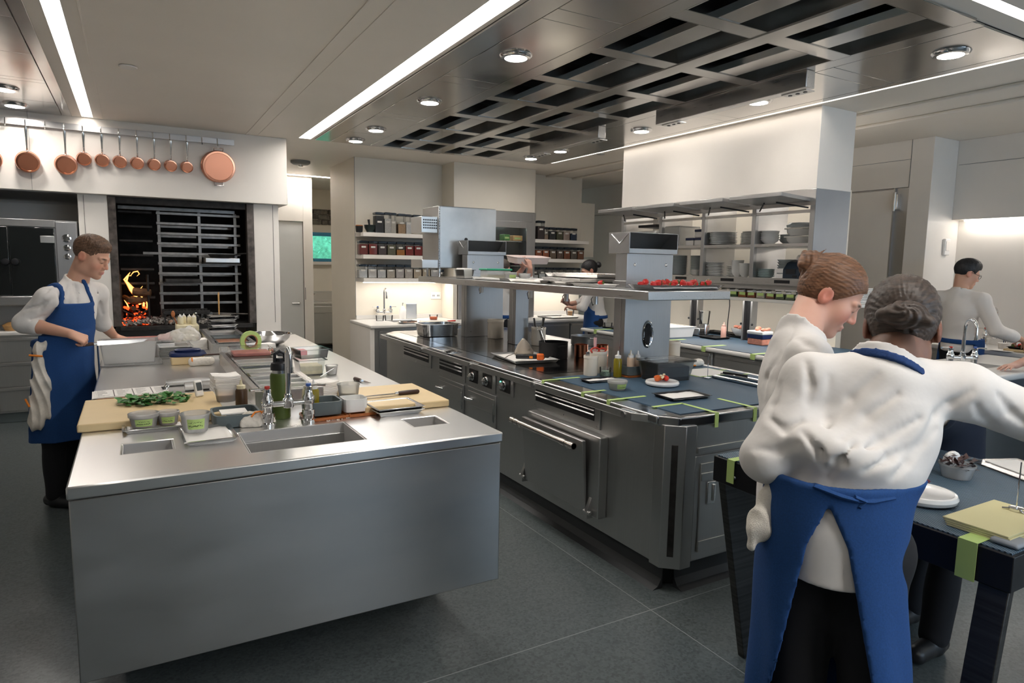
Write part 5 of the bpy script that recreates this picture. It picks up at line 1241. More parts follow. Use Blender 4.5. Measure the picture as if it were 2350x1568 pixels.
def skin_col(base, o, fr, s, lip=(.55, .22, .2), brow=(.06, .035, .02), flush=.25):
    base = np.array(base); lip = np.array(lip); brow = np.array(brow); red = base*np.array((1.05, .62, .58))
    def f(v):
        q = (v-o)/s; x = np.abs(q@fr[0]); y = q@fr[1]; z = q@fr[2]; c = np.tile(base, (len(v), 1))
        near = (np.abs(z) < .15) & (x < .1) & (np.abs(y) < .15)
        def mix(w, col):
            w = np.clip(w, 0, 1)*near; c[:] = c*(1-w[:, None])+col*w[:, None]
        g = lambda X, Y, Z, rx, ry, rz: 1.6-1.6*np.sqrt(((x-X)/rx)**2+((y-Y)/ry)**2+((z-Z)/rz)**2)
        mix(np.clip(g(.04, .07, -.035, .035, .05, .035), 0, 1)*flush*1.6, red); mix(np.clip(g(.0, .115, -.034, .025, .03, .022), 0, 1)*flush*1.6, red)
        mix(np.clip(g(.082, -.01, -.01, .03, .04, .045), 0, 1)*flush*2, red)
        mix(g(0, .1, -.071, .027, .02, .0135), lip); mix(g(.031, .092, .0205, .026, .022, .0075)*.85, brow); mix(g(.031, .09, -.007, .019, .02, .0042)*.9, brow)
        return c
    return f
SKIN = mat('skin', (.6, .35, .26), .48, sss=.12, vcol=True)
def hairmat(name, c): return mat(name, c, .5, var=.5, scale=34, stretch=(1, 1, 5))
def hair(o, fr, s, m, parent, style, h=.004):
    r, f, u = fr; o = np.array(o); ext = .2*s
    V = Vol(o-ext, o+ext, h); P_ = lambda x, y, z: o+s*(r*x+f*y+u*z)
    E_ = lambda x, y, z, R, k=.01: V.el(P_(x, y, z), fr, [q*s for q in R], k*s)
    x, y, z = [q/s for q in V.loc(V.all(), o, fr)]
    if style == 'short':
        E_(0, -.017, .037, (.0795, .101, .093)); E_(0, .020, .084, (.066, .064, .040), .03)
        cut = np.interp(y, [-.12, -.06, -.03, -.005, .02, .04, .06, .1], [-.055, -.05, -.03, .02, .018, .0, .045, .066])-z
        V.F += (.0025*np.sin(420*x+9*np.sin(90*y)+60*z)*np.sin(150*y+5*np.sin(80*x))).astype(F32)*s
    elif style == 'crop':
        E_(0, -.012, .04, (.083, .107, .097)); E_(0, .02, .09, (.066, .07, .05), .03)
        cut = np.interp(y, [-.12, -.06, -.03, -.005, .02, .04, .06, .1], [-.05, -.045, -.02, .025, .02, .005, .05, .064])-z
        V.F += (.002*np.sin(380*x+9*np.sin(90*y)+60*z)).astype(F32)*s
    else:
        E_(0, -.014, .037, (.084, .107, .097)); E_(0, -.045, -.02, (.062, .05, .045), .03)
        by, bz = (-.118, .035) if style == 'topbun' else (-.116, .0) if style == 'bun' else (-.13, -.02)
        ang = np.arctan2(x, (z-bz)+.02); V.F += (.0011*np.sin(46*ang+2.5*np.sin(40*y)+3*np.sin(25*x))+.0009*np.sin(120*ang+30*y)).astype(F32)*s
        cut = np.interp(y, [-.12, -.05, -.02, .0, .015, .05, .07, .1], [-.075, -.07, -.055, .012, -.012, .03, .055, .07])-z
    V.F = np.maximum(V.F, (cut*.8*s).astype(F32))
    if style in ('topbun', 'bun', 'lowbun'):
        if style == 'topbun':
            cpt = [(0, -.116, .05), (.0, -.155, .06)]; R = (.036, .034, .042)
        elif style == 'bun': cpt = [(0, -.14, .02)]; R = (.042, .034, .04)
        else: cpt = [(.0, -.125, -.03)]; R = (.047, .032, .034)
        c0 = cpt[0]; E_(*c0, R, .012)
        bx, by_, bz_ = x-c0[0], y-c0[1], z-c0[2]
        sp = np.sin(6*np.arctan2(bz_, bx)+220*np.sqrt(bx**2+bz_**2)+4*np.sin(60*by_))
        wgt = np.exp(-(bx**2+by_**2+bz_**2)/(.045**2)); V.F += (.005*sp*wgt*s).astype(F32)
        if style == 'topbun':
            V.rc(P_(.0, -.08, .05), P_(.0, -.12, .045), .024*s, .022*s, .01); V.rc(P_(.022, -.13, .03), P_(-.02, -.146, .065), .014*s, .012*s, .006); V.rc(P_(.012, -.11, .085), P_(.01, -.1, .115), .005*s, .0015*s, .004)
        if style == 'lowbun': V.rc(P_(-.045, -.12, -.03), P_(.045, -.125, -.045), .018*s, .016*s, .008)
    return V.obj('hair', m, parent)
def torso_fields(V, J, w=1.0, k=.05, cuff=.55, skirt=None, slx=1.0, grow=0.0, belly=1.0):
    """coat volume: torso, skirt, sleeves up to the rolled cuffs"""
    up = nrm(np.array(J['nb'])-np.array(J['pelvis'])); f = nrm(np.array(J['f'])-up*np.dot(J['f'], up)); r = np.cross(f, up); fr = (r, f, up); g = grow
    Pv, Cv, Nb = [np.array(J[q], float) for q in ('pelvis', 'chest', 'nb')]
    V.el(Cv, fr, (.172*w+g, .118+g, .19+g), k); V.el((Pv+Cv)/2-f*.005, fr, (.158*w+g, .118*belly+g, .18+g), k); V.el(Pv+up*.02, fr, (.175*w+g, .128*belly+g, .15+g), k)
    sL, sR = np.array(J['shL'], float), np.array(J['shR'], float)
    V.el(Nb-up*.03-f*.018, fr, (.085+g, .075+g, .05+g), .05)
    V.rc(sL, sR, .062+g, .062+g, k); V.rc(Nb-up*.03, (sL+sR)/2-up*.03, .05+g, .09+g, k)
    for q in (sL, sR): V.rc(Nb-up*.022, q+up*.002, .048+g, .056+g, k)
    if skirt is not None: V.rc(Pv-up*.0, Pv+(np.array(skirt)-Pv), .155*w+g, .165*w+g, k)
    for sd in 'LR':
        s_, e_, w_ = [np.array(J[q+sd], float) for q in ('sh', 'el', 'wr')]
        V.rc(s_, e_, (.065)*slx+g, .058*slx+g, .03); c_ = e_+(w_-e_)*cuff; V.rc(e_, c_, .060*slx+g, .053*slx+g, .02)
        if cuff < .9: dv = nrm(w_-e_); V.rc(c_-dv*.032, c_, .059*slx+g, .056*slx+g, .006)
    return fr
def on_surface(V, px, py, ox):
    # where the line of sight of a fold seen in the photograph meets the cloth
    d = _fw+_r2*((px-1175)/F_PX)+_d2*((py-784)/F_PX); d = np.array(d)/d.length; c = np.array((0, 0, 1.65))-ox
    m_ = (V.lo+V.lo+V.h*V.n)/2; t0 = np.linalg.norm(m_-c)
    for t_ in np.arange(t0-1.2, t0+1.2, V.h*.6):
        i = np.round((c+d*t_-V.lo)/V.h).astype(int)
        if np.all(i >= 0) and np.all(i < V.n) and V.F[tuple(i)] < 0: return c+d*t_
    return None
def crease(V, lines, ox, r=.007):
    G = V.F.copy(); segs = []
    for ln in lines:
        q = [on_surface(V, x, y, ox) for x, y in ln]; q = [a for a in q if a is not None]
        segs += [(a, b, i, len(q)) for i, (a, b) in enumerate(zip(q[:-1], q[1:])) if np.linalg.norm(a-b) < .3]
    for a, b, i, n in segs: V.rc(a, b, r*(.5 if i == 0 else 1), r*(.5 if i == n-2 else 1), .013, True)
def person(lab, J, sk, hairc, style, hs=1.0, roll=0.0, h=.005, hc=.009, w=1.0, cuff=.5, hem=.80, bib=True, tie='1e4484', hands=(True, True), hl={}, hr={}, folds=(), slit=False, apron=(.45, 1.07), collar=True, jaw=1.0, cols=None, buttons=False, slx=1.0, amp=1.0, foldf=26, fdir=(.2, .1, .97), flare=0.0, creases=(), cr=.008, tape=False, blouse=None, buttons_px=(), ties=(), prints=(), apm=None, apw=1.0):
    t = thing('person', lab, 'person', (J['pelvis'][0], J['pelvis'][1], 0)); ox = np.array((J['pelvis'][0], J['pelvis'][1], 0.0))
    J = {k_: (np.array(v, float) if k_ in ('f', 'hf', 'slitc') else np.array(v, float)-ox) for k_, v in J.items()}
    fr = head_frame(J['hf'], roll); o = J['head']; nb = J['nb']; f = nrm(J['f']*np.array((1, 1, 0))); r = np.cross(f, (0, 0, 1))
    pts = np.array([J[q] for q in ('head', 'nb', 'shL', 'shR', 'elL', 'elR', 'wrL', 'wrR', 'pelvis', 'chest')])
    # body: head, neck, arms and hands in one surface
    lo, hi = pts.min(0)-.22, pts.max(0)+.22; lo[2] = min(J['pelvis'][2]-.1, J['wrL'][2]-.22, J['wrR'][2]-.22)
    V = Vol(lo, hi, h); head(V, o, fr, hs, nb, jaw)
    V.rc(nb, J['chest'], .05, .07, .03); V.rc(J['chest'], J['pelvis'], .07, .08, .03)
    for i, sd in enumerate('LR'):
        V.rc(nb-np.array((0, 0, .03)), J['sh'+sd], .03, .035, .02); V.rc(J['sh'+sd], J['el'+sd], .036, .04, .02)
        e_, w_ = J['el'+sd], J['wr'+sd]; m_ = e_+(w_-e_)*.3; V.rc(e_, m_, .041, .043, .02); V.rc(m_, w_, .043, .0285, .02)
        kw = (hl, hr)[i]
        if hands[i]:
            kk = dict(kw); d_ = kk.pop('d', tuple(w_-e_)); n_ = kk.pop('n', (0, 0, -1)); hand(V, w_, d_, n_, (1 if sd == 'R' else -1)*kk.pop('flip', 1), **kk)
    for sd in 'LR':
        V.rc(J['hip'+sd], J['hip'+sd]-np.array((0, 0, .08)), .07, .07, .03)
    V.obj('body', SKIN, t, skin_col(sk, o, fr, hs, **(cols or {})), 1)
    hair(o, fr, hs, hairc, t, style, min(h, .004) if h < .006 else .005)
    # coat
    lo, hi = pts.min(0)-.2, pts.max(0)+.2; lo[2] = hem+.0-.05; hi[2] = max(J['shL'][2], J['shR'][2], nb[2], J['elL'][2], J['elR'][2])+.16
    V = Vol(lo, hi, hc); sk_end = np.array((J['hipL'][0]+J['hipR'][0], J['hipL'][1]+J['hipR'][1], 0))/2; sk_end[2] = hem-.12
    tf = torso_fields(V, J, w, .05, cuff, sk_end, slx)
    if blouse: V.el(J['pelvis']*np.array((1, 1, 0))+np.array((0, 0, blouse[0])), tf, blouse[1], .05)
    P_ = V.all(); zz = P_[2]
    V.F += (amp*(.003+.0025*wob(P_, foldf*.6, .6))).astype(F32)
    fd = nrm(fdir); dt = P_[0]*fd[0]+P_[1]*fd[1]+P_[2]*fd[2]; qa = [P_[i]-.84*dt*fd[i] for i in range(3)]
    rg1 = np.maximum(1-np.abs(wob(qa, foldf*2.3, 3.3))*2.4, 0)**2; rg2 = np.maximum(1-np.abs(wob(qa, foldf*4.1, 5.1))*2.4, 0)**2; V.F += (amp*(.0055*rg1+.002*rg2)*(.35+.65*np.sin(6*dt+4*P_[0])**2)).astype(F32)
    for (c_, dv, fq, am, rad) in folds:
        c_ = np.array(c_)-ox; dv = nrm(dv); q = [P_[i]-c_[i] for i in range(3)]; D2 = q[0]**2+q[1]**2+q[2]**2
        ph = .55*fq*(q[0]*dv[0]+q[1]*dv[1]+q[2]*dv[2]); V.F += (.45*am*np.exp(-D2/rad**2)*(1-np.abs(np.sin(ph+.8*wob(P_, 14, 1)+.5*np.sin(ph*.41)))**.8)*(.6+.4*wob(P_, 17, 3))).astype(F32)
    if creases: crease(V, creases, ox, cr)
    V.F = np.maximum(V.F, (hem-zz+.004*np.sin(40*(P_[0]+P_[1]))).astype(F32))
    hv = nrm(o-nb); 
    if collar:
        up = nrm(.65*hv+.35*tf[2]); cfr = head_frame(np.cross(up, np.cross(J['f'], up))); cc_ = nb-up*.008
        a = Vol.loc(P_, cc_, (cfr[0], cfr[1], up)); rad = np.sqrt((a[0]/1.0)**2+(a[1]/1.05)**2)
        d = np.maximum(np.abs(rad-.071)-.006, np.abs(a[2]+.010*np.tanh(a[1]*30))-.021); hh = np.maximum(.012-np.abs(V.F-d), 0)/.012
        V.F = (np.minimum(V.F, d)-hh*hh*.003).astype(F32)
        neck_hole = np.maximum(np.maximum(rad-.062, -(a[2]+.004)), a[2]-.09); V.F = np.maximum(V.F, -neck_hole.astype(F32))
    co = V.obj('chef_coat', COAT, t, None, 2)
    for (x_, y_) in buttons_px:
        q = on_surface(V, x_, y_, ox)
        if q is not None: MB().ball(tuple(q), (.0055, .0055, .0055), 10, 8).build('button', WHITEP, co)
    if tape:
        V = Vol(nb-.16, nb+.16, .005); P2 = V.all(); a = Vol.loc(P2, cc_, (cfr[0], cfr[1], up)); rad = np.sqrt(a[0]**2+a[1]**2)
        V.F = np.maximum(np.maximum(np.abs(rad-.083)-.006, np.abs(a[2]+.006)-.011), a[1]-.03).astype(F32); V.obj('neck_tape', NAVYC, t, None, 1)
    # trousers and shoes
    V = Vol((min(J['kneeL'][0], J['kneeR'][0], J['hipL'][0], J['hipR'][0], J['anL'][0], J['anR'][0])-.17, min(J['kneeL'][1], J['kneeR'][1], J['hipL'][1], J['hipR'][1], J['anL'][1], J['anR'][1])-.17, .03), (max(J['kneeL'][0], J['kneeR'][0], J['hipL'][0], J['hipR'][0], J['anL'][0], J['anR'][0])+.17, max(J['kneeL'][1], J['kneeR'][1], J['hipL'][1], J['hipR'][1], J['anL'][1], J['anR'][1])+.17, J['pelvis'][2]+.1), .012)
    V.rc(J['hipL'], J['hipR'], .10, .10, .05)
    for sd in 'LR': V.rc(J['hip'+sd], J['knee'+sd], .092, .07, .03); V.rc(J['knee'+sd], J['an'+sd], .07, .06, .03)
    V.F += (.005*wob(V.all(), 24, 1)).astype(F32); V.obj('trousers', BLACKC, t, None, 1)
    V0 = None
    for sd in 'LR':
        a = J['an'+sd]; fv = nrm(J.get('foot'+sd, None)-a) if ('foot'+sd) in J else f; fv = nrm(np.array((fv[0], fv[1], 0))); b = np.array((a[0], a[1], .045))
        V = Vol(b-.25, b+.25, .008); V.rc(b-fv*.05, b+fv*.14, .043, .04, .02); V.rc(b, (a[0], a[1], .1), .045, .045, .02); zz = V.all()[2]; V.F = np.maximum(V.F, .002-zz).astype(F32); V.obj('shoe', LEATHER, t, None, 1)
    # apron: a shell lying on coat and legs
    zb, zw = apron
    pl = J['pelvis']; foot = (J['anL']+J['anR'])/2
    lo = np.minimum(pts.min(0), foot-.3)-.1; hi = np.maximum(pts.max(0), foot+.3)+.1
    lo = np.array((min(pl[0], foot[0])-.42, min(pl[1], foot[1])-.42, zb-.03)); hi = np.array((max(pl[0], foot[0])+.42, max(pl[1], foot[1])+.42, (nb[2]+.06) if bib else zw+.06))
    V = Vol(lo, hi, min(max(hc, .0065), .009)); K = dict(J); fr2 = torso_fields(V, K, w*apw, .05, cuff, None, .2)
    P_ = V.all(); zt = P_[2]; tt = (pl[2]-zt)/max(pl[2], .1); cx = pl[0]+(foot[0]-pl[0])*tt; cy = pl[1]+(foot[1]-pl[1])*tt
    a = (P_[0]-cx)*r[0]+(P_[1]-cy)*r[1]; b = (P_[0]-cx)*f[0]+(P_[1]-cy)*f[1]
    tl = np.clip(tt, -.12, 1); ra = .186*w*apw+tl*(.06+flare); rb = .148+tl*(.06+flare); sk_ = (np.sqrt((a/ra)**2+(b/rb)**2)-1)*.15
    sk_ = np.maximum(sk_, zt-zw-.02); sk_ = sk_+(.004*wob(P_, 18, 2)+np.clip(tl, 0, 1)*.010*np.sin(9*np.arctan2(a, b)+2*np.sin(4*zt))).astype(F32)
    hh = np.maximum(.03-np.abs(V.F-sk_), 0)/.03; Bf = np.minimum(V.F, sk_)-hh*hh*.0075
    sh = np.abs(Bf+.0005)-.0115
    up_ = (zt-zw)/max(nb[2]-.14-zw, .05); bw = np.interp(up_, [-.2, 0, .25, .6, 1.0, 1.01], [.2, .20, .155, .115, .105, -.2])
    if slit:
        ap = (J['apex'] if 'apex' in J else np.array((0, 0, zw-.08))); wd = np.clip(ap[2]-zt, 0, 1)*.19+np.clip(ap[2]-zt, 0, .1)*.25
        reg = np.where(zt > ap[2], -1, np.where(b < 0, wd-np.abs(a-J['slitc'][0]), -1)); reg = np.maximum(reg*.8, zt-zw); strap = reg*0+1
    else:
        reg_sk = np.maximum(-(b+.055), zt-zw)
        reg_bib = np.maximum(np.maximum(np.abs(a)-bw, -b+.0), zw-.05-zt) if bib else reg_sk*0+1
        reg = np.minimum(reg_sk, reg_bib)
        belt = np.maximum(np.abs(zt-zw+.03)-.022, -1.0); reg = np.minimum(reg, belt)
        if bib:
            su = .105-.035*np.clip((zt-(nb[2]-.14))/.14, 0, 1); st = np.maximum(np.abs(np.abs(a)-su)-.013, np.maximum(nb[2]-.16-zt, -b-.06)); reg = np.minimum(reg, st)
    reg = np.maximum(reg, zb-zt)
    V.F = np.maximum(sh, reg*.9).astype(F32)
    apo = V.obj('apron', apm or BLUECLOTH, t, None, 2)
    for ln in ties:
        q = [on_surface(V, x_, y_, ox) for x_, y_ in ln]; q = [tuple(a) for a in q if a is not None]
        if len(q) > 1: MB().tube(q, [.010]+[.013]*(len(q)-2)+[.010], 8, flat=.5).build('tie', BLUECLOTH, apo)
    for (x_, y_, r_) in prints:
        q = on_surface(V, x_, y_, ox)
        if q is not None: MB().ball(tuple(q), (r_, r_, r_*1.3), 6, 4).build('white_print', PAPER, apo)
    # tie strings knotted in front or behind
    return t, ox, fr, J
HB = hairmat('brown_hair', (.115, .062, .036)); HL_ = hairmat('light_brown_hair', (.16, .075, .038)); HG = hairmat('dark_brown_hair', (.055, .038, .029)); HK = hairmat('black_hair', (.012, .011, .012))
FG_FOLDS = [[(1849, 823), (1860, 884), (1854, 925)], [(1904, 865), (1901, 961), (1885, 1049)], [(2229, 896), (2183, 926), (2149, 953), (2111, 1018)], [(2015, 858), (1954, 915), (1908, 965)], [(2111, 961), (2023, 1011), (1931, 1064)],
    [(2118, 1018), (2042, 1049), (1984, 1083)], [(1843, 992), (1877, 1034), (1889, 1072)], [(1736, 1030), (1785, 1037), (1831, 1018)], [(1766, 961), (1801, 988), (1839, 969)], [(2206, 965), (2237, 999), (2271, 1022)], [(2291, 907), (2321, 946), (2348, 969)], [(2060, 905), (1990, 955), (1930, 1010)], [(1790, 880), (1775, 925), (1765, 950)], [(2150, 985), (2085, 1060), (2050, 1095)], [(1960, 1020), (1920, 1060), (1900, 1100)], [(2240, 930), (2255, 960), (2285, 985)]]
PROFILE_FOLDS = [[(1824, 754), (1808, 785), (1793, 816)], [(1778, 831), (1757, 869), (1751, 907)], [(1800, 860), (1785, 895), (1775, 925)], [(1830, 775), (1850, 790), (1870, 800)]]
SLICER_FOLDS = [[(64, 682), (105, 672), (134, 653)], [(56, 711), (96, 701), (121, 685)], [(137, 676), (123, 717), (108, 736)], [(153, 653), (142, 685), (130, 727)], [(166, 637), (174, 672), (176, 695)], [(222, 668), (229, 700), (236, 722)], [(90, 660), (100, 690), (92, 715)], [(70, 735), (100, 728), (125, 725)]]
# ---- cook slicing at the prep island
chef, cox, cfr, CJ = person('young cook with short brown hair slicing meat, blue bib apron over white coat', dict(
    head=(-.235, 5.165, 1.655), hf=(.80, -.42, -.43), nb=(-.325, 5.22, 1.485), chest=(-.365, 5.21, 1.28), pelvis=(-.43, 5.20, .98), f=(.74, -.67, 0),
    shR=(-.475, 5.075, 1.38), elR=(-.61, 5.10, 1.225), wrR=(-.365, 4.96, 1.165), shL=(-.225, 5.34, 1.40), elL=(-.225, 5.50, 1.20), wrL=(-.145, 5.62, 1.075),
    hipR=(-.485, 5.13, .93), hipL=(-.37, 5.25, .93), kneeR=(-.50, 5.10, .50), kneeL=(-.41, 5.27, .50), anR=(-.505, 5.13, .09), anL=(-.42, 5.34, .09)),
    (.62, .34, .235), HB, 'short', 1.07, h=.0045, hc=.008, w=.95, cuff=.22, hem=.88, apron=(.455, 1.12), slx=1.1,
    hr=dict(d=(.80, .22, -.50), n=(.25, .55, -.75), curl=(.95, .9, .5), tin=.35), hl=dict(d=(.86, .16, -.42), n=(-.35, .15, -.9), curl=(.12, .2, .2), spread=.12),
    folds=(((-.5, 5.1, 1.33), (.5, .1, .85), 60, .012, .14), ((-.38, 5.1, 1.15), (.3, 0, .95), 55, .010, .14), ((-.28, 5.3, 1.36), (.2, .3, .9), 60, .010, .12)), amp=.6, creases=SLICER_FOLDS, cr=.010, buttons_px=((178, 637), (182, 672), (212, 634)))
# ---- cook in profile with a top bun
prof, pox, pfr, PJ = person('woman in white coat with a brown top bun bending her head, in profile', dict(
    head=(2.082, 1.427, 1.565), hf=(.50, -.66, -.56), nb=(1.960, 1.44, 1.43), chest=(1.915, 1.42, 1.24), pelvis=(1.79, 1.25, .96), f=(.72, -.69, 0),
    shR=(1.845, 1.32, 1.37), elR=(1.80, 1.32, 1.10), wrR=(1.97, 1.20, .98), shL=(2.065, 1.56, 1.35), elL=(2.12, 1.53, 1.12), wrL=(2.2, 1.32, 1.0),
    hipR=(1.75, 1.21, .92), hipL=(1.83, 1.30, .92), kneeR=(1.74, 1.21, .5), kneeL=(1.82, 1.30, .5), anR=(1.73, 1.22, .09), anL=(1.80, 1.31, .09)),
    (.63, .355, .265), HL_, 'topbun', 1.03, h=.004, hc=.008, w=.95, cuff=.8, hem=.84, apron=(.45, 1.05), bib=False, cols=dict(flush=.4, lip=(.5, .2, .17)),
    folds=(((1.83, 1.36, 1.22), (.1, .2, .95), 55, .014, .16), ((1.83, 1.33, 1.36), (.6, .1, .7), 60, .010, .12)), amp=.6, creases=PROFILE_FOLDS)
# ---- cook seen from behind
back, box_, bfr, BJ = person('woman seen from behind in a white coat and blue waist apron, dark low bun', dict(
    head=(1.80, 1.015, 1.493), hf=(.72, .46, -.55), nb=(1.70, .985, 1.40), chest=(1.655, .985, 1.23), pelvis=(1.553, 1.013, .99), f=(.72, .69, 0), slitc=(-.03, 0, 0), apex=(1.553, 1.013, 1.085),
    shL=(1.555, 1.105, 1.355), elL=(1.425, 1.125, 1.155), wrL=(1.60, 1.16, 1.06), shR=(1.835, .865, 1.345), elR=(2.05, .72, 1.25), wrR=(2.24, .63, 1.12),
    hipL=(1.51, 1.06, .93), hipR=(1.62, .94, .93), kneeL=(1.5, 1.04, .5), kneeR=(1.61, .91, .5), anL=(1.49, 1.03, .09), anR=(1.6, .9, .09)),
    (.20, .10, .065), HG, 'lowbun', 1.08, h=.005, hc=.0065, w=.92, cuff=.78, hem=.875, apron=(.42, 1.13), bib=False, slit=True, tape=True, slx=1.08, flare=.0, amp=.35, foldf=22, fdir=(.62, -.36, .70), creases=FG_FOLDS, apw=.94, blouse=(1.18, (.172, .135, .075)), ties=([(1832, 1100), (1880, 1118), (1930, 1140), (1968, 1150)], [(1962, 1150), (2000, 1150), (2050, 1142)], [(1960, 1140), (1985, 1150), (1972, 1166)]), prints=((1692, 1545, .006), (1698, 1556, .005), (1690, 1560, .006), (1700, 1564, .004)),
    folds=())
# ---- man in glasses at the wall counter
man, mox, mfr, MJ = person('man with black hair and glasses seen from behind at the wall counter', dict(
    head=(6.80, 3.27, 1.635), hf=(.72, -.62, -.32), nb=(6.74, 3.28, 1.475), chest=(6.74, 3.27, 1.27), pelvis=(6.80, 3.26, .95), f=(.97, -.22, 0),
    shR=(6.74, 3.09, 1.395), elR=(6.77, 2.97, 1.13), wrR=(7.03, 2.88, 1.045), shL=(6.72, 3.46, 1.395), elL=(6.78, 3.56, 1.12), wrL=(6.98, 3.42, 1.06),
    hipR=(6.80, 3.17, .92), hipL=(6.82, 3.35, .92), kneeR=(6.82, 3.17, .5), kneeL=(6.84, 3.36, .5), anR=(6.80, 3.17, .09), anL=(6.82, 3.36, .09)),
    (.58, .33, .23), HK, 'crop', 1.03, h=.0065, hc=.011, cuff=.72, hem=.90, apron=(.42, 1.03), bib=False, slx=1.1,
    hr=dict(d=(.9, -.1, -.35), n=(.1, 0, -1), curl=(.6, .6, .4)), folds=(((6.72, 3.2, 1.2), (0, .3, .95), 38, .01, .2),))
g = MB()
for q in (-1, 1):
    pts = [MJ['head']+1.03*(mfr[0]*(q*.032+.022*math.cos(a))+mfr[1]*.102+mfr[2]*(.0+.018*math.sin(a))) for a in [2*PI*i/16 for i in range(17)]]
    g.tube(pts, .0022, 6); g.tube([MJ['head']+1.03*(mfr[0]*q*.054+mfr[1]*.1+mfr[2]*.005), MJ['head']+1.03*(mfr[0]*q*.082+mfr[1]*.0+mfr[2]*.012)], .002, 6)
g.tube([MJ['head']+1.03*(mfr[0]*.01+mfr[1]*.105), MJ['head']+1.03*(-mfr[0]*.01+mfr[1]*.105)], .002, 6)
gt = thing('eyeglasses', 'thin framed glasses on the man at the wall counter', 'glasses', tuple(mox)); g.build('frame', BLACKP, gt)
# ---- two cooks beyond the range
p1, o1, f1, J1 = person('cook behind the range posts holding up a white tub', dict(
    head=(4.03, 7.28, 1.58), hf=(.93, -.15, -.2), nb=(4.04, 7.30, 1.42), chest=(4.07, 7.30, 1.21), pelvis=(4.09, 7.32, .93), f=(.9, .2, 0),
    shR=(4.10, 7.13, 1.35), elR=(4.37, 7.20, 1.42), wrR=(4.33, 7.10, 1.60), shL=(4.05, 7.47, 1.35), elL=(4.3, 7.5, 1.42), wrL=(4.42, 7.42, 1.6),
    hipR=(4.09, 7.23, .9), hipL=(4.09, 7.41, .9), kneeR=(4.1, 7.23, .5), kneeL=(4.1, 7.42, .5), anR=(4.08, 7.23, .09), anL=(4.08, 7.42, .09)),
    (.66, .36, .27), HG, 'bun', 1.0, h=.0065, hc=.012, cuff=.35, hem=.88, apron=(.45, 1.02), bib=True,
    hr=dict(d=(-.25, .12, .95), n=(-.2, .9, .2), curl=(.5, .6, .4)), hl=dict(d=(.1, -.1, .95), n=(-.3, -.9, 0), curl=(.4, .5, .4)))
p2, o2, f2, J2 = person('cook with black hair in a bun at the end of the pass counter', dict(
    head=(5.26, 7.12, 1.585), hf=(-.85, .35, -.38), nb=(5.33, 7.10, 1.42), chest=(5.35, 7.10, 1.2), pelvis=(5.38, 7.10, .93), f=(-.75, .66, 0),
    shR=(5.44, 7.24, 1.34), elR=(5.35, 7.4, 1.13), wrR=(5.14, 7.42, 1.12), shL=(5.20, 6.98, 1.33), elL=(5.10, 7.02, 1.10), wrL=(5.08, 7.20, 1.08),
    hipR=(5.43, 7.17, .9), hipL=(5.32, 7.02, .9), kneeR=(5.43, 7.18, .5), kneeL=(5.32, 7.02, .5), anR=(5.44, 7.17, .09), anL=(5.33, 7.02, .09)),
    (.60, .34, .25), HK, 'bun', 1.03, h=.0065, hc=.011, cuff=.25, hem=.88, apron=(.45, 1.0), bib=True, slx=1.1,
    hr=dict(d=(-.7, -.1, .4), n=(.2, -.5, -.6), curl=(.3, .3, .3)), hl=dict(d=(-.4, .8, .1), n=(.1, 0, -1), curl=(.5, .5, .4)))
# ---- cook bent over the far side of the plating table
p3, o3, f3, J3 = person('cook in dark trousers bent over the plating table behind the woman with the low bun', dict(
    head=(2.46, 1.44, 1.15), hf=(-.75, -.1, -.66), nb=(2.61, 1.48, 1.18), chest=(2.80, 1.53, 1.12), pelvis=(3.10, 1.57, .98), f=(-1, -.05, 0),
    shR=(2.65, 1.65, 1.12), elR=(2.54, 1.70, 1.02), wrR=(2.36, 1.62, .99), shL=(2.64, 1.34, 1.12), elL=(2.48, 1.40, 1.03), wrL=(2.30, 1.48, .99),
    hipR=(3.12, 1.65, .93), hipL=(3.12, 1.48, .93), kneeR=(3.12, 1.6, .5), kneeL=(3.08, 1.44, .5), anR=(3.12, 1.6, .09), anL=(2.93, 1.40, .09)),
    (.6, .34, .25), HB, 'crop', 1.0, h=.0065, hc=.012, cuff=.5, hem=.88, apron=(.5, 1.12), bib=False, apm=SHADEDC, amp=.4)
# ---- cook beyond the frame whose hand rests on the white counter
p4, o4, f4, J4 = person('cook resting a hand with a ring on the white sink counter', dict(
    head=(6.25, 2.02, 1.62), hf=(-.3, .9, -.3), nb=(6.25, 1.98, 1.46), chest=(6.25, 1.97, 1.25), pelvis=(6.25, 1.97, .95), f=(-.2, .95, 0),
    shR=(6.43, 2.0, 1.38), elR=(6.5, 2.1, 1.1), wrR=(6.45, 2.4, .985), shL=(6.07, 1.95, 1.38), elL=(6.03, 2.16, 1.13), wrL=(5.80, 2.385, .952),
    hipR=(6.34, 1.97, .92), hipL=(6.16, 1.97, .92), kneeR=(6.34, 2.0, .5), kneeL=(6.16, 2.0, .5), anR=(6.34, 1.97, .09), anL=(6.16, 1.97, .09)),
    (.64, .37, .28), HB, 'bun', 1.0, h=.0065, hc=.013, cuff=.5, hem=.88, apron=(.45, 1.03),
    hl=dict(d=(-.96, .06, -.10), n=(0, 0, -1), curl=(.08, .1, .12), spread=.05), hr=dict(d=(-.4, .8, -.15), n=(0, 0, -1), curl=(.1, .1, .1)))
rg_ = MB(); rg_.lathe([(.0105, -.002), (.0118, 0), (.0105, .002)], n=16); o = rg_.build('finger_ring', CHROME, p4); o.rotation_euler = (0, PI/2, 0); o.location = tuple(np.array((5.80-.11, 2.385+.01, .938))-o4)
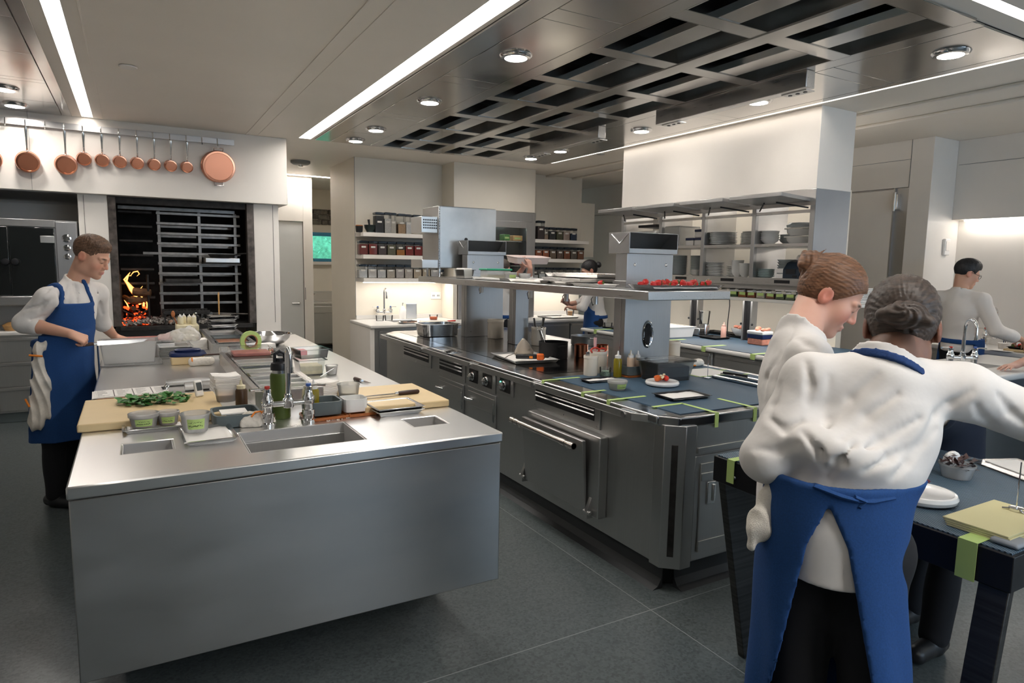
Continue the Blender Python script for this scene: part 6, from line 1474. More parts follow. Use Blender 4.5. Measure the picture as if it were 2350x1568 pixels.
# buttons and pen of the slicing cook
# ================================================================ hanging copper pans
pr = thing('pan_rail', 'steel hanging rail with hooks on the white bulkhead', 'pot rail', (0, 7.85, 2.89))
B(-1.6, 1.0, -.05, -.044, -.03, .03).build('flat_bar', STEEL, pr, bevel=.002); B(-1.6, 1.0, -.05, 0, .026, .03).build('top_flange', STEEL, pr)
for i in range(18):
    x = .834-.1505*i
    if x < -1.55: break
    k = MB(); k.tube([(x, -.055, .024), (x, -.062, .01), (x, -.062, -.035), (x, -.052, -.045), (x, -.075, -.05), (x, -.082, -.035)], .0045, 8); k.build('hook', CHROME, pr)
SC = mat('pan_handle_steel', (.66, .66, .65), .2, 1, rvar=.08, scale=30)
def saucepan(x, z, r, dep, lab, yaw=0, top=2.86):
    t = thing('copper_saucepan', lab, 'pan', (x, 7.838, z), group='copper pans on the rail'); t.rotation_euler = (math.radians(101), 0, yaw)
    MB().lathe([(r*1.03, 0), (r*1.03, .006), (r, .01), (r, dep-.012), (r*.96, dep), (r*.82, dep+.001), (r*.8, dep-.002), (0, dep-.002)], n=36).lathe([(r*.97, .004), (r*.97, dep-.006), (0, dep-.006)], n=36, cap=False).build('pan_body', COPPER, t)
    MB().lathe([(r*.80, dep-.0015), (0, dep-.0012)], n=36, cap=False).build('pan_base', COPPERB, t)
    L_ = top-z; k = MB(); k.tube([(0, r*.98, .03), (0, r*1.15, .042), (0, r*1.35, .045), (0, r+(L_-r)*.5, .045), (0, L_-.03, .05), (0, L_-.005, .05)], [.009, .008, .007, .0085, .013, .008], 10, flat=.55)
    k.bb(-.026, .026, r*.985, r*1.0, .012, .045); k.ball((-.018, r, .03), .005, 8, 6); k.ball((.018, r, .03), .005, 8, 6); k.build('handle', SC, t)
sp = [(-1.115, 2.53, .098, .10, 'copper saucepan cut by the picture edge, first on the pot rail'), (-.825, 2.535, .096, .10, 'large copper saucepan by itself between two empty hooks'), (-.525, 2.535, .092, .10, 'large copper saucepan touching the row of small ones')]
for a in sp: saucepan(*a, .12)
for i in range(7):
    saucepan(-.373+.1505*i, 2.602, .063-.001*i, .062, 'small copper saucepan, %s from the large ones' % ORD[i], .10)
t = thing('copper_braiser', 'wide two-handled copper braiser at the end of the pot rail', 'pan', (.835, 7.84, 2.63), group='copper pans on the rail'); t.rotation_euler = (math.radians(97), 0, .06)
r = .165; MB().lathe([(r*1.02, 0), (r*1.02, .006), (r, .01), (r, .06), (r*.96, .075), (r*.86, .076), (r*.84, .073), (0, .073)], n=48).lathe([(r*.97, .004), (r*.97, .066), (0, .066)], n=48, cap=False).build('pan_body', COPPER, t); MB().lathe([(r*.84, .0735), (0, .074)], n=48, cap=False).build('pan_base', COPPERB, t)
for s in (-1, 1): MB().tube([(-.045, s*r, .03), (-.045, s*(r+.03), .045), (.045, s*(r+.03), .045), (.045, s*r, .03)], .006, 8).build('loop_handle', SC, t)

# ================================================================ prep island things
ZT = .91
def board(lab, x0, x1, y0, y1): o = B(x0, x1, y0, y1, ZT+.001, ZT+.036).build('cutting_board', YBOARD, bevel=.006); return tag(o, lab, 'cutting board')
board('yellow cutting board with a heap of green leaves', -.235, .345, 3.24, 3.80); board('yellow cutting board with a dark-handled knife lying on it', .945, 1.392, 3.06, 3.585)
# leaves
random.seed(21); gm = MB()
for i in range(150):
    a, q = random.random()*2*PI, math.sqrt(random.random()); x, y = .065+.15*q*math.cos(a), 3.62+.105*q*math.sin(a); z = ZT+.037+random.random()*.055*(1-q*.75)
    if i > 135: x, y, z = -.02+random.uniform(-.06, .2), 3.6+random.uniform(-.1, .1), ZT+.042
    d = Vector((random.uniform(-1, 1), random.uniform(-1, 1), random.uniform(-.15, .6))).normalized(); u = d.cross(Vector((0, 0, 1))).normalized(); nn = u.cross(d); l = random.uniform(.026, .046); w_ = l*.42
    P_ = lambda a_, b_: Vector((x, y, z))+d*l*a_+u*w_*b_+nn*(-.25*l*a_*a_+.35*w_*b_*b_)
    vs = [P_(0, 0), P_(.25, .75), P_(.25, 0), P_(.25, -.75), P_(.6, 1), P_(.6, 0), P_(.6, -1), P_(.9, .5), P_(.9, 0), P_(.9, -.5), P_(1.05, 0)]
    gm.add(vs, [(0, 2, 1), (0, 3, 2), (1, 2, 5, 4), (2, 3, 6, 5), (4, 5, 8, 7), (5, 6, 9, 8), (7, 8, 10), (8, 9, 10)], True)
o = gm.build('salad_leaves', GREENL); tag(o, 'heap of loose green salad leaves on the yellow board', 'salad leaves', kind='stuff')
# clipboard
t = thing('clipboard', 'clipboard of printed order sheets lying behind the leaf board', 'clipboard', (-.03, 4.1, ZT)); t.rotation_euler.z = .06
B(-.17, .17, -.11, .11, 0, .004).build('board', mat('hardboard', '8a5a38', .7, var=.25, scale=60), t, bevel=.002)
for i in range(3): o = B(-.19+.01*i, .165, -.105+.006*i, .112, .0045+.002*i, .0058+.002*i).build('sheet', PAPER, t); o.rotation_euler.z = .02*(i-1)
m = MB()
for x in (-.09, -.0, .09): m.bb(x-.002, x+.002, -.1, .1, .0100, .0104)
random.seed(3)
for x in range(4):
    for k in range(9): m.bb(-.165+.09*x, -.165+.09*x+random.uniform(.02, .06), .085-.02*k, .0875-.02*k, .0100, .0104)
m.build('print', mat('ink', '50484a', .8), t); MB().tube([(.155, -.05, .012), (.17, -.045, .03), (.17, .045, .03), (.155, .05, .012)], .004, 8).bb(.14, .165, -.05, .05, .009, .016).build('clip', CHROME, t)
# thermometer timer
t = thing('digital_thermometer', 'white and grey digital thermometer standing on the leaf board', 'thermometer', (.268, 3.665, ZT+.037)); t.rotation_euler = (-.25, 0, .5)
B(-.022, .022, -.009, .009, 0, .085).build('case', WHITEP, t, bevel=.01, seg=3); B(-.015, .015, -.0105, -.009, .03, .072).build('screen', mat('lcd_grey', '4a4f50', .3), t, bevel=.002)
# napkins
nap0 = None
def napkins(x, y, z, n, w, lab, group, rz=0, dz=.0095):
    global nap0
    if nap0 is None:
        m = MB(); k = 8; vs, fs = [], []
        for s_ in (0, 1):
            for i in range(k+1):
                for j in range(k+1):
                    u, v_ = i/k-.5, j/k-.5; vs.append((u, v_, (.0080 if s_ else 0)+.0035*math.sin(5*u+1)*math.cos(6*v_)))
        N_ = (k+1)**2
        for i in range(k):
            for j in range(k):
                a_ = i*(k+1)+j; fs.append((N_+a_, N_+a_+k+1, N_+a_+k+2, N_+a_+1)); fs.append((a_, a_+1, a_+k+2, a_+k+1))
        for i in range(k):
            for (a_, b_) in ((i*(k+1), (i+1)*(k+1)), ((i+1)*(k+1)+k, i*(k+1)+k), (i+1, i), (k*(k+1)+i, k*(k+1)+i+1)): fs.append((a_, b_, N_+b_, N_+a_))
        m.add(vs, fs, True); me = m.build('paper_napkin', PAPER).data; o0 = bpy.data.objects['paper_napkin']; nap0 = me
    else: o0 = None
    for i in range(n):
        o = o0 if (o0 and i == 0) else bpy.data.objects.new('paper_napkin', nap0)
        if o.name not in C.objects: C.objects.link(o)
        o.location = (x+random.uniform(-.003, .003), y+random.uniform(-.003, .003), z+.002+dz*i); o.scale = (w, w, 1); o.rotation_euler.z = rz+random.uniform(-.04, .04)
        tag(o, lab+(', top one' if i == n-1 else ', %s from the bottom' % ORD[i]), 'napkin', group)
napkins(.415, 3.90, ZT, 11, .135, 'white paper napkin stacked behind the thermometer', 'napkins behind the thermometer', .1)
napkins(.87, 3.60, ZT, 9, .13, 'white paper napkin stacked behind the white deli cup', 'napkins behind the deli cup', .3)
napkins(.43, 5.93, ZT, 9, .13, 'white paper napkin stacked by the hearth-end pan rail', 'napkins by the far rail', .05)
napkins(.905, 5.58, ZT, 7, .12, 'white paper napkin stacked in front of the steel bowl', 'napkins by the steel bowl', .2)
# deli containers
def scribble(parent, R, a0, a1, z0, z1, seed, rows=1):
    random.seed(seed); m = MB()
    for r_ in range(rows):
        zc = z1-(z1-z0)*(r_+.6)/(rows+.2); pts = []
        n = 34
        for i in range(n):
            if random.random() < .08 and len(pts) > 2:
                m.tube(pts, .0009, 4, False); pts = []; continue
            a = a0+(a1-a0)*i/n; pts.append((R*math.cos(a), R*math.sin(a), zc+random.uniform(-.3, .3)*(z1-z0)/(rows+.5)))
        if len(pts) > 1: m.tube(pts, .0009, 4, False)
    m.build('handwriting', BLACKP, parent)
def deli(x, y, z, r, h, lab, fill, fh, lid=True, label=True, seed=1, rz=0, name='deli_container'):
    t = thing(name, lab, 'container', (x, y, z), rz)
    MB().lathe([(0, 0), (r*.78, 0), (r*.82, .006), (r*.98, h-.006), (r*1.03, h-.006), (r*1.03, h), (r*.95, h), (r*.80, .006), (0, .004)], n=32).build('cup', FROST, t)
    if fill is not None: MB().lathe([(0, .006), (r*.775, .007), (r*(.79+.15*fh), h*fh), (0, h*fh)], n=32).build('contents', fill, t)
    if lid: MB().lathe([(r*1.05, h-.008), (r*1.06, h+.006), (r*.98, h+.008), (r*.93, h+.002), (0, h+.002)], n=32).build('lid', FROST, t)
    if label:
        R = r*.90; m = MB(); n = 10; vs = []; fs = []
        for i in range(n+1):
            a = -2.25+1.3*i/n
            for zz_ in (h*.22, h*.78): rr = r*(.80+.185*zz_/h)+.0012; vs.append((rr*math.cos(a), rr*math.sin(a), zz_))
        for i in range(n): fs.append((2*i, 2*i+2, 2*i+3, 2*i+1))
        m.add(vs, fs, True); lb = m.build('tape_label', TAPE, t); scribble(lb, r*.925, -2.15, -1.1, h*.3, h*.72, seed, 2)
    return t
TAN = mat('tan_paste', 'c08a4a', .6, var=.2, scale=60)
tr1 = tray('small_tray', 'small dark tray with a napkin under the two labelled deli cups', (.05, 3.205, ZT), .23, .15, .018, POLISH, .02, napkin=.9)
tr2 = tray('small_tray', 'steel tray with a white napkin under the open deli cup', (.24, 2.945, ZT), .19, .26, .02, POLISH, .03, napkin=.95)
deli(.012, 3.20, ZT+.012, .058, .055, 'low lidded deli cup of tan paste with a green label', TAN, .85, seed=5)
deli(.105, 3.215, ZT+.012, .045, .05, 'low lidded deli cup of orange sauce half hidden by the open cup', mat('orange_paste', 'd98a3a', .5), .8, seed=6)
deli(.20, 3.015, ZT+.016, .058, .078, 'tall open clear deli cup with a green label on the napkin tray', None, 0, lid=False, seed=7)
deli(.375, 3.50, ZT+.037, .055, .07, 'deli cup of brown crumbs on the leaf board under the napkins', mat('brown_crumb', 'b08050', .9, var=.3, scale=150), .5, lid=False, label=False, seed=8)
deli(.925, 3.27, ZT+.037, .056, .085, 'open white deli cup on the knife board', CREAMF, .5, lid=False, label=False)
deli(.96, 3.62, ZT+.002, .058, .05, 'low clear deli cup with green herbs behind the open white cup', GREENL, .3, lid=False, label=False)
deli(1.10, 4.28, ZT+.002, .04, .06, 'small clear cup covered by a napkin at the far rim', PAPER, .9, lid=False, label=False)
bottle('dark brown squeeze bottle by the grey tub near the leaf board', (.43, 3.38, ZT), mat('brown_sauce', '4a3420', .3), .16, .028, CREAMF)
def stoneware(x, y, z, sx, sy, h, lab, m=GREYP, cat='tub'):
    t = thing('square_tub', lab, cat, (x, y, z)); MB().lathe([(0, 0), (.44, 0), (.48, .04), (.5, 1), (.455, 1), (.44, .12), (0, .1)], n=40, square=6).build('tub', m, t); t.children[0].scale = (sx, sy, h); return t
def wtray(x, y, sx, sy, lab, rz=0): o = MB().lathe([(0, 0), (.48, 0), (.5, .4), (.5, 1), (.47, 1), (.46, .5), (0, .5)], n=40, square=7).build('wooden_tray', ORWOOD); o.scale = (sx, sy, .014); o.location = (x, y, ZT+.001); o.rotation_euler.z = rz; return tag(o, lab, 'tray')
stoneware(.375, 3.17, ZT+.001, .20, .22, .055, 'grey square tub holding a white card and bottle beside the sink towel')
B(.31, .42, 3.1, 3.2, ZT+.052, ZT+.058).build('card', PAPER); tag(bpy.data.objects['card'], 'white card lying on the grey tub by the sink towel', 'card')
wtray(.765, 3.11, .21, .18, 'orange wooden tray under the grey tub of oil bottles', .1); wtray(.93, 3.11, .17, .16, 'orange wooden tray under the white square box', .1)
stoneware(.755, 3.13, ZT+.016, .17, .16, .065, 'grey square tub holding oil bottles behind the faucet', GREYP); stoneware(.905, 3.115, ZT+.016, .115, .115, .065, 'white square box on an orange wooden tray', CHINA)
OIL = mat('olive_oil', '9a8a1e', .15, trans=.35)
bottle('squeeze bottle of green oil in the grey tub behind the faucet', (.72, 3.14, ZT+.022), OIL, .155, .026, WHITEP); bottle('squeeze bottle of clear oil in the grey tub behind the faucet', (.695, 3.17, ZT+.022), CREAMF, .15, .022, WHITEP)
ta = tray('quarter_tray', 'empty shiny steel tray stacked on another beside the small drop-in bin', (1.095, 3.075, ZT+.014), .23, .215, .024, POLISH, .02); tray('quarter_tray', 'lower shiny steel tray beside the small drop-in bin', (1.095, 3.075, ZT), .23, .215, .024, POLISH, .02)
# knives
def knife(lab, loc, rz, L=.24, hl=.13, rx=0, ry=0, name='chef_knife', steel=POLISH):
    t = thing(name, lab, 'knife', loc); t.rotation_euler = (rx, ry, rz); m = MB(); m.prism([(0, -.012), (L*.6, -.012), (L*.9, -.004), (L, .012), (0, .016)], 'z', -.001, .001); m.build('blade', steel, t)
    MB().tube([(-.022, 0, 0), (-.002, 0, 0)], .009, 10).build('bolster', CHROME, t); MB().tube([(-.02, 0, 0), (-.03, 0, 0), (-.075, -.002, 0), (-hl, -.001, 0), (-hl-.006, -.001, 0)], [.009, .0115, .0125, .012, .008], 12).build('handle', mat('dark_wood', '3a231a', .4, var=.2), t)
knife('dark-handled knife lying across the yellow board', (1.17, 3.27, ZT+.048), PI+.06, .2, .135)
knife('small dark-handled knife at the far rim of the prep island', (1.19, 3.90, ZT+.011), -1.4, .09, .10, name='paring_knife')
kn = knife('long slicing knife held by the young cook', (-.225, 5.045, 1.085), .22, .30, .11, rx=PI/2-.25)
# green bottle
t = thing('water_bottle', 'green insulated water bottle with a black screw cap behind the faucet', 'bottle', (.575, 3.175, ZT)); BG = mat('bottle_green', '4b5b22', .45, var=.05)
MB().lathe([(0, 0), (.042, 0), (.0445, .006), (.0445, .205), (.04, .215), (0, .215)], n=36).build('body', BG, t); MB().lathe([(.036, .214), (.036, .232), (0, .232)], n=32).build('steel_neck', POLISH, t)
cm_ = MB(); cm_.lathe([(.0415, .23), (.042, .25), (.038, .262), (.03, .266), (.018, .27), (.018, .285), (0, .286)], n=32); cp_ = cm_.build('cap', BLACKP, t); MB().tube([(-.022, 0, .265), (-.022, 0, .305), (0, 0, .318), (.022, 0, .305), (.022, 0, .265)], .008, 10).build('carry_loop', BLACKP, cp_)
# towels as folded volumes
def cloth(name, lab, loc, fn, lo, hi, h=.004, stripe=None, m=TOWELM, cat='towel'):
    V = Vol(lo, hi, h); fn(V); o = V.obj(name, m, None, None, 1); o.location = loc; tag(o, lab, cat)
    if stripe: stripe(o)
    return o
def tw1(V):
    V.rc((-.05, 0, .025), (.05, 0, .025), .026, .026, .02); V.rc((-.055, -.02, .014), (.055, -.02, .014), .014, .016, .02); V.rc((-.03, .01, .045), (.03, .015, .045), .02, .018, .02); V.rc((-.06, -.01, .012), (.0, -.04, .012), .012, .012, .02)
    V.F += (.005*wob(V.all(), 90, 1)+.002*wob(V.all(), 220, 2)).astype(F32); V.F = np.maximum(V.F, .001-V.all()[2]).astype(F32)
def st1(o): MB().tube([(-.028, -.024, .045), (-.012, -.014, .062), (.012, -.012, .064), (.035, -.028, .048)], .004, 6).build('stripe', ORANGE, o)
cloth('side_towel', 'crumpled white towel with an orange stripe beside the sink', (.455, 3.075, ZT), tw1, (-.1, -.08, -.01), (.1, .08, .1), .003, st1)
def tw2(V):
    V.rc((-.055, 0, .03), (.055, 0, .03), .03, .03, .02); V.F += (.003*wob(V.all(), 70, 1)+.0012*wob(V.all(), 260, 2)).astype(F32); V.F = np.maximum(V.F, .001-V.all()[2]).astype(F32)
def st2(o): MB().tube([(-.066, 0, .03), (-.057, 0, .03)], [.0285, .0305], 20).build('stripe', ORANGE, o)
cloth('side_towel', 'rolled white towel with an orange end beside the yellow block', (.385, 4.99, ZT), tw2, (-.1, -.06, -.01), (.1, .06, .08), .003, st2)
# cambro, lid, meat
tub('food_box', 'translucent white food box below the slicing knife', 'container', (-.05, 5.30, ZT+.014), .34, .24, .15, FROST, None)
o = B(-.225, .15, 5.15, 5.45, ZT+.001, ZT+.013).build('box_lid', FROST, bevel=.004); o.name = 'food_box_cover'; tag(o, 'flat translucent cover under the white food box', 'cover')
tray('sheet_tray', 'tray of raw meat strips under the cook\'s steadying hand', (.06, 5.72, ZT+.10), .36, .24, .02, DULL, .02)
MEAT = mat('raw_meat', 'b5736a', .4, var=.2, scale=25)
for i in range(3): o = B(-.08, .24, 5.64+.06*i, 5.68+.06*i, ZT+.105, ZT+.135).build('meat_strip', MEAT, bevel=.008); tag(o, 'long raw meat strip on the tray, %s from the knife' % ORD[i], 'meat')
o = B(-.13, .25, 5.58, 5.86, ZT+.001, ZT+.099).build('steel_riser', STEEL, bevel=.004); tag(o, 'steel pan turned over under the meat tray', 'pan')
# sheet pans, wrap, bain etc
for i in range(8): tray('sheet_pan', 'steel sheet pan in the stack beside the food box, %s from the bottom' % ORD[i], (.245, 5.60, ZT+.0105*i), .22, .40, .014, DULL, .02, group='sheet pans beside the food box')
def wrap(V):
    V.rc((-.1, 0, .02), (.12, 0, .035), .04, .05, .05); V.rc((-.0, 0, .05), (.1, .03, .085), .04, .035, .05); V.rc((-.14, -.02, .015), (.0, -.05, .02), .03, .03, .04)
    V.F += (.014*np.abs(wob(V.all(), 60, 1))+.008*np.abs(wob(V.all(), 140, 2))-.004).astype(F32); V.F = np.maximum(V.F, .001-V.all()[2]).astype(F32)
cloth('plastic_wrap', 'crumpled clear plastic wrap piled on the sheet pans', (.27, 5.66, ZT+.10), wrap, (-.22, -.14, -.01), (.24, .14, .22), .006, None, mat('plastic_film', (.93, .92, .90), .22, trans=.7, ior=1.15), 'plastic wrap')
t = thing('bottle_bain', 'white pan of squeeze bottles at the hearth end of the prep island', 'container', (.40, 6.6, ZT)); B(-.09, .09, -.13, .13, .0, .15).build('pan', CREAMF, t, bevel=.008)
for i, (dx, dy) in enumerate(((-.055, 0), (-.02, .05), (.02, -.03), (.06, .02), (.05, -.08), (-.05, -.07))): bottle('white-tipped squeeze bottle in the white pan, %s in the cluster' % ORD[i], (.40+dx, 6.6+dy, ZT+.151), CREAMF, .09, .02, WHITEP if i != 3 else CREAMF, 'bottles in the white pan')
t = thing('wooden_spoon', 'wooden spoon standing in the white pan of bottles', 'spoon', (.32, 6.62, ZT+.15)); MB().tube([(0, 0, 0), (-.02, 0, .06)], .006).build('handle', WOOD, t); m = MB(); m.ball((-.028, 0, .09), (.016, .006, .03)); m.build('bowl', WOOD, t)
t = thing('pepper_mill', 'black pepper mill on the prep island before the hearth', 'pepper mill', (.485, 6.72, ZT)); MB().lathe([(0, 0), (.03, 0), (.03, .02), (.022, .06), (.026, .12), (.026, .15), (.02, .16), (.03, .18), (.026, .21), (.008, .225), (0, .226)], n=24).build('body', BLACKP, t); MB().ball((0, 0, .235), .009).build('nut', CHROME, t)
t = thing('scissors', 'blue-handled scissors by the plastic wrap', 'scissors', (.20, 6.2, ZT+.045))
for s in (-1, 1): MB().tube([(0+.03*math.cos(a)+s*.02, 0, .03+.025*math.sin(a)) for a in [2*PI*i/14 for i in range(15)]], .005, 8).build('ring', NAVY, t)
B(-.004, .004, -.1, 0, .0, .01).build('blades', POLISH, t)
o = B(.14, .26, 6.15, 6.3, ZT+.001, ZT+.044).build('folded_towel', TOWELM, bevel=.012); tag(o, 'folded white towel under the blue scissors', 'towel')
t = thing('blade_block', 'cream food block with a navy plastic cover on the prep island', 'block', (.29, 5.16, ZT)); B(-.09, .12, -.09, .09, 0, .055).build('block', YBOARD, t, bevel=.008)
t = thing('navy_cover', 'navy plastic lid with a raised oval lying on the cream block', 'cover', (.31, 5.16, ZT+.056)); MB().lathe([(0, 0), (.49, 0), (.5, .4), (.46, 1), (0, 1)], n=40, square=5).build('lid', NAVY, t); t.children[0].scale = (.24, .19, .024); MB().lathe([(.075, .023), (.08, .04), (.072, .046), (0, .046)], n=32, sx=1.1, sy=.7).build('raised_oval', NAVY, t)
t = thing('spatula', 'dark-handled turner resting between the navy lid and the pan rail', 'spatula', (.46, 5.08, ZT+.062)); MB().tube([(-.1, 0, 0), (.06, 0, .0)], .011, 8, flat=.5).build('handle', mat('dark_wood', '3a231a', .4), t); B(.06, .1, -.03, .03, -.002, .0).build('blade', POLISH, t)
for i, (x, y, l, r, m_) in enumerate(((.27, 4.24, .27, .02, DULL), (.31, 4.05, .18, .024, DULL))):
    o = MB().cyl((x-l/2, y, ZT+r), (x+l/2, y+.01, ZT+r), r, n=20).build('steel_tube', m_); tag(o, ['long steel roller behind the clipboard', 'shorter steel roller beside the napkins'][i], 'roller')
o = MB().cyl((.408, 4.245, ZT+.02), (.47, 4.247, ZT+.02), .016, n=14).build('roller_grip', LWOOD); tag(o, 'light wooden grip at the end of the long steel roller', 'handle'); o.name = 'wooden_dowel'
# pans in the rails
def ninth(x, y, z, sx, sy, lab, m, fill=None, group='pans in the near rail', dep=.09, lid=None):
    t = thing('insert_pan', lab, 'pan', (x, y, z), 0, group); a, b = sx/2, sy/2; w = MB(); e = .012
    for q in ((-a-e, a+e, -b-e, -b), (-a-e, a+e, b, b+e), (-a-e, -a, -b, b), (a, a+e, -b, b)): w.bb(*q, 0, .004)
    w.bb(-a, a, -b, -b+.002, -dep, 0); w.bb(-a, a, b-.002, b, -dep, 0); w.bb(-a, -a+.002, -b, b, -dep, 0); w.bb(a-.002, a, -b, b, -dep, 0); w.bb(-a, a, -b, b, -dep-.002, -dep)
    w.build('pan', m, t)
    if fill: B(-a+.004, a-.004, -b+.004, b-.004, -dep+.001, -.03).build('contents', fill, t)
    if lid: B(-a-e, a+e, -b-e, b+e, .005, .012).build('lid', lid, t, bevel=.003)
    return t
DG2 = mat('dark_gap', (.03, .03, .03), .5)
for i in range(9):
    ninth(.667, 3.51+.138*i, ZT+.086, .24, .105, 'clear-rimmed insert pan in the near rail, %s from the green bottle' % ORD[i], FROST if i not in (3, 5) else POLISH, (CREAMF, GREENL, GREYP, PAPER, CREAMF, GREYP, GREEND, CREAMF, MEAT)[i])
B(.535, .80, 4.62, 4.83, ZT+.095, ZT+.15).build('lidded_box', CLEARP, bevel=.01); o = bpy.data.objects['lidded_box']; o.name = 'clear_box'; tag(o, 'clear lidded box with pinkish contents on the near pan rail', 'container'); B(.55, .785, 4.635, 4.815, ZT+.098, ZT+.12).build('contents', MEAT, o, bevel=.006)
for i in range(2): o = B(.52, .78, 5.0, 5.25, ZT+.002+.05*i, ZT+.045+.05*i).build('clear_box', FROST, bevel=.01); tag(o, 'translucent box between the two pan rails, %s one' % ('lower', 'upper')[i], 'container')
t = thing('tape_roll', 'roll of green masking tape standing between the pan rails', 'tape roll', (.70, 4.93, ZT+.165)); t.rotation_euler = (PI/2, 0, .15); MB().lathe([(.045, -.012), (.072, -.012), (.072, .012), (.045, .012), (.045, -.012)], n=40, cap=False).build('tape', TAPE, t); MB().lathe([(.041, -.0125), (.0455, -.0125), (.0455, .0125), (.041, .0125), (.041, -.0125)], n=40, cap=False).build('core', WOOD, t)
o = B(.60, .80, 4.86, 5.0, ZT+.002, ZT+.09).build('light_block', LWOOD, bevel=.006); tag(o, 'pale wooden block under the green tape roll', 'block')
for i in range(2): ninth(.665, 5.68+.30*i, ZT+.086, .22, .24, 'wide steel insert pan at the hearth-end rail, %s from the tape roll' % ORD[i], POLISH, (WOOD, GREYP)[i], 'pans in the far rail')
for i in range(6): tray('steel_pan', 'shallow steel pan stacked on the hearth-end rail, %s from the bottom' % ORD[i], (.665+.004*(i % 3), 6.42+.012*(i % 2), ZT+.088+.024*i), .21, .24, .022, POLISH, .03*(i % 3), group='pans stacked on the far rail')
t = thing('tasting_spatula', 'upright wooden paddle standing behind the stacked steel pans', 'spatula', (.672, 6.62, ZT+.09)); MB().tube([(0, 0, 0), (0, 0, .2), (0, 0, .33), (.002, 0, .345)], [.011, .012, .014, .006], 10, flat=.5).build('paddle', LWOOD, t)
t = thing('mixing_bowl', 'wide stainless mixing bowl near the hearth end of the prep island', 'bowl', (1.0, 6.0, ZT+.001)); MB().lathe([(0, 0), (.08, 0), (.13, .02), (.17, .06), (.185, .10), (.192, .10), (.19, .104), (.18, .102), (.165, .06), (.12, .022), (0, .006)], n=48).build('bowl', POLISH, t)
o = B(.94, 1.10, 5.28, 5.52, ZT+.001, ZT+.03).build('dark_tray', BLACKM, bevel=.004); tag(o, 'black shallow tray behind the tall plastic tub', 'tray')
o = B(1.06, 1.14, 5.15, 5.26, ZT+.001, ZT+.05).build('red_tub', mat('red_plastic', 'c6402f', .4), bevel=.008); tag(o, 'small red-rimmed tub behind the faucet spout', 'tub')
pt = tub('plastic_tub', 'square clear tub of pale yellow pickles with a clear cover', 'container', (.975, 4.36, ZT+.002), .17, .17, .10, CLEARP, (CREAMF, .6)); tub('plastic_tub', 'upper clear tub stacked askew on the pickle tub', 'container', (.99, 4.40, ZT+.105), .19, .18, .06, CLEARP, None, .1)
o = MB().cyl((1.0, 4.17, ZT+.006), (1.12, 4.25, ZT+.05), .004).build('metal_tongs', POLISH); tag(o, 'thin steel tweezers leaning on the clear tub', 'tweezers'); o.name = 'tweezers'
for i, (x, y) in enumerate(((.72, 3.03), (.78, 3.02), (.85, 3.035), (.6, 2.99))):
    random.seed(i); m = MB()
    for k in range(14): m.ball((x+random.uniform(-.03, .03), y+random.uniform(-.012, .012), ZT+.0015), .0022, 6, 4)
    tag(m.build('salt_grains', PAPER), 'spilled white salt in front of the wooden trays' if i < 3 else 'few salt grains by the faucet foot', 'salt', 'spilled salt', 'stuff')

# ================================================================ things on the range
def crock(x, y, r, h, lab, m=CROCK, rib=True):
    t = thing('crock', lab, 'crock', (x, y, .9135), group=None); MB().lathe([(0, 0), (r*.95, 0), (r*.98, .006), (r*.98, h*.86), (r*1.03, h*.87), (r*1.04, h-.004), (r*1.02, h), (r*.94, h), (r*.92, .02), (0, .012)], n=32).build('pot', m, t); return t
crock(3.11, 5.74, .082, .185, 'tall cream crock in front of the wide range post')
t2 = crock(3.20, 5.08, .067, .165, 'cream crock of spatulas beside the narrow range post')
m = MB(); m.tube([(.01, 0, .03), (.05, .0, .25)], [.008, .014], 8, flat=.5); tl = thing('black_spatula', 'black spatula standing in the crock by the narrow post', 'spatula', (3.20, 5.08, .9135)); m.build('blade', BLACKP, tl)
tl = thing('clear_jug', 'clear plastic jug upside down in the crock by the narrow post', 'jug', (3.19, 5.06, .9135)); MB().lathe([(.04, .17), (.055, .25), (.052, .25), (.037, .17), (.04, .17)], n=24, cap=False).build('jug', CLEARP, tl)
t = thing('deep_pan', 'deep rectangular steel pan on the corner of the range', 'pan', (2.66, 6.16, .9135)); MB().lathe([(0, 0), (.40, 0), (.45, .03), (.485, .96), (.52, .97), (.52, 1), (.47, 1), (.435, .06), (0, .03)], n=48, square=6).build('pan', POLISH, t); t.children[0].scale = (.40, .30, .125)
def rpot(x, y, r, h, lab, m, hd=True, name='stock_pot', inner=None):
    t = thing(name, lab, 'pot', (x, y, .9135)); MB().lathe([(0, 0), (r*.96, 0), (r, .008), (r, h-.004), (r*1.025, h), (r*.97, h), (r*.96, .01), (0, .006)], n=36).build('pot_body', m, t)
    if hd:
        for s in (-1, 1): MB().tube([(-.03, s*r, h*.8), (-.03, s*(r+.03), h*.84), (.03, s*(r+.03), h*.84), (.03, s*r, h*.8)], .006, 8).build('handle', m, t)
    if inner: MB().lathe([(0, h*.7), (r*.95, h*.7)], n=36, cap=False).build('contents', inner, t)
    return t
rpot(3.22, 5.50, .095, .20, 'tall stainless stock pot behind the narrow range post', STEELV)
rpot(2.87, 4.33, .115, .13, 'black cast iron pot with side handles on the range', mat('cast_iron', (.012, .012, .014), .5, .4, scale=30, rvar=.1), name='cast_iron_pot')
t = thing('whisk', 'wire whisk standing in the black cast iron pot', 'whisk', (2.84, 4.36, .925)); m = MB()
for k in range(4): m.tube([(-.01+.006*k, 0, 0), (-.05+.008*k, .02, .12), (-.075+.004*k, .02, .21)], .0025, 6)
m.tube([(-.07+.025*math.cos(a), .02, .225+.018*math.sin(a)) for a in [2*PI*i/12 for i in range(13)]], .0025, 6); m.build('wires', CHROME, t)
tray('sheet_tray', 'aluminium tray lined with white paper holding the thermometer gun', (2.62, 4.36, .9135), .36, .48, .022, DULL, -.12, napkin=.92)
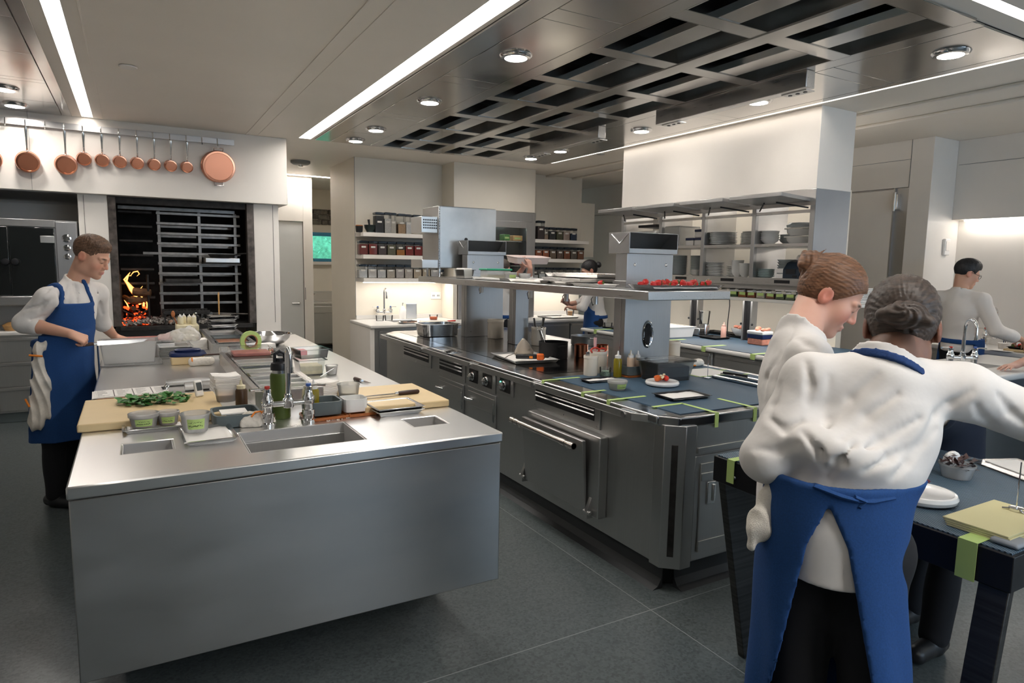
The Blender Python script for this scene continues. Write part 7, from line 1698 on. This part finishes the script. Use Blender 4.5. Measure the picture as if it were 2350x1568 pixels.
t = thing('conical_strainer', 'fine mesh conical strainer lying on the paper-lined tray', 'strainer', (2.70, 4.50, .945)); m = MB(); m.lathe([(.075, 0), (.05, .07), (.012, .135), (0, .14)], n=28, cap=False); m.lathe([(.077, -.004), (.079, 0), (.077, .004), (.074, 0)], n=28, cap=False); cn = m.build('mesh_cone', mat('fine_mesh', (.42, .37, .31), .55, .5), t, solid=.001); cn.rotation_euler = (.45, -.35, 0); MB().tube([(-.07, -.01, .0), (-.17, -.05, -.012), (-.26, -.14, -.018)], .004, 8).build('handle', POLISH, t)
t = thing('infrared_thermometer', 'black and orange infrared thermometer gun on the lined tray', 'thermometer', (2.60, 4.20, .942)); t.rotation_euler.z = -.5; m = MB(); m.bb(-.13, .03, -.018, .018, -.005, .03); m.build('grip', BLACKP, t, bevel=.008); B(.028, .085, -.022, .022, -.012, .036).build('head', ORANGEF, t, bevel=.01); B(-.03, .0, -.019, .019, .0, .02).build('trigger', ORANGE, t, bevel=.004); o = MB().lathe([(.016, 0), (.016, .004), (.008, .004), (.008, 0)], n=18, cap=False).build('lens', BLACKM, t); o.rotation_euler.y = PI/2; o.location = (.085, 0, .012)
crock(2.645, 3.53, .048, .135, 'slim cream crock with a folded steel clip by the green oil bottle'); crock(2.77, 3.62, .066, .15, 'wide cream crock of tools beside the plating post', CROCK)
t = thing('metal_clip', 'steel tool standing in the slim cream crock', 'tool', (2.63, 3.53, .93)); B(-.012, .012, -.004, .004, 0, .145).build('blade', POLISH, t); t.rotation_euler.y = -.1
t = thing('pink_brush', 'pink handled brush standing in the wide cream crock', 'brush', (2.75, 3.62, .93)); MB().tube([(0, 0, .02), (-.005, 0, .14), (-.006, 0, .225)], [.008, .009, .012], 10).build('handle', mat('pink_plastic', 'd8a8a8', .4), t)
t = thing('red_scissors', 'red handled scissors in the wide cream crock', 'scissors', (2.76, 3.60, .93)); MB().tube([(-.03+.035*math.cos(a), 0, .14+.018*math.sin(a)) for a in [2*PI*i/14 for i in range(15)]], .006, 8).tube([(.04+.03*math.cos(a), .01, .135+.015*math.sin(a)) for a in [2*PI*i/14 for i in range(15)]], .006, 8).build('rings', mat('red_plastic', 'c6402f', .4), t)
crock(3.70, 3.86, .055, .15, 'cream crock behind the plating post on the pass side')
t = thing('small_tub', 'small clear jar of green and white beads beside the slim crock', 'jar', (2.715, 3.46, .9135)); MB().lathe([(0, 0), (.036, 0), (.04, .06), (.037, .06), (.033, .004), (0, .003)], n=24).build('jar', CLEARP, t); MB().lathe([(0, .004), (.034, .004), (.035, .035), (0, .036)], n=20).build('beads', mat('green_beads', '8fa58f', .6, var=.6, scale=150), t)
bottle('squeeze bottle of green olive oil on the blue mat by the slim crock', (2.77, 3.40, .9145), OIL, .175, .028)
for i, (x, y) in enumerate(((2.865, 3.38), (2.925, 3.38), (2.90, 3.425))): bottle('cream squeeze bottle in the grey tub, %s' % ('toward the olive oil', 'toward the dark box', 'with a yellow tip at the back')[i], (x, y, .925), mat('beige_sauce', 'cbb199', .4), .16, .024, WHITEP if i < 2 else CREAMF, 'cream bottles in the grey tub')
stoneware(2.89, 3.395, .9255, .15, .12, .06, 'grey square tub of cream bottles in front of the plating post')
o = wtray(2.885, 3.395, .18, .14, 'orange wooden tray under the grey tub at the plating post'); o.location.z = .9125
ct = tub('clear_food_box', 'clear plastic box of black greens under a clear lid on the plating end', 'container', (3.0, 3.19, .9148), .30, .20, .125, CLEARP, (mat('black_greens', (.012, .014, .018), .7, var=.5, scale=40), .75), -.05, CLEARP)
tub('clear_food_box', 'small empty clear tub behind the box of black greens', 'container', (3.28, 3.36, .9148), .14, .16, .09, CLEARP, (PAPER, .2), -.05)
COPS = rpot(3.12, 4.30, .055, .10, 'copper pot with a steel rim beside the wide crock', COPPER, False, 'copper_pot', BLACKM); rpot(3.27, 4.22, .05, .10, 'second copper pot nearer the plating post', COPPER, False, 'copper_pot', BLACKM)
rpot(3.62, 4.95, .12, .085, 'wide steel pan at the pass-side edge of the range', STEELV, True, 'saute_pan')
# plating end
PMX = B(2.36, 3.70, 2.39, 3.56, .911, .9145).build('plating_mat', MAT_BLUE); tag(PMX, 'blue ribbed mat covering the plating end of the range', 'mat')
tp_ = MB()
def tapestrip(lab, parts):
    m = MB()
    for q in parts: m.bb(*q)
    tag(m.build('tape_strip', TAPE), lab, 'tape', 'tape strips on the plating mat')
tapestrip('green tape strip bent over the range edge beside the slim crock', [(2.236, 2.52, 3.47, 3.495, .9155, .9165), (2.233, 2.236, 3.47, 3.495, .87, .9165)])
tapestrip('green tape strip bent over the range edge by the labelled deli cup', [(2.236, 2.40, 3.04, 3.065, .9155, .9165), (2.233, 2.236, 3.04, 3.065, .87, .9165)])
tapestrip('green tape strip bent over the range edge between the deli cup and corner', [(2.236, 2.5, 2.80, 2.825, .9155, .9165), (2.233, 2.236, 2.80, 2.825, .87, .9165)])
tapestrip('green tape strip wrapped over the chamfered corner under the napkin tray', [(2.34, 2.56, 2.56, 2.585, .9155, .9165), (2.535, 2.56, 2.33, 2.57, .9155, .9165), (2.535, 2.56, 2.3215, 2.3235, .84, .9165)])
tapestrip('green tape strip over the plating end near the woman with the top bun', [(2.82, 2.845, 2.33, 2.58, .9155, .9165), (2.82, 2.845, 2.3215, 2.3235, .84, .9165)])
tapestrip('green tape frame around the white paper on the mat', [(3.28, 3.62, 3.155, 3.18, .9155, .9165), (3.28, 3.62, 3.40, 3.425, .9155, .9165), (3.27, 3.29, 3.17, 3.41, .9155, .9165), (3.61, 3.63, 3.17, 3.41, .9155, .9165), (3.63, 3.70, 3.30, 3.32, .9155, .9165), (3.62, 3.70, 3.1, 3.12, .9155, .9165)])
o = B(3.285, 3.615, 3.165, 3.415, .9168, .918).build('paper_sheet', PAPER); tag(o, 'white paper sheet taped to the blue mat', 'paper')
def plate_round(lab, x, y, z, r, h): t = thing('plate', lab, 'plate', (x, y, z)); MB().lathe([(0, 0), (r*.85, 0), (r*.97, h*.25), (r, h*.6), (r*.95, h*.95), (r*.88, h), (r*.8, h*.86), (0, h*.8)], n=48).build('plate', CHINA, t); return t
plate_round('thick round white plate with tomato salad on the blue mat', 2.83, 3.035, .9155, .105, .03)
def salad(x, y, z, lab, tomato=True):
    t = thing('plated_salad', lab, 'salad', (x, y, z)); random.seed(int(x*100))
    if tomato:
        for (dx, dy, rz, m_) in ((-.03, 0, .3, ORANGEF), (.035, .02, -.6, RED), (.03, -.01, 1.0, RED), (.0, .03, 1.8, ORANGEF)):
            m = MB(); m.T = TR((dx, dy, .018), rz, .5); m.ball((0, 0, 0), (.034, .014, .017)); m.build('tomato_wedge', m_, t)
        m = MB(); [m.ball((random.uniform(-.02, .03), random.uniform(-.02, .02), .02+random.random()*.02), (.009, .009, .007), 8, 6) for _ in range(8)]; m.build('cream_crumbs', CREAMF, t)
    else:
        for i in range(6):
            m = MB(); m.T = TR((random.uniform(-.03, .03), random.uniform(-.025, .025), .02+.01*(i % 3)), random.random()*6, random.uniform(-.6, .6)); m.ball((0, 0, 0), (.028, .014, .009), 10, 6); m.build('salad_leaf' if i % 2 else 'strawberry_slice', (STRAWB, PURPLE, CREAMF, GREENL, RED, PURPLE)[i], t)
        m = MB(); [m.tube([(random.uniform(-.03, .03), random.uniform(-.02, .02), .02), (random.uniform(-.04, .05), random.uniform(-.03, .03), .06)], .0015, 5) for _ in range(8)]; m.build('herb_sprigs', GREENL, t)
    return t
salad(2.82, 3.03, .941, 'tomato wedges and cream crumbs plated on the round plate')
tray('small_tray', 'small black tray with a white napkin at the plating end corner', (2.67, 2.70, .9155), .27, .17, .016, BLACKM, -.05, napkin=.96)
tray('small_tray', 'small black tray with a white card in front of the slim crock', (2.56, 3.31, .9155), .24, .10, .014, BLACKM, -.05, napkin=.96)
deli(2.48, 3.04, .9155, .058, .05, 'lidded deli cup of green relish with a green label on the plating mat', mat('green_relish', '9aa05a', .5, var=.3, scale=80), .8, seed=12)
def spike(lab, x, y, z): t = thing('ticket_spike', lab, 'ticket spike', (x, y, z)); MB().cyl((0, 0, .004), (0, 0, .15), .002, n=8).build('spike', CHROME, t); m = MB(); [m.cyl((0, 0, .006), (.035*math.cos(a), .035*math.sin(a), .002), .003, n=6) for a in (0, 2.1, 4.2)]; m.lathe([(0, 0), (.02, 0), (.02, .008), (0, .009)], n=16); m.build('base', CHROME, t)
spike('empty steel ticket spike on the plating mat', 3.28, 3.09, .9155)
o = B(3.325, 3.36, 2.70, 3.10, .9155, .935).build('rail_bar', POLISH, bevel=.006); tag(o, 'polished ticket rail lying along the mat by the spike', 'ticket rail'); o.name = 'ticket_rail'
o = B(3.46, 3.50, 2.80, 3.15, .9155, .935).build('ticket_rail', POLISH, bevel=.006); tag(o, 'second ticket rail on the pass side of the mat', 'ticket rail')
o = MB().tube([(3.50, 2.95, .94), (3.46, 3.12, .94)], .008, 8).build('marker_pen', BLACKP); tag(o, 'black marker pen lying on the pass-side ticket rail', 'pen')
def tw3(V):
    V.rc((-.09, 0, .02), (.08, .01, .02), .024, .024, .03); V.rc((-.02, -.01, .03), (.09, .03, .035), .02, .018, .02); V.F += (.006*wob(V.all(), 55, 1)+.002*wob(V.all(), 160, 2)).astype(F32); V.F = np.maximum(V.F, .001-V.all()[2]).astype(F32)
cloth('side_towel', 'crumpled white towel by the paper sheet on the pass side', (3.60, 3.52, .9155), tw3, (-.15, -.08, -.01), (.15, .1, .09), .004, lambda o: MB().ball((-.03, -.028, .012), (.014, .004, .006), 8, 6).build('stripe', ORANGE, o))
o = B(3.40, 3.7, 3.6, 3.85, .9125, .93).build('cutting_board', YBOARD, bevel=.004); tag(o, 'yellow board behind the crumpled towel on the range', 'cutting board')

# ================================================================ on the overhead shelf
ZS = 1.5045
tb1 = tub('clear_box', 'clear box of white cloths beside the wide vent spout', 'container', (2.70, 5.62, ZS), .11, .2, .085, CLEARP, (PAPER, 1.15))
tray('sheet_tray', 'aluminium tray carrying the green-lidded box on the overhead shelf', (2.86, 5.12, ZS), .40, .50, .024, DULL, .02)
t = thing('lidded_box', 'clear box with a green lid on the overhead shelf tray', 'container', (2.83, 5.24, ZS+.005)); B(-.12, .12, -.07, .07, 0, .08).build('box', FROST, t, bevel=.008); B(-.13, .13, -.08, .08, .08, .096).build('lid', mat('green_lid', '2f9b76', .4), t, bevel=.006); B(-.11, .11, -.06, .06, .003, .04).build('contents', CREAMF, t, bevel=.006)
deli(2.86, 5.02, ZS+.005, .055, .06, 'white deli cup with a green label next to the green-lidded box', PAPER, .7, seed=31); deli(2.98, 4.98, ZS+.005, .055, .06, 'open white deli cup at the end of the shelf tray', PAPER, .6, lid=False, label=False)
FOIL = mat('foil', (.72, .70, .67), .3, 1, bump=.9, scale=40)
for i, (x, y, z, rz, l_) in enumerate(((2.9, 4.52, 0, .04, 'foil tray next to the deli cups on the overhead shelf'), (2.98, 4.05, 0, -.06, 'foil tray lower in the pile before the plating spout'), (2.84, 3.92, .028, .05, 'foil tray in the middle of the overhead shelf pile'))): tray('foil_tray', l_, (x, y, ZS+z), .42, .46, .024, FOIL, rz)
tray('foil_tray', 'tilted foil tray of flaked nuts on top of the overhead shelf pile', (3.0, 4.0, ZS+.058), .46, .62, .024, FOIL, .05); fo = bpy.data.objects[[o.name for o in C.objects if o.get('label', '').startswith('tilted foil')][0]]
m = MB(); random.seed(9)
for k in range(260): m.T = TR((3.0+random.uniform(-.19, .19), 4.0+random.uniform(-.27, .27), ZS+.068+random.random()*.008), random.random()*6, random.random(), random.random()); m.ball((0, 0, 0), (.012, .006, .003), 6, 4)
tag(m.build('flaked_nuts', mat('nut_flakes', 'b89a74', .7, var=.4, scale=60)), 'flaked nuts spread on the tilted foil tray', 'nuts', kind='stuff')
tray('white_tray', 'white paper-lined tray beside the plating vent spout', (2.72, 3.62, ZS), .16, .30, .02, WHITEP, 0, napkin=.9)
tr5 = tray('clear_tray', 'long clear tray of strawberries at the end of the overhead shelf', (2.99, 3.12, ZS), .60, .22, .03, CLEARP, .0, napkin=.9)
def berry(lab, loc, rot, s, group, first=[None]):
    if first[0] is None:
        t = thing('strawberry', lab, 'strawberry', loc, 0, group); MB().lathe([(0, -.022), (.006, -.02), (.014, -.008), (.017, .004), (.013, .013), (.005, .016), (0, .016)], n=14).build('berry', STRAWB, t)
        m = MB()
        for k in range(6):
            a = 2*PI*k/6; d = Vector((math.cos(a), math.sin(a), 0)); u = Vector((-d.y, d.x, 0)); p = Vector((0, 0, .016)); m.add([p, p+d*.009+u*.004+Vector((0, 0, .002)), p+d*.017+Vector((0, 0, -.002)), p+d*.009-u*.004+Vector((0, 0, .002))], [(0, 1, 2, 3)])
        m.tube([(0, 0, .015), (.002, 0, .026)], .0015, 5); m.build('leaf_cap', GREENL, t); first[0] = t; o = t
    else: o = dup(first[0], label=lab, group=group)
    o.location = loc; o.rotation_euler = rot; o.scale = (s, s, s); return o
random.seed(14)
for i in range(26):
    berry('red strawberry in the long clear tray, %s from the aisle side' % ORD[i], (2.73+.0215*i+random.uniform(-.008, .008), 3.12+random.uniform(-.07, .07), ZS+.034+.012*(i % 2)), (random.uniform(.9, 2.4), random.uniform(-.6, .6), random.uniform(0, 6)), random.uniform(1.0, 1.35), 'strawberries on the overhead shelf')
berry('single strawberry on the white tray beside the plating spout', (2.70, 3.52, ZS+.03), (1.6, .2, .4), 1.1, 'strawberry on the white tray')
for i in range(14):
    berry('red strawberry on the dark tray, %s from the window side' % ORD[i], (7.24+random.uniform(-.07, .07), 2.73+.021*i, .967), (random.uniform(.9, 2.2), random.uniform(-.5, .5), random.uniform(0, 6)), 1.25, 'strawberries on the wall counter')
# ================================================================ table things
plate_round('thick round white plate with red leaf salad on the plating table', 2.20, 1.13, .9105, .105, .03)
salad(2.19, 1.15, .936, 'strawberry and red leaf salad on the round plate of the plating table', False)
t = deli(2.56, 1.20, .9105, .058, .05, 'clear deli cup full of red and green salad leaves on the table', None, 0, lid=False, label=False)
m = MB(); random.seed(17)
for k in range(70):
    p = Vector((random.uniform(-.045, .045), random.uniform(-.045, .045), .03+random.random()*.04)); d = Vector((random.uniform(-1, 1), random.uniform(-1, 1), random.uniform(-.2, .8))).normalized()*.03; u = d.cross(Vector((0, 0, 1))).normalized()*.009; m.add([p, p+d*.5+u, p+d, p+d*.5-u], [(0, 1, 2, 3)], True)
m.build('leaves', mat('mixed_leaves', '4a3330', .5, var=.7, scale=40), t); MB().ball((.04, .04, .05), (.05, .02, .03)).build('napkin', PAPER, t)
for i in range(4): o = B(2.04, 2.34, .80+.004*i, .97+.004*i, .9105+.006*i, .9158+.006*i).build('sticky_pad', mat('cream_paper', 'cfc79a', .8), bevel=.001); o.rotation_euler.z = 0; tag(o, 'cream cardboard slip in the pile under the table spike, %s from the table' % ORD[i], 'card', 'cream slips under the spike')
spike('steel ticket spike through the cream slips on the plating table', 2.29, .90, .935)
m = MB(); m.bb(1.975, 2.12, .855, .905, .9105, .9115); m.bb(1.973, 1.9755, .855, .905, .80, .9115); o = m.build('tape_strip', TAPE); tag(o, 'wide green tape strip over the table edge beside the cream slips', 'tape')
m = MB(); m.bb(1.975, 2.06, 1.70, 1.735, .9105, .9115); m.bb(1.973, 1.9755, 1.70, 1.735, .82, .9115); o = m.build('tape_strip', TAPE); tag(o, 'green tape strip over the table corner by the range', 'tape')
t = thing('plastic_bag', 'clear plastic sleeve with a white label on the plating table', 'bag', (2.86, 1.10, .9105)); t.rotation_euler.z = -.4; B(-.11, .11, -.16, .16, 0, .006).build('sleeve', CLEARP, t, bevel=.002); B(-.06, .08, -.12, .13, .006, .009).build('insert', PAPER, t)
o = B(2.02, 2.10, .78, .85, .9105, .925).build('rolled_paper', mat('grey_foam', '8b9096', .6), bevel=.006); tag(o, 'grey folded card tucked under the cream slips at the table corner', 'card')
# ================================================================ carried and hanging things
tbx = thing('carried_tub', 'pinkish white plastic tub held up by the cook behind the range', 'tub', (4.40, 7.28, 1.665), 0); m = MB(); MB().lathe([(0, 0), (.43, 0), (.47, .9), (.5, .9), (.5, 1), (.45, 1), (.41, .1), (0, .08)], n=40, square=6).build('tub', mat('pale_pink_plastic', 'e3d2cc', .4), tbx); tbx.children[0].scale = (.56, .32, .085); tbx.rotation_euler.x = .1
tray('sheet_tray', 'sheet tray with scattered scraps on the white counter below the glass fridge', (5.40, 8.05, .8755), .46, .42, .02, DULL, .05)
t = thing('mixing_cup', 'clear cup of orange batter beside the cook with the black bun', 'cup', (5.78, 8.28, .8755)); MB().lathe([(0, 0), (.05, 0), (.065, .1), (.06, .1), (.045, .005), (0, .004)], n=24).build('cup', CLEARP, t); MB().lathe([(0, .006), (.045, .006), (.055, .07), (0, .07)], n=24).build('batter', mat('orange_batter', 'dba46a', .5), t)
def tw4(V):
    V.rc((0, 0, .22), (.01, 0, .0), .03, .045, .03); V.rc((.01, 0, .0), (-.03, 0, -.26), .05, .055, .04); V.rc((.02, 0, .0), (.035, .0, -.22), .035, .03, .03); V.rc((-.01, 0, -.2), (-.04, 0, -.30), .04, .012, .03); V.rc((-.0, 0, .2), (.045, .03, .24), .025, .03, .03)
    p = V.all(); V.F += (.014*np.abs(np.sin(70*p[0]+6*p[2]+2*np.sin(9*p[2])))+.003*wob(p, 90, 2)-.004).astype(F32)
def st4(o):
    MB().tube([(-.04, -.042, .175), (.03, -.045, .165)], .007, 6).build('stripe', ORANGE, o); MB().tube([(-.075, -.03, -.10), (-.055, -.045, -.15)], .006, 6).build('stripe', ORANGE, o)
to = cloth('side_towel', 'beige towel with orange stripes tucked into the young cook\'s apron', (-.545, 5.03, .86), tw4, (-.16, -.1, -.36), (.14, .12, .32), .005, st4)
def tw5(V):
    V.rc((.03, 0, .06), (-.02, 0, -.06), .02, .035, .02); V.rc((-.02, 0, -.06), (-.045, 0, -.11), .03, .012, .02); V.F += (.006*np.abs(np.sin(80*V.all()[0]+20*V.all()[2]))+.002*wob(V.all(), 120, 2)-.002).astype(F32)
cloth('side_towel', 'pale towel tucked at the hip of the woman seen from behind', (1.405, 1.10, 1.045), tw5, (-.12, -.08, -.17), (.12, .08, .14), .004)
# apron strings, buttons and pen
BO = np.array
m = MB(); m.tube([(1.80, .90, 1.04), (1.70, .88, 1.065)], .001, 4)
t = bpy.data.objects.get('person')
sm = MB(); sm.tube([(-.225-cox[0], 5.045-cox[1], 1.07), (-.222-cox[0], 5.04-cox[1], .92), (-.23-cox[0], 5.04-cox[1], .74)], [.012, .014, .018], 8, flat=.4); sm.build('apron_string', mat('string_navy', '15304f', .8), chef)
# star print at the foot of the blue apron
